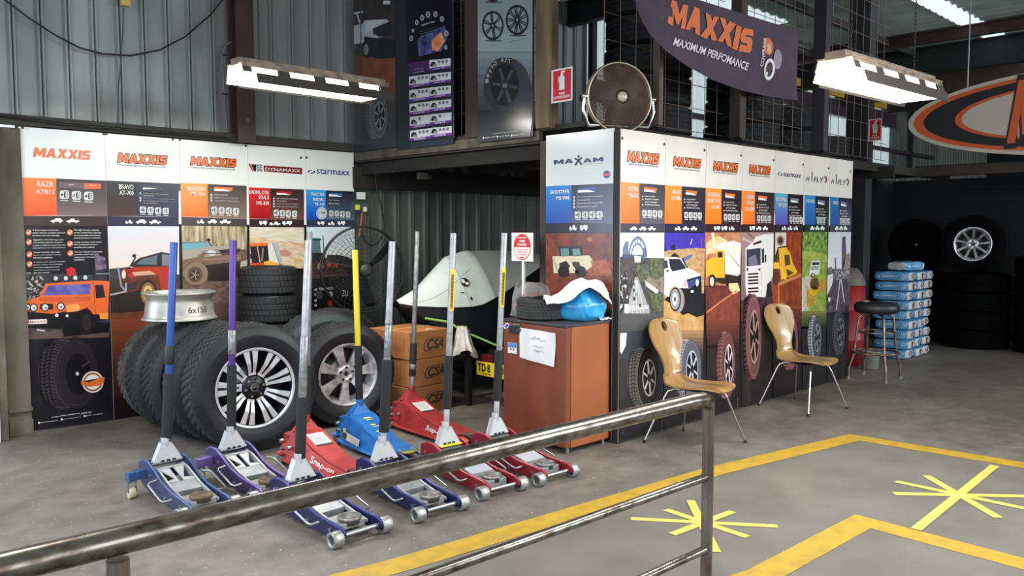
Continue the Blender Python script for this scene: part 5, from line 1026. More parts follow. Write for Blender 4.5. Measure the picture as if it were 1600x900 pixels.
def steel_jack(label, loc, rz, paint, segs, top, deco, worn=None, L=.74):
    r = thing('trolley_jack', label, 'trolley jack', loc, rz, 'trolley jacks parked in a row')
    pm = mat(paint, .42, .1, c2=worn or tuple(int(v*.86) for v in paint), scale=7, lo=.45, hi=.75); dk = mat(tuple(int(v*.8) for v in paint), .5)
    st = [(.10, .15, .075, .205), (.02, .15, .04, .225), (-.08, .145, .03, .215), (-.25, .135, .028, .15), (-.45, .125, .03, .105), (-L+.06, .115, .03, .085), (-L, .105, .035, .07)]
    for s in (-1, 1):                       # pressed side channels with outward flange
        q = MB(); o_ = []
        for y, w, z0, z1 in st: o_ += [(s*(w+.03), y, z0), (s*(w+.004), y, z0+.008), (s*(w-.045), y, z1-.004), (s*(w-.06), y, z1)]
        q.add(o_, [(4*i+k, 4*i+k+1, 4*i+k+5, 4*i+k+4) for i in range(len(st)-1) for k in range(3)], pm); q.build('side_channel', r, solid=.006, bevel=.002)
        for y, z in ((.07, .16), (.06, .11), (-.04, .13)): q = MB(); q.cyl((s*.14, y, z), (s*.165, y, z), .014, STEEL, n=10); q.build('bolt', r)
    q = MB(); cv = [(-.02, .1, .222), (-.10, .098, .208), (-.28, .088, .152), (-.46, .08, .108), (-L+.1, .075, .092)]
    o_ = []
    for y, w, z in cv: o_ += [(-w, y, z), (-w*.9, y, z+.012), (w*.9, y, z+.012), (w, y, z)]
    q.add(o_, [(4*i+k, 4*i+k+1, 4*i+k+5, 4*i+k+4) for i in range(len(cv)-1) for k in range(3)], pm); c = q.build('cover_plate', r, solid=.004)
    q = MB(); q.box((0, .06, .155), (.25, .07, .1), dk); q.box((0, -.005, .226), (.2, .035, .006), BLACKM); q.build('rear_block', r, bevel=.006)
    q = MB(); q.M = T(0, -L+.10, 0); q.lathe([(0, .103), (.048, .103), (.052, .108), (.06, .108), (.064, .098), (.056, .088), (0, .088)], deco['saddle'], 26); q.build('saddle', r)
    for s in (-1, 1):
        q = MB(); q.cyl((s*.10, -L+.02, .036), (s*.14, -L+.02, .036), .036, mat((90, 88, 86), .5, .6), n=20); q.build('front_roller', r, bevel=.003)
        q = MB(); q.cyl((s*.165-.016, .05, .036), (s*.165+.016, .05, .036), .035, mat((120, 116, 110), .5, .5), n=18); q.box((s*.165, .05, .075), (.05, .05, .012), dk); q.build('caster_wheel', r, bevel=.003)
    q = MB(); z0, z1 = .20, .305        # pyramid handle socket
    b = [(-.1, -.05, z0), (.1, -.05, z0), (.1, .07, z0), (-.1, .07, z0)]; t_ = [(-.026, -.018, z1), (.026, -.018, z1), (.026, .026, z1), (-.026, .026, z1)]
    q.add(b+t_, [(0, 1, 5, 4), (1, 2, 6, 5), (2, 3, 7, 6), (3, 0, 4, 7), (4, 5, 6, 7), (3, 2, 1, 0)], pm); q.cyl((0, 0, z1-.02), (0, 0, z1+.03), .027, pm); q.build('handle_socket', r, bevel=.003)
    handle(r, segs, top); deco['fn'](r); return r
def slope_quad(x0, x1, y0, y1, off=.0165):
    f = lambda y: .222+(.208-.222)*(y+.02)/-.08 if y > -.10 else (.208+(.152-.208)*(y+.10)/-.18 if y > -.28 else .152+(.108-.152)*(y+.28)/-.18)
    return [(x0, y0, f(y0)+off), (x1, y0, f(y0)+off), (x1, y1, f(y1)+off), (x0, y1, f(y1)+off)]
def deco_red(r):
    q = MB(); q.face(slope_quad(-.062, .062, -.11, -.25), mat((206, 204, 200), .6)); q.face(slope_quad(-.062, .062, -.25, -.27), mat((40, 36, 38), .6))
    for k in range(6): q.face(slope_quad(-.052, .05-.012*(k % 3), -.125-.019*k, -.131-.019*k, .0175), mat((150, 146, 146), .6))
    q.build('instruction_label', r)
def side_text(r, s, y0, y1, t0, t1, m, L):
    """lettering lying on the sloping left side channel"""
    S = [(-.08, .145, .03, .215), (-.25, .135, .028, .15), (-.45, .125, .03, .105), (-L+.06, .115, .03, .085)]
    def on(y, t):
        i = 0
        while i < 2 and y < S[i+1][0]: i += 1
        a_, b_ = S[i], S[i+1]; k = (y-a_[0])/(b_[0]-a_[0]); w, z0, z1 = [a_[j]+(b_[j]-a_[j])*k for j in (1, 2, 3)]
        return (-(w+.004-.049*t)-.007, y, z0+.008+(z1-z0-.012)*t+.005)
    q = MB(); q.text(s, lambda p: on(y0+(y1-y0)*p[0], t0+(t1-t0)*p[1]), m, .015); q.build('maker_name', r)
def d3(r):
    deco_red(r); side_text(r, 'Snap-on', -.28, -.57, .24, .76, mat((226, 224, 220), .5), .78)
def d7(r):
    deco_red(r); side_text(r, 'Snap-on', -.40, -.62, .2, .8, mat((206, 202, 196), .5), .9)
def d4(r):
    q = MB(); ym = mat((206, 214, 80), .5)
    for k, w in enumerate((.07, .05, .06)): q = MB(); q.face(slope_quad(-.01-w*.3, -.01+w*.5, -.12-.1*k, -.135-.1*k), ym); q.face(slope_quad(-.02, .03, -.15-.1*k, -.158-.1*k), ym); q.build('yellow_marking', r)
    q = MB(); q.prism([(-.172, -.05, .075), (-.158, -.05, .125), (-.150, -.30, .105), (-.162, -.30, .06)], (-.004, 0, 0), mat((196, 192, 180), .6)); q.prism([(-.178, -.06, .08), (-.165, -.06, .12), (-.160, -.12, .115), (-.173, -.12, .075)], (-.002, 0, 0), mat((60, 56, 52), .6)); q.box((-.168, -.09, .13), (.006, .03, .012), YST); q.build('instruction_label', r)
RUSTS = mat((118, 84, 66), .8, c2=(90, 60, 50), scale=20)
steel_jack('bright red steel trolley jack with white label, behind the nearest navy jack', (2.905, 5.02, 0), math.radians(-3), (178, 52, 50), [('grip', .1, .34, .03, FOAM), ('handle_tube', .34, 1, .021, SIL_D)], (.08, .06, 1.60), dict(saddle=RUSTS, fn=d3), worn=(150, 48, 46), L=.78)
steel_jack('light blue steel trolley jack with yellow handle, before the chrome wheel', (3.46, 5.19, 0), math.radians(-8), (34, 108, 182), [('stub', .08, .11, .024, YST), ('grip', .11, .43, .029, FOAM), ('handle_tube', .43, 1, .0225, mat((226, 204, 44), .4))], (.03, .11, 1.46), dict(saddle=mat((190, 176, 70), .5, c2=(60, 56, 40), scale=30), fn=d4), L=.84)
steel_jack('faded red steel trolley jack in front of the cartons', (4.06, 5.34, 0), math.radians(-6), (160, 42, 46), [('stub', .08, .17, .0205, SIL_D), ('grip', .16, .35, .029, FOAM), ('tape_wrap', .2, .23, .031, DUCT), ('handle_tube', .35, 1, .020, SIL_D)], (.10, .04, 1.60), dict(saddle=RUSTS, fn=d7), worn=(136, 44, 46), L=.9)

# ================================================================== RAILING IN THE FOREGROUND
PIPE = mat((132, 128, 120), .27, .9, c2=(78, 68, 60), scale=42, lo=.42, hi=.66, noise=.12, stretch=(.45, 1, 1), detail=8); PIPE2 = mat((140, 132, 122), .35, .8, c2=(92, 78, 66), scale=9, stretch=(1, 1, .3))
r = thing('railing', 'bare steel pipe railing across the foreground', 'railing', (1.7, 1.76, 0))
q = MB(); q.tube([(-3.2, .02, .975), (-1.0, .005, .957), (0, 0, .95), (.98, 0, .942), (1.075, 0, .938), (1.108, 0, .925), (1.118, 0, .90)], [.031]*5+[.029, .025], PIPE, 20); q.build('top_rail', r)
for x, rad in ((1.118, .0235), (-1.126, .023)):
    q = MB(); q.cyl((x, 0, 0), (x, 0, .92), rad, PIPE2, n=20); q.lathe([], PIPE2) if False else None; q.box((x, 0, .005), (.13, .1, .01), PIPE2); q.build('rail_post', r)
for z in (.632, .335):
    q = MB(); q.cyl((-1.12, 0, z+.02), (1.118, 0, z-.012), .0165, PIPE, n=16); q.build('lower_rail', r)

# ================================================================== BROWN FRIDGE AND WHAT IS ON IT
FR = (4.31, 3.86)                      # near front corner: door faces -x, side faces -y
BRN = mat((154, 86, 46), .42, c2=(144, 78, 42), scale=3); BRN_D = mat((122, 64, 40), .4, c2=(110, 55, 36), scale=2.5)
r = thing('fridge', 'brown bar fridge with paper note on its door', 'fridge', (FR[0], FR[1], 0))
q = MB(); q.box((.272, .325, .48), (.43, .65, .88), BRN); q.build('cabinet', r, bevel=.008)
q = MB(); q.box((.0275, .325, .483), (.055, .65, .872), BRN_D); q.build('door', r, bevel=.012, seg=3); dr = r.children[-1]
q = MB(); q.box((.243, .325, .929), (.495, .66, .022), mat((48, 44, 44), .5, c2=(66, 60, 58), scale=8)); q.build('top_panel', r, bevel=.005)
q = MB(); q.box((.058, .325, .48), (.008, .63, .85), mat((60, 40, 32), .7)); q.build('door_seal', r)
q = MB(); q.box((-.002, .505, .862), (.01, .15, .06), mat((30, 27, 27), .5)); q.box((-.008, .47, .862), (.006, .06, .03), mat((54, 50, 50), .4)); q.build('door_handle', dr, bevel=.006)
q = MB(); q.box((-.003, .50, .905), (.004, .09, .014), mat((40, 38, 40), .4)); q.text('ARCTIC', lambda p: (-.006, .54-.08*p[0], .9+.010*p[1]), mat((200, 200, 200), .4)); q.build('name_plate', dr)
q = MB(); q.prism([(-.001, .645, .88), (-.001, .60, .91), (-.001, .575, .895), (-.001, .59, .87), (-.001, .63, .86)], (-.002, 0, 0), mat((206, 210, 224), .5)); q.prism([(-.003, .63, .88), (-.003, .6, .9), (-.003, .585, .888), (-.003, .61, .868)], (-.001, 0, 0), mat((50, 60, 140), .5)); q.build('corner_sticker', dr)
q = MB(); q.box((-.002, .545, .72), (.004, .095, .08), mat((222, 222, 220), .5)); q.box((-.0042, .545, .742), (.002, .09, .034), mat((80, 130, 180), .5)); q.box((-.0042, .53, .712), (.002, .014, .014), mat((60, 40, 50), .5)); q.box((-.0042, .56, .712), (.002, .014, .014), mat((90, 40, 50), .5)); q.build('door_sticker', dr)
q = MB(); PN = mat((222, 222, 224), .7)
def note(u, v): return (-.008-.010*math.sin(u*3.1)*math.sin(v*2.5)-.004*math.sin(9*u+5*v), .455-.36*u+.01*v, .885-.012*u-.225*v-.02*u*v)
q.grid(note, 10, 8, PN)
for k, (u0, u1, v) in enumerate(((.3, .75, .28), (.36, .6, .24), (.42, .7, .5), (.45, .6, .64), (.5, .72, .62))):
    q.tube([Vector(note(u0+(u1-u0)*i/6, v+.03*math.sin(i*1.7+k)))+Vector((-.0025, 0, 0)) for i in range(7)], .0016, mat((120, 122, 134), .6), 4)
n_ = q.build('paper_note', loc=(FR[0], FR[1], 0)); tag(n_, 'creased white handwritten paper taped to the fridge door', 'paper note')
for x, y in ((.05, .03), (.05, .62), (.45, .03), (.45, .62)): q = MB(); q.cyl((x, y, 0), (x, y, .05), .014, STEEL); q.build('foot', r)
loose_tyre('small knobbly tyre lying flat on top of the brown fridge', (FR[0]+.205, FR[1]+.42, .94+.082), .205, .16, .115, (0, 0, .3), lug=.006, grooves=5, m=mat((46, 46, 46), .7, c2=(62, 60, 58), scale=12))
def crumple(c, rx, ry, rz, m, seed, pts=None, sharp=.16, n=26, flat=True, e=.55):
    rnd = random.Random(seed); ph = [(rnd.uniform(2, 6), rnd.uniform(2, 6), rnd.uniform(0, 6)) for _ in range(5)]; q = MB()
    def fn(u, v):
        t = PI*u; p = 2*PI*v; x, y, z = math.sin(t)*math.cos(p), math.sin(t)*math.sin(p), math.cos(t)
        k = 1+sharp*sum(math.sin(a*x*1.3+b*z*1.2+c_)*math.cos(b*y*1.1+c_*2) for a, b, c_ in ph)/2.4
        X = math.copysign(abs(x)**e, x); Y = math.copysign(abs(y)**e, y); Z = math.copysign(abs(z)**.8, z)
        zz = c[2]+rz*Z*k
        tp = 1-.48*max(0, Z)
        return (c[0]+rx*X*k*tp, c[1]+ry*Y*k*tp, max(c[2]-rz, zz))
    q.grid(fn, n, n*2, m); return q
BB = mat((24, 140, 208), .3, c2=(70, 178, 228), scale=6, bump=(13, 1.0), coat=.4)
o = crumple((FR[0]+.335, FR[1]+.145, 1.065), .150, .145, .13, BB, 5, sharp=.05, e=.38).build('plastic_bag'); tag(o, 'full bright blue plastic bag on the right of the fridge top', 'plastic bag')
# white cloth draped from the tyre over the blue bag
q = MB(); CL_ = mat((226, 226, 230), .75, bump=(30, .25))
path = [(.06, .27, 1.112), (.12, .235, 1.122), (.18, .19, 1.165), (.24, .14, 1.215), (.31, .10, 1.245), (.38, .06, 1.235), (.43, .02, 1.19), (.46, -.01, 1.13)]
def cloth(u, v):
    f = u*(len(path)-1); i = min(int(f), len(path)-2); t = f-i; a, b = Vector(path[i]), Vector(path[i+1]); p = a.lerp(b, t)
    w = .05+.075*math.sin(PI*min(1, u*1.05))+.012*math.sin(9*u); s = (v-.5)*2
    return (p.x+FR[0]-s*w*.55, p.y+FR[1]-s*w*1.0, p.z-.05*s*s*(1-.5*u)-.016*math.sin(13*u+4*s)-.008*math.sin(9*s+6*u)+(.006 if abs(s) < .3 else 0)-.05*u*max(0, s))
q.grid(cloth, 28, 14, CL_); o = q.build('cloth', solid=.004); tag(o, 'white cloth draped over the blue bag on the fridge', 'cloth')
# clear bag with red cloth behind the small tyre
q = MB(); rd = mat((150, 40, 52), .6, c2=(110, 30, 42), scale=14)
b_ = thing('clear_bag', 'clear plastic bag holding red cloth, behind the small tyre on the fridge', 'plastic bag', (FR[0]+.27, FR[1]+.60, .94))
q = crumple((0, 0, .09), .175, .07, .09, rd, 9, n=16); q.build('red_cloth', b_)
PLS = mat((206, 206, 206), .2, alpha=.26, bump=(14, .8))
q = MB()
def sack(u, v):
    p = 2*PI*v; z = .012+.23*u; k = 1.05-.12*u*u; e = .6; x = math.copysign(abs(math.cos(p))**e, math.cos(p)); y = math.copysign(abs(math.sin(p))**e, math.sin(p))
    return (.185*k*x+.012*math.sin(7*u+9*p), (.078-.06*u)*y+.008*math.sin(5*p), z-.03*u*math.sin(p*2+1)-.02*x*u)
q.grid(sack, 14, 40, PLS); q.build('plastic_skin', b_)
q = MB(); q.add([(FR[0]+.40, FR[1]+.012, .9425), (FR[0]+.50, FR[1]+.008, .9425), (FR[0]+.505, FR[1]+.02, .96), (FR[0]+.47, FR[1]+.05, .952), (FR[0]+.41, FR[1]+.04, .95)], [(0, 1, 2, 3, 4)], WHT); q.grid(lambda u, v: (FR[0]+.44+.075*u, FR[1]-.008+.05*v, .9425+.012*abs(math.sin(5*u+2*v))), 6, 4, WHITE); tag(q.build('paper_scrap', solid=.001), 'crumpled white paper scrap under the blue bag', 'paper scrap')

# ================================================================== CARTONS
CB = mat((176, 116, 66), .75, c2=(160, 102, 56), scale=5); CB_T = mat((190, 140, 92), .75)
def carton(label, z, jit):
    r = thing('carton', label, 'cardboard box', (4.275+jit, 5.635, z), math.radians(3.5), 'cartons stacked by the covered jet ski')
    q = MB(); q.box((.24, .28, .121), (.48, .56, .24), CB); q.build('box_body', r, bevel=.004)
    q = MB(); q.box((.24, .28, .2425), (.48, .06, .002), CB_T); q.build('packing_tape', r)
    K = mat((52, 40, 34), .7); q = MB()
    q.text('CSA', lambda p: (.20+.20*p[0], -.0015, .075+.085*p[1]), K, .03, .3); q.tube([(.205, -.001, .17), (.165, -.001, .12), (.165, -.001, .07), (.20, -.001, .062), (.26, -.001, .075)], .005, K, 4); q.tube([(.22, -.001, .165), (.30, -.001, .172), (.40, -.001, .165)], .004, K, 4)
    q.build('printed_logo', r); q = MB()
    q.text('CSA', lambda p: (-.0015, .48-.17*p[0], .045+.07*p[1]), K, .03, .3); q.tube([(-.001, .475, .12), (-.001, .505, .09), (-.001, .5, .05), (-.001, .46, .04)], .004, K, 4)
    q.build('printed_logo', r); q = MB()
    for y in (.30, .25, .20): q.box((-.001, y-.12, .13), (.002, .02, .12), mat((150, 96, 52), .8))
    q.build('printed_marks', r); return r
carton('lowest cardboard carton of the stack of three', 0, 0); carton('middle cardboard carton of the stack of three', .2445, .006); c3_ = carton('topmost cardboard carton of the stack of three', .489, -.004)
q = MB(); q.box((.30, .08, .243), (.07, .03, .003), WHITE); q.build('white_label', c3_)

# ================================================================== COVERED JET SKI ON ITS TRAILER
r = thing('jet_ski', 'jet ski under a fitted white and black cover', 'jet ski', (0, 0, 0))
WC = mat((206, 214, 206), .7, c2=(186, 194, 186), scale=3, bump=(6, .35)); KC = mat((24, 26, 32), .55, bump=(9, .3)); GC = mat((150, 154, 148), .7, c2=(134, 138, 132), scale=3, bump=(6, .35))
#        X     ridge  edge  halfw hullz
ST_ = [(4.58, .955, .925, .06, .90), (4.68, 1.0, .90, .15, .87), (4.86, 1.075, .885, .24, .70), (5.05, 1.23, .875, .33, .56), (5.20, 1.35, .875, .38, .50), (5.32, 1.385, .89, .40, .48), (5.42, 1.42, .93, .42, .46), (5.60, 1.415, 1.0, .43, .45), (5.85, 1.40, 1.12, .44, .45), (6.1, 1.39, 1.24, .44, .45), (6.5, 1.36, 1.29, .43, .46), (7.1, 1.30, 1.27, .38, .50)]
def st(u):
    f = u*(len(ST_)-1); i = min(int(f), len(ST_)-2); t = f-i; return [a+(b-a)*t for a, b in zip(ST_[i], ST_[i+1])]
CY = 6.25
def up(u, v):
    X, rz, ez, hw, hz = st(u); s = (v-.5)*2; k = abs(s)
    return (X-.12*(1-u)*0, CY+hw*s, ez+(rz-ez)*(1-k**1.55)-.01*math.sin(14*u+2*s)*(1-k))
def lo(u, v):
    X, rz, ez, hw, hz = st(u); s = (v-.5)*2; k = abs(s)
    if k > .55: t = (1-k)/.45; return (X, CY+math.copysign(hw*(1.01-.12*t), s), ez-(ez-hz)*t)
    return (X, CY+math.copysign(hw*.89*(k/.55)**1.0, s), hz-.1*u**.5*(1-k/.55))
q = MB(); q.grid(up, 44, 24, WC, mf=lambda i, j: WC if i < 25 else GC); q.build('cover_top', r, sub=1)  # rear of the cover greyed: its dimming is put into the colour
q = MB(); q.grid(lo, 44, 24, KC); q.build('cover_skirt', r)
q = MB()
for u in (.36, .575): q.tube([up(u, v/24) for v in range(25)], .004, GC, 5)
q.tube([up(k/44, .5-.5) for k in range(45)], .008, KC, 5); q.tube([up(.07+.4*k/20, .1+.008*k) for k in range(21)], .003, GC, 4); q.build('cover_seam', r)
q = MB(); c = Vector(up(.375, .17)); nn = Vector((-.25, -.8, .45)).normalized(); ux = Vector((.95, -.28, 0)).normalized(); uz = nn.cross(ux)*-1
if uz.z < 0: uz = -uz
pt_ = lambda a, b: c+ux*a+uz*b+nn*.014
q.face([pt_(.045*math.cos(t*PI/12), .045*math.sin(t*PI/12)) for t in range(24)], BLACKM); q.face([pt_(-.018+.020*math.cos(t*PI/9), .01+.022*math.sin(t*PI/9))+nn*.002 for t in range(18)], WHITE); q.face([pt_(.018+.02*math.cos(t*PI/9), -.014+.016*math.sin(t*PI/9))+nn*.002 for t in range(18)], WHITE)
q.face([pt_(a, b) for a, b in ((-.075, -.105), (-.03, -.105), (-.03, -.115), (-.075, -.115))], BLACKM); q.face([pt_(a, b) for a, b in ((.02, -.16), (.04, -.16), (.04, -.19), (.02, -.19))], BLACKM); q.build('printed_emblem', r)
t = thing('trailer', 'dark trailer frame under the jet ski with yellow number plate', 'trailer', (0, 0, 0)); TB = mat((34, 34, 36), .6, .4)
q = MB()
for y in (5.85, 6.6): q.box((5.9, y, .36), (2.2, .06, .08), TB)
q.box((5.05, 6.2, .40), (.06, 1.5, .07), TB); q.box((6.4, 6.2, .36), (.06, 1.1, .07), TB)
for x in (5.2, 6.4): q.box((x, 6.25, .44), (.08, .5, .06), TB)
q.build('frame', t, bevel=.005)
for y in (5.62, 6.85):
    q = MB(); q.M = T(6.0, y, .28) @ RX(PI/2); q.lathe([(.15, -.07), (.25, -.08), (.28, -.05), (.28, .05), (.25, .08), (.15, .07)], RUBBER, 36); q.lathe([(0, .05), (.14, .055), (.15, .07), (.15, -.07)], STEEL, 30); q.build('trailer_wheel', t)
q = MB(); q.box((5.02, 5.42, .43), (.04, .56, .10), mat((36, 33, 33), .6)); q.build('light_board', t)
q = MB(); q.box((4.995, 5.43, .455), (.02, .16, .07), mat((96, 20, 28), .35)); q.build('tail_light', t, bevel=.006)
YPL = mat((226, 200, 46), .45); q = MB(); px_ = 4.985; py0, py1 = onX(745, 563, px_).y, onX(745, 563, px_).y-.372; pz = .355
q.box((px_, (py0+py1)/2, pz), (.004, py0-py1, .128), YPL)
q.text('TD·8', lambda p: (px_-.004, py0-.02-.165*p[0], pz-.028+.075*p[1]), BLACKM, .03); q.text('AO', lambda p: (px_-.004, py1+.09-.075*p[0], pz-.028+.075*p[1]), BLACKM, .03); q.text('NSW', lambda p: (px_-.004, (py0+py1)/2+.09-.1*p[0], pz-.055+.018*p[1]), BLACKM, .02); q.build('number_plate', t)
# rag hanging by a green strap from the trailer bow post
q = MB(); q.box((4.93, 5.62, .33), (.05, .05, .66), TB); q.box((4.93, 5.62, .67), (.1, .08, .05), TB); q.build('bow_post', t, bevel=.004)
q = MB(); RG = mat((212, 208, 196), .85, c2=(176, 170, 158), scale=9)
def rag(u, v):
    p = 2*PI*v; k = .055+.075*u; ruff = (.022*math.sin(7*p+1)+.012*math.sin(13*p+2*u))*u
    return (4.84+(k*.6+ruff)*math.cos(p), 5.60+(k+ruff)*math.sin(p)-.03*u, .745-.25*u+.04*math.sin(2*p)*u+.015*math.sin(9*u))
q.grid(rag, 12, 48, RG); q.disc(0, 0, RG) if False else None
tag(q.build('rag'), 'grubby white rag hanging under the front of the jet ski', 'rag')
q = MB(); GS = mat((120, 160, 84), .7); q.tube([(4.70, 5.96, .80), (4.80, 5.72, .775), (4.83, 5.62, .71), (4.95, 5.45, .63), (5.02, 5.25, .56)], .011, GS, 6); tag(q.build('strap'), 'light green tie strap across the trailer front', 'strap')
# ================================================================== FANS
def fan(name, label, loc, R, rot, wire, blade_m, blades, nspoke, nring, depth, cap_m, ring_r=.008, rim_m=None, bw=(.30, .42)):
    """guarded fan, axis = local z (towards the viewer)"""
    r = thing(name, label, 'fan', loc, 0, None, rot)
    rim_m = rim_m or wire
    for nm, s in (('front_guard', 1), ('rear_guard', -1)):
        q = MB()
        for k in range(nspoke):
            a = 2*PI*k/nspoke; a2 = a+.18
            q.tube([(R*f*math.cos(a+(a2-a)*f), R*f*math.sin(a+(a2-a)*f), s*depth*(1-f**2.2*.75)) for f in (.2, .4, .6, .8, .93, 1)], .0016, wire, 4)
        for k in range(nring):
            f = .28+.70*k/nring; q.tube([(R*f*math.cos(t*PI/24), R*f*math.sin(t*PI/24), s*depth*(1-f**2.2*.75)) for t in range(48)], .0016, wire, 4, True)
        q.tube([(R*math.cos(t*PI/28), R*math.sin(t*PI/28), s*depth*.25) for t in range(56)], ring_r, rim_m, 6, True)
        q.build(nm, r)
    q = MB(); q.M = T(0, 0, depth*.92); q.lathe([(0, .02), (R*.10, .018), (R*.15, .006), (R*.16, -.01)], cap_m, 28); q.build('badge', r)
    for k in range(blades):
        a = 2*PI*k/blades+.5; q = MB(); q.M = rotz(a)
        def bl(u, v):
            rr = R*(.14+.76*u); w = R*(bw[0]+bw[1]*math.sin(PI*min(1, u*.9))**.8)
            return (rr*math.cos((v-.5)*w/rr*.9+.25*u), rr*math.sin((v-.5)*w/rr*.9+.25*u), (v-.5)*.11*(1-.5*u))
        q.grid(bl, 8, 8, blade_m); q.build('blade', r, solid=.004)
    q = MB(); q.cyl((0, 0, -depth-.16), (0, 0, -.03), R*.2, BLACKM, n=24); q.cyl((0, 0, -.05), (0, 0, .05), R*.13, BLACKM, n=24); q.build('motor', r, bevel=.01)
    return r
FB = mat((22, 22, 24), .45)
fc = onY(567, 421, 6.80); R_ = .42
pf = fan('pedestal_fan', 'large black pedestal fan standing in front of the blue poster', fc, R_, face_rot(-.25, -.97), FB, FB, 3, 54, 7, .11, mat((46, 46, 48), .4), bw=(.14, .12))
def stand_parts(root, fn):
    """parts built in world coordinates, parented to a rotated thing"""
    inv = (Matrix.Translation(root.location) @ root.rotation_euler.to_matrix().to_4x4()).inverted()
    for nm, q in fn: q.v = [inv @ v for v in q.v]; q.build(nm, root)
q1_ = MB(); q1_.cyl((fc.x+.05, fc.y+.20, .02), (fc.x+.05, fc.y+.20, fc.z+.04), .022, FB); q1_.box((fc.x+.05, fc.y+.18, fc.z-.02), (.08, .12, .14), FB); q2_ = MB(); q2_.M = T(fc.x+.05, fc.y+.20, 0); q2_.lathe([(0, .05), (.10, .04), (.2, .02), (.21, 0), (0, 0)], FB, 36)
stand_parts(pf, (('pole', q1_), ('base_plate', q2_)))
RUST = mat((104, 86, 74), .5, .3, c2=(78, 64, 56), scale=12); fc2 = onY(967, 153, 3.97)
df = fan('drum_fan', 'dusty brown drum fan above the corner of the poster panels', fc2, .262, face_rot(-.45, -.89), RUST, mat((92, 76, 66), .45, .2, c2=(70, 56, 48), scale=6), 3, 110, 26, .07, mat((190, 180, 160), .4, .3), .009, mat((176, 164, 146), .3, .8))
d_ = Vector((.89, -.45, 0)); q1_ = MB(); c_ = Vector(fc2)
q1_.tube([c_-d_*.285+Vector((0, 0, .0)), c_-d_*.295+Vector((0, 0, -.10)), c_-d_*.25+Vector((0, 0, -.215)), c_+d_*.25+Vector((0, 0, -.215)), c_+d_*.295+Vector((0, 0, -.10)), c_+d_*.285], .014, CHROME, 10)
q2_ = MB()
for s in (-1, 1): q2_.cyl(c_+d_*(s*.27), c_+d_*(s*.305), .02, CHROME)
stand_parts(df, (('bracket', q1_), ('pivot_knob', q2_)))

# ================================================================== UPPER STORE: MESH, TYRES
WR = mat((116, 100, 90), .5, .3)
def mesh_screen(label, a, b, z0, z1, dx=.2, dz=.2):
    a = Vector(a); b = Vector(b); L = (b-a).length; q = MB(); n = int(L/dx)
    for k in range(n+1): p = a+(b-a)*(k*dx/L); q.cyl(p+Vector((0, 0, z0)), p+Vector((0, 0, z1)), .0036, WR, n=5, caps=False)
    for k in range(int((z1-z0)/dz)+1): q.cyl(a+Vector((0, 0, z0+k*dz)), b+Vector((0, 0, z0+k*dz)), .0036, WR, n=5, caps=False)
    o = q.build('mesh_screen', loc=(0, 0, 0)); return tag(o, label, 'wire mesh', 'wire mesh round the upper store')
mesh_screen('rusty wire mesh behind the brown fan and the banner', (4.95, 4.06, 0), (6.65, 4.06, 0), 2.47, ROOF-.1)
mesh_screen('rusty wire mesh right of the pale gap between tyres, under the banner', (6.78, 4.06, 0), (8.3, 4.06, 0), 2.47, ROOF-.1)
mesh_screen('wire mesh at the far end, in front of the bright sheeting', (8.45, 4.06, 0), (10.4, 4.06, 0), 2.47, ROOF-.1)
mesh_screen('wire mesh behind the hanging posters on the open side', (4.93, 4.7, 0), (4.93, 7.2, 0), 2.47, ROOF-.1)
xg = onY(1092, 170, 4.62).x; S_ = .26; GU = 'tyres stacked in the upper store'
MT = mat((15, 15, 17), .8, c2=(22, 22, 24), scale=10)
spots = [(xg-.85, 4.62, .40, 7, 'stack left of the pale gap'), (xg+.85, 4.62, .40, 3, 'stack right of the pale gap'), (xg+1.68, 4.62, .40, 2, 'second stack right of the pale gap'), (xg+2.52, 4.62, .40, 1, 'row before the thick post'), (10.9, 5.05, .40, 1, 'row near the far mesh'), (5.38, 6.88, .36, 6, 'stack behind the white pickup poster'), (5.36, 6.15, .34, 6, 'stack behind the navy poster')]
ords = ['lowest', 'second', 'third', 'fourth', 'fifth', 'sixth', 'seventh']
for x, y, R, n, nm in spots:
    for k in range(n):
        loose_tyre('%s tyre from the deck in the dark %s' % (ords[k], nm), (x+random.uniform(-.012, .012), y+random.uniform(-.012, .012), 2.463+S_*.51+S_*1.022*k), R, S_, R*.52, (0, 0, random.uniform(0, 6)), GU, key=('up', R), m=MT, seg=72, lug=.005, grooves=4, wall=MT)
loose_tyre('upright dark tyre seen beside the navy poster', (5.33, 5.66, 2.462+.34), .34, .22, .2, face_rot(-.2, -1), GU, key=('upr',), m=MT, seg=60, wall=MT)

# ================================================================== BANNER
r = thing('banner', 'sagging purple banner with orange lettering, tied across the upper store', 'banner', (0, 0, 0))
BN = mat((72, 56, 74), .75, c2=(60, 46, 62), scale=3, bump=(5, .3)); YBN = 3.72
tl, tr = (984, -34), (1240, 46)
bot = [(984, -30), (999, 20), (1016, 52), (1040, 80), (1072, 104), (1110, 124), (1160, 141), (1205, 151), (1246, 157)]
def ban(u, v, off=0):
    f = u*(len(bot)-1); i = min(int(f), len(bot)-2); t = f-i
    bx_, by_ = bot[i][0]+(bot[i+1][0]-bot[i][0])*t, bot[i][1]+(bot[i+1][1]-bot[i][1])*t
    k = ((bx_-tl[0])/(tr[0]-tl[0])); tx, ty = tl[0]+(tr[0]-tl[0])*k, tl[1]+(tr[1]-tl[1])*k
    p = onY(tx+(bx_-tx)*v, ty+(by_-ty)*v, YBN)
    return (p.x, p.y-off+.035*math.sin(PI*u)*math.sin(PI*v)*-1+.012*math.sin(10*u+6*v)*v, p.z)
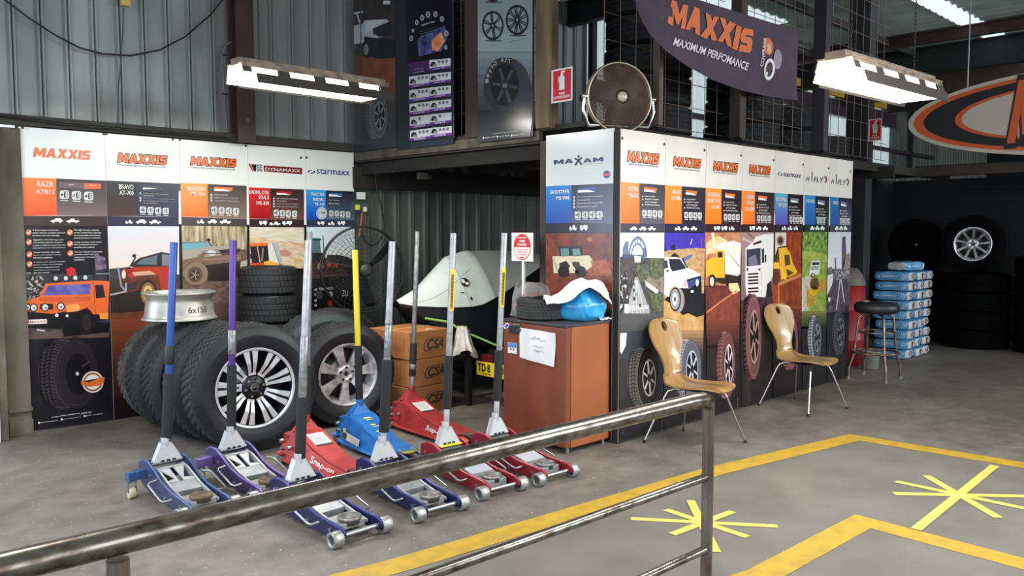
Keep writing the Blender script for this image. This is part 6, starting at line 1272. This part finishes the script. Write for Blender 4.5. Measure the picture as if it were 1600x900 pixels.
def ban_px(px, py, off=.006):
    """banner surface point under a traced outline of its print"""
    u, v = .5, .5
    k = (px-tl[0])/(tr[0]-tl[0]); 
    best = None
    lo_, hi_ = 0, 1
    for _ in range(30):
        u = (lo_+hi_)/2; f = u*(len(bot)-1); i = min(int(f), len(bot)-2); x = bot[i][0]+(bot[i+1][0]-bot[i][0])*(f-i)
        if x < px: lo_ = u
        else: hi_ = u
    f = u*(len(bot)-1); i = min(int(f), len(bot)-2); by_ = bot[i][1]+(bot[i+1][1]-bot[i][1])*(f-i); ty = tl[1]+(tr[1]-tl[1])*k
    v = (py-ty)/(by_-ty); return ban(u, v, off)
q = MB(); q.grid(ban, 48, 14, BN); q.build('cloth_panel', r)
cb = crop(950, 0, 4.5)
def btext(s_, lb, rb, h, m, bold, off=.008):
    q = MB(); vs, fs = glyphs(s_, bold, .0)
    q.add([ban_px(lb[0]+(rb[0]-lb[0])*x+(h[1]-0)*y, lb[1]+(rb[1]-lb[1])*x-h[0]*y, off) for x, y in vs], fs, m); return q
q = MB(); lb, rb = cb((395, 165)), cb((975, 385))
for p in blocks('MAXXIS', 0, .02, .1): q.face([ban_px(lb[0]+(rb[0]-lb[0])*x+8*y+1.2*math.sin(9*y+14*x), lb[1]+(rb[1]-lb[1])*x-36*y+2.0*math.sin(17*x), .008) for x, y in p], mat((214, 112, 60), .7))
q.build('lettering', r)
btext('MAXIMUM PERFOMANCE', cb((440, 320)), cb((955, 500)), (11.5, 3), mat((214, 206, 214), .7), .02).build('lettering', r)
q = MB(); OO = mat((206, 112, 66), .7); GG = mat((150, 140, 152), .7)
def bell(cx, cy, rx, ry, m, off, n=18): q.face([ban_px(*cb((cx+rx*math.cos(2*PI*i/n), cy+ry*math.sin(2*PI*i/n))), off) for i in range(n)], m)
bell(1110, 330, 34, 62, OO, .007); bell(1112, 345, 16, 36, mat((222, 170, 130), .7), .009); bell(1178, 420, 32, 70, GG, .007); bell(1120, 490, 40, 76, WHITE, .008); bell(1118, 490, 24, 52, mat((60, 48, 62), .7), .010); bell(1100, 520, 8, 14, WHITE, .012)
q.build('emblem', r)
q = btext('COVERAGE', cb((1062, 470)), cb((1085, 250)), (0, 0), WHITE, .02) if False else MB()
vs, fs = glyphs('COVERAGE', .02, 0)
q.add([ban_px(*cb((1072-24*y+26*x, 470-200*x)), .008) for x, y in vs], fs, mat((214, 206, 214), .7)); q.build('lettering', r)
q = MB(); q.cyl(ban(1, 0), (7.75, 3.9, 3.62), .003, BLACKM, n=5); q.build('tie_cord', r); q = MB(); q.cyl(ban(1, 1), (7.6, 3.9, 2.86), .003, BLACKM, n=5); q.build('tie_cord', r)

# ================================================================== OVAL SIGN
r = thing('oval_sign', 'large oval orange and black sign board at the right edge', 'sign', (10.98, 2.05, 2.965))
def oval(sy, sz, d, m, x):
    q.prism([(x, sy*math.cos(2*PI*i/64), sz*math.sin(2*PI*i/64)) for i in range(64)], (d, 0, 0), m)
q = MB(); oval(1.97, .50, .05, mat((206, 196, 180), .6), 0); q.build('board', r)
q = MB(); oval(1.90, .455, .004, mat((222, 96, 50), .5), -.004); oval(1.78, .41, .004, mat((30, 28, 30), .5), -.008); oval(1.42, .335, .004, mat((222, 96, 50), .5), -.012); oval(1.34, .31, .004, mat((206, 196, 180), .6), -.016); q.build('rings', r)
q = MB(); gy = lambda p, b, x: (x, .84+b-(1.68+2*b)*p[0]-.04*p[1], -.33-b+(.72+2*b)*p[1]); KK = mat((30, 28, 30), .5)

for p in blocks('MAXXIS', .22, .09): q.face([gy((x, y), 0, -.020) for x, y in p], KK)
for p in blocks('MAXXIS', .22): q.face([gy((x, y), 0, -.024) for x, y in p], mat((222, 96, 50), .5))
q.build('lettering', r)
for y in (-1.2, .6, 1.3): q = MB(); q.cyl((.025, y, .3), (.025, y, ROOF-2.965-.03), .008, STEEL, n=6); q.build('hanger', r)
# ================================================================== FIRE SIGNS
def firesign(label, o, u, n, w=.21, h=.26, cap=True):
    """o: bottom-left corner, u: reading direction, n: to the viewer"""
    o, u, n = Vector(o), Vector(u).normalized(), Vector(n).normalized(); q = MB(); Z = Vector((0, 0, 1))
    P = lambda a, b, d: o+u*a+Z*b+n*d
    q.prism([P(0, 0, 0), P(w, 0, 0), P(w, h, 0), P(0, h, 0)], -n*.004, WHITE)
    q.prism([P(0, 0, 0), P(0, h, 0), P(-.04, h, -.03), P(-.04, 0, -.03)], -n*.004, WHITE)
    RD = mat((196, 30, 44), .4); q.face([P(.012, .012, .001), P(w-.012, .012, .001), P(w-.012, h-.012, .001), P(.012, h-.012, .001)], RD)
    c = w/2; q.face([P(c+.028*x, h*.36+h*.42*y, .002) for x, y in ((-1, 0), (1, 0), (1, .85), (.6, 1), (-.6, 1), (-1, .85))], WHITE)
    q.face([P(c+x, h*.78+y, .002) for x, y in ((-.012, 0), (.012, 0), (.012, .02), (.035, .03), (.03, .038), (-.005, .036), (-.012, .02))], WHITE); q.face([P(c+x, h*.72+y, .003) for x, y in ((-.036, .01), (-.03, .02), (-.03, -.03), (-.036, -.03))], WHITE)
    if cap:
        q.text('FIRE', lambda p: P(c-.03+.06*p[0], h*.22+.018*p[1], .002), WHITE, .03); q.text('EXTINGUISHER', lambda p: P(.022+(w-.044)*p[0], h*.11+.02*p[1], .002), WHITE, .02)
    return tag(q.build('fire_sign'), label, 'safety sign')
firesign('red fire extinguisher sign on the brown corner post', (4.756, 4.42, 2.60), (0, -1, 0), (-1, 0, 0), .21, .255)
a_, b_ = onX(1357, 221, 10.370), onX(1377, 220, 10.370); firesign('small red fire extinguisher sign on the dark post by the oval sign', a_, (0, -1, 0), (-1, 0, 0), (a_-b_).length, .27)
# white and red extinguisher sign on a stake
r = thing('extinguisher_sign', 'white square sign with red circle, on a stake behind the fridge', 'safety sign', (4.76, 4.745, 0))
q = MB(); q.box((.01, 0, .7), (.02, .02, 1.4), WHITE); q.box((.01, 0, .01), (.2, .2, .02), STEEL); q.build('stake', r)
q = MB(); q.box((-.004, 0, 1.475), (.006, .245, .232), mat((226, 220, 208), .5)); RD = mat((190, 36, 48), .45)
D_ = lambda a, b, d: (-.008-d, -a, 1.475+b)
q.face([D_(.1*math.cos(t*PI/15), .108*math.sin(t*PI/15), 0) for t in range(30)], RD); q.face([D_(.092*math.cos(t), .1*math.sin(t), .0008) for t in [(-.02-PI*.0)-k*(PI-.04)/14 for k in range(15)]], mat((232, 226, 216), .5))
q.face([D_(.08*math.cos(t), .094*math.sin(t), .0014) for t in [-1.05-k*(PI-2.1)/8 for k in range(9)]], RD)
q.text('AB(E)', lambda p: D_(-.035+.07*p[0], .035+.022*p[1], .001), WHITE, .03); q.text('POWDER', lambda p: D_(-.05+.1*p[0], .008+.02*p[1], .001), WHITE, .03); q.text('FIRE EXTINGUISHER', lambda p: D_(-.05+.1*p[0], .070+.012*p[1], .001), WHITE, .02)
for k, s_ in enumerate(('FOR USE ON WOOD PAPER', 'FLAMMABLE LIQUIDS', 'ELECTRICAL FIRES')): q.text(s_, lambda p: D_(-.066+.132*p[0]*(1-.12*k)+.008*k, -.026-.022*k+.012*p[1], .002), RD, .02)
q.build('sign_plate', r)

# ================================================================== PLYWOOD CHAIRS
PLY = mat((150, 116, 68), .32, c2=(122, 90, 52), scale=3, stretch=(.6, 5, .6), coat=.3, third=(160, 126, 78)); PLY_E = mat((150, 116, 70), .6)
prof_c = [(.27, .425), (.255, .440), (.20, .447), (.10, .440), (.0, .432), (-.08, .432), (-.15, .440), (-.195, .470), (-.215, .515), (-.228, .58), (-.243, .66), (-.268, .75), (-.298, .84), (-.322, .905), (-.33, .925)]
wid_c = [.10, .150, .185, .2, .2, .19, .165, .125, .102, .102, .135, .185, .195, .15, .06]
def chairshell():
    q = MB(); n = len(prof_c)*8; m_ = 44
    def sm(L, u):
        f = u*(len(L)-1); i = min(int(f), len(L)-2); t = f-i; g = lambda k: L[max(0, min(len(L)-1, k))]
        a, b, c, d = g(i-1), g(i), g(i+1), g(i+2); return b+.5*t*(c-a+t*(2*a-5*b+4*c-d+t*(3*(b-c)+d-a)))
    X = [p[0] for p in prof_c]; Zz = [p[1] for p in prof_c]; vs = []; hole = (.905, 0)
    grid = []
    for i in range(n+1):
        u = i/n; x, z, w = sm(X, u), sm(Zz, u), max(.03, sm(wid_c, u)); row = []
        for j in range(m_+1):
            s = (j/m_-.5)*2; dish = .016*s*s
            row.append(Vector((x+(dish if u > .55 else 0)*(1), w*s, z+(dish*.9 if u <= .55 else 0))))
        grid.append(row)
    hi0 = int(n*.885); hj = m_/2+2; ha, hb = 4.6, 3.6
    skip = {(i, j) for i in range(n) for j in range(m_) if ((i+.5-hi0)/ha)**2+((j+.5-hj)/hb)**2 < 1}
    def at_(fi, fj):
        u = fi/n; x, z, w = sm(X, u), sm(Zz, u), max(.03, sm(wid_c, u)); s = (fj/m_-.5)*2; dish = .016*s*s
        return Vector((x+(dish if u > .55 else 0), w*s, z+(dish*.9 if u <= .55 else 0)))
    for i in range(1, n):
        for j in range(1, m_):
            c4 = [(i-1, j-1) in skip, (i, j-1) in skip, (i-1, j) in skip, (i, j) in skip]
            if any(c4) and not all(c4):
                e = math.sqrt(((i-hi0)/ha)**2+((j-hj)/hb)**2); grid[i][j] = at_(hi0+(i-hi0)/e, hj+(j-hj)/e)
    th = .013; up_, dn = [], []
    for i in range(n+1):
        for j in range(m_+1):
            a = grid[min(n, i+1)][j]-grid[max(0, i-1)][j]; b = grid[i][min(m_, j+1)]-grid[i][max(0, j-1)]; nn = a.cross(b).normalized()
            if nn.length < .5: nn = Vector((0, 0, 1))
            up_.append(grid[i][j]-nn*th/2); dn.append(grid[i][j]+nn*th/2)
    K = m_+1; N = len(up_)
    F = [(i*K+j, i*K+j+1, (i+1)*K+j+1, (i+1)*K+j) for i in range(n) for j in range(m_) if (i, j) not in skip]
    q.add(up_+dn, F+[tuple(N+k for k in f[::-1]) for f in F], PLY, True)
    from collections import Counter
    E = Counter()
    for f in F:
        for k in range(4): E[(f[k], f[(k+1) % 4])] += 1
    q.add(up_+dn, [(b, a, N+a, N+b) for (a, b) in E if (b, a) not in E], PLY_E)
    return q
CHF = mat((190, 190, 186), .22, .95)
ch = thing('plywood_chair', 'plywood shell chair nearest the railing, front of the sand poster', 'chair', (5.27, 3.415, 0), math.radians(-91), 'plywood shell chairs')
chairshell().build('seat_shell', ch)
feet = [(.265, .285), (.265, -.265), (-.275, .255), (-.265, -.265)]
for x, y in feet:
    q = MB(); tx = .15 if x > 0 else -.13; ty = math.copysign(.075, y)
    q.tube([(tx*.6, ty*.9, .408), (tx*.9, ty*1.2, .412), (tx+.2*(x-tx), ty+.22*(y-ty)*1.2, .392), (tx+.32*(x-tx), ty+.36*(y-ty), .35), (x, y, .012)], .0085, CHF, 10)
    l_ = q.build('leg', ch); q = MB(); q.cyl((x, y, 0), (x-.003*x, y, .022), .011, BLACKM, n=10); q.build('foot_cap', l_)
q = MB(); q.box((0, 0, .411), (.2, .16, .006), BLACKM); q.build('seat_plate', ch)
ch2 = dup(ch, (7.05, 3.43, 0), (0, 0, math.radians(-101)), 'plywood shell chair with glossy backrest, standing before the truck poster')

# ================================================================== STOOL, DRUM, BAGS
r = thing('stool', 'round black-topped metal stool at the end of the poster panels', 'stool', (9.01, 3.565, 0))
q = MB(); q.lathe([(0, .835), (.14, .84), (.20, .832), (.228, .805), (.23, .765), (.215, .73), (.18, .72), (0, .72)], mat((26, 26, 28), .45, c2=(36, 36, 38), scale=9), 40); q.build('seat', r)
q = MB(); q.tube([(.05, .10, .843), (.0, .14, .843), (-.08, .12, .8445), (-.12, .06, .8445)], .006, mat((150, 156, 120), .6), 5); q.build('seat_scuff', r)
TBN = mat((150, 128, 112), .35, .8, c2=(108, 84, 70), scale=14)
for k in range(4):
    a = PI/4+PI/2*k; c, s = math.cos(a), math.sin(a); q = MB(); q.tube([(.08*c, .08*s, .71), (.15*c, .15*s, .705), (.185*c, .185*s, .67), (.205*c, .205*s, .5), (.225*c, .225*s, .29), (.275*c, .275*s, .13), (.283*c, .283*s, .02)], .013, TBN, 10)
    l_ = q.build('leg', r); q = MB(); q.cyl((.283*c, .283*s, 0), (.283*c, .283*s, .03), .018, mat((120, 116, 108), .6), n=12); q.build('foot_cap', l_)
q = MB(); q.lathe([(.175, .525), (.205, .525), (.205, .51), (.175, .51)], TBN, 40, close=True); q.build('upper_ring', r)
q = MB(); q.lathe([(.222, .305), (.245, .305), (.25, .295), (.245, .285), (.222, .285)], TBN, 44, close=True); q.build('foot_ring', r)
r = thing('oil_drum', 'red drum with grey cone lid, behind the stool', 'drum', (9.80, 4.22, 0)); q = MB(); q.lathe([(0, 0), (.19, 0), (.19, .30), (.196, .31), (.19, .32), (.19, .66), (.196, .67), (.19, .68), (.19, .96), (0, .96)], mat((146, 34, 40), .45), 40); q.build('drum_body', r)
q = MB(); q.lathe([(.196, .96), (.196, .99), (.15, 1.1), (.1, 1.16), (.04, 1.17), (0, 1.17)], mat((96, 92, 88), .6), 40); q.build('lid', r)
q = MB(); q.lathe([(0, 0), (.08, 0), (.095, .02), (.1, .2), (.105, .215), (.09, .2), (.08, .02), (0, .02)], mat((116, 116, 112), .5), 28); o = q.build('paint_tin', loc=(9.62, 3.86, .0)); tag(o, 'small pale tin on the floor behind the stool', 'tin')
# absorbent bags on a low pallet: three deep, nine high
BGB = mat((96, 160, 206), .4, c2=(70, 138, 190), scale=5, bump=(14, .5)); BGW = mat((206, 206, 206), .45, c2=(182, 182, 186), scale=6, bump=(14, .5)); BGC = mat((104, 66, 52), .6)
_bag = {}
def bag_mesh(seed, wx=.262, wy=.43, h=.113):
    """pillow bag, long axis y; the -y end and -x face carry print"""
    q = MB(); rnd = random.Random(seed); a, b = rnd.uniform(0, 6), rnd.uniform(0, 6)
    def pos(x, y, z):      # -1..1 cube to pillow
        rx = 1-.10*abs(y)**3-.05*z*z; rz = (1-.16*abs(y)**4-.10*x*x*abs(x))
        return Vector((wx/2*x*rx+.006*math.sin(5*y+a), wy/2*y*(1-.05*z*z-.04*x*x)+.005*math.sin(4*x+b), h/2*z*rz+.004*math.sin(6*x+4*y+a)+h/2))
    G = 10
    def face(fx, m, uu=G, vv=G): q.grid(lambda u, v: pos(*fx(u*2-1, v*2-1)), uu, vv, m)
    face(lambda u, v: (-1, u, v), BGB); face(lambda u, v: (1, u, v), BGB); face(lambda u, v: (u, v, 1), BGB); face(lambda u, v: (u, v, -1), BGW); face(lambda u, v: (u, 1, v), BGW)
    face(lambda u, v: (u, -1, v), BGW)
    out = q.build('absorbent_bag')
    p = MB(); P = lambda y, z: pos(-1, y, z)+Vector((-.003, 0, 0)); PW = mat((206, 220, 230), .5)
    p.text('SORBENT', lambda t: P(.50-.9*t[0], -.22+.38*t[1]), PW, .03)
    for k in range(3): p.tube([P(-.62-.1*k, -.7), P(-.66-.1*k, 0), P(-.74-.1*k, .75)], .003, PW, 4)
    p.face([P(.72+.07*math.cos(t*PI/6), .28*math.sin(t*PI/6)) for t in range(12)], PW)
    f = p.build('printed_side', out)
    p = MB(); E = lambda x, z: pos(x, -1, z)+Vector((0, -.003, 0))
    p.face([E(.1, -.9), E(.55, -.7), E(.25, -.1), E(.6, .5), E(.3, .85), E(-.3, .3), E(-.1, -.3)], BGC); p.face([E(.6, -.2), E(.9, -.1), E(.85, .2), E(.62, .15)], mat((80, 110, 160), .5)); p.face([E(-.9, .85), E(-.5, .85), E(-.5, -.85), E(-.9, -.85)], mat((150, 186, 214), .5)); p.build('printed_end', out)
    return out
cols = ['front column, nearest the stool', 'middle column', 'rear column at the right']
layer = ['lowest', 'second lowest', 'third from the floor', 'fourth from the floor', 'middle', 'fourth from the top', 'third from the top', 'second from the top', 'topmost']
protos = [bag_mesh(s) for s in (3, 4)]; used_ = [False, False]
for c in range(3):
    for k in range(9):
        p = (c+k) % 2; loc = (10.78+.285*c+random.uniform(-.02, .02), 4.05+random.uniform(-.03, .02), .001+.1225*k); rz = (0, 0, random.uniform(-.05, .05)); lb = 'blue and white absorbent bag, %s in the %s' % (layer[k], cols[c])
        if not used_[p]: o = protos[p]; used_[p] = True; o.location = loc; o.rotation_euler = rz; tag(o, lb, 'bag', 'stacked blue absorbent bags')
        else: dup(protos[p], loc, rz, lb, 'stacked blue absorbent bags')
o = dup(protos[0], (10.97, 3.98, .001+.1225*9+.004), (0, 0, math.radians(78)), 'single white-faced bag turned crosswise on top of the blue stack', 'stacked blue absorbent bags')

# ================================================================== DARK TYRES AND ALLOY WHEEL IN THE FAR BAY
GB = 'dark tyres stacked in the far bay'; DKT = mat((6, 6, 7), .95); DKT.node_tree.nodes['Principled BSDF'].inputs['Specular IOR Level'].default_value = .1  # tyre rubber blackened so the shade of the bay is in its colour
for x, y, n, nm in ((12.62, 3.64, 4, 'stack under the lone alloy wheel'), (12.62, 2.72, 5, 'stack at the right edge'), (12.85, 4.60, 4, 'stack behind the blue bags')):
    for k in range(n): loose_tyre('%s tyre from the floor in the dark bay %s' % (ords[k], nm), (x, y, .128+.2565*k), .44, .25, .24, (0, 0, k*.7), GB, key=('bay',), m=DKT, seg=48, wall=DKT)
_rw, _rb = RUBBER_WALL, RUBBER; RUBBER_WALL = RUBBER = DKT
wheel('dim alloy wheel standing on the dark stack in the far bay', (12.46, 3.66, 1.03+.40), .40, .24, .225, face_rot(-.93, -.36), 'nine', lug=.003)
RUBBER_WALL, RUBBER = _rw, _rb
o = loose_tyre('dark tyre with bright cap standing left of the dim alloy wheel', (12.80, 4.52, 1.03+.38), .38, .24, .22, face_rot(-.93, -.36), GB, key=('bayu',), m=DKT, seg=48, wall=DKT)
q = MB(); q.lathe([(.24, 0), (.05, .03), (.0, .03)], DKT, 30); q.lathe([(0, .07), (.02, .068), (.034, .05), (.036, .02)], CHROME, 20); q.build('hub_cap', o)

# ================================================================== CABLES AND SMALL FITTINGS ON THE LIT WALL
YW = YA-.035
q = MB(); q.tube([onY(x, y, YW) for x, y in ((-20, -25), (8, 0), (45, 28), (85, 54), (125, 75), (160, 84), (205, 87), (250, 78), (290, 57), (330, 22), (362, -18))], .0075, BLACKM, 6); tag(q.build('power_cable'), 'black power cable sagging across the lit sheet wall', 'cable')
r = thing('junction_box', 'small yellowish junction box at the top of the lit wall', 'junction box', onY(195.5, 4, YW))
q = MB(); q.box((0, 0, .02), (.075, .05, .10), mat((196, 170, 96), .6)); q.build('box_body', r, bevel=.006)
q = MB(); o_ = Vector(onY(195.5, 4, YW)); q.tube([onY(x, y, YW-.003)-o_ for x, y in ((193, 13), (192, 48), (189, 92), (185, 140), (183, 206))], .0045, mat((70, 70, 72), .6), 5); q.build('lead', r)
q = MB(); q.tube([onY(x, y, YW) for x, y in ((361, 66), (353, 70), (348, 86), (350, 140), (354, 195), (353, 212), (346, 219))], .010, mat((96, 100, 100), .5), 6)
for y in (86, 147, 208): q.box(onY(351, y, YW), (.05, .02, .012), BLACKM)
tag(q.build('conduit'), 'grey conduit bent beside the maroon column', 'conduit')
r = thing('power_outlet', 'white power outlet with yellow plug at the edge of the alcove', 'power outlet', (0, 0, 0))
YO = YA-.03; q = MB(); q.box(onY(564, 306, YO), (.095, .03, .075), WHITE); q.build('outlet_plate', r, bevel=.004); q = MB(); q.box(onY(558.5, 324, YO-.02), (.04, .05, .055), mat((206, 206, 70), .5)); q.build('plug', r, bevel=.006); q = MB(); q.box(onY(570, 327, YO-.01), (.03, .04, .05), WHITE); q.build('plug', r, bevel=.004)
q = MB(); q.tube([onY(x, y, YO-.03) for x, y in ((566, 332), (564, 350), (561, 370))], .012, mat((150, 74, 54), .6), 6); q.build('lead', r)
q = MB(); q.tube([onY(x, y, YA-.12) for x, y in ((584, 252), (587, 285), (593, 312), (598, 332), (600, 352), (597, 370), (589, 381), (580, 384), (571, 378), (566, 366))], .008, BLACKM, 6); tag(q.build('hanging_cable'), 'dark looped cable hanging down into the alcove by the fan', 'cable')
q = MB(); q.box(onY(660, 275, 6.9), (.12, .05, .07), mat((120, 116, 108), .6)); q.box(onY(668, 277, 6.9), (.06, .07, .04), mat((80, 78, 74), .6)); tag(q.build('wall_bracket', bevel=.004), 'small grey bracket under the deck at the back of the alcove', 'bracket')
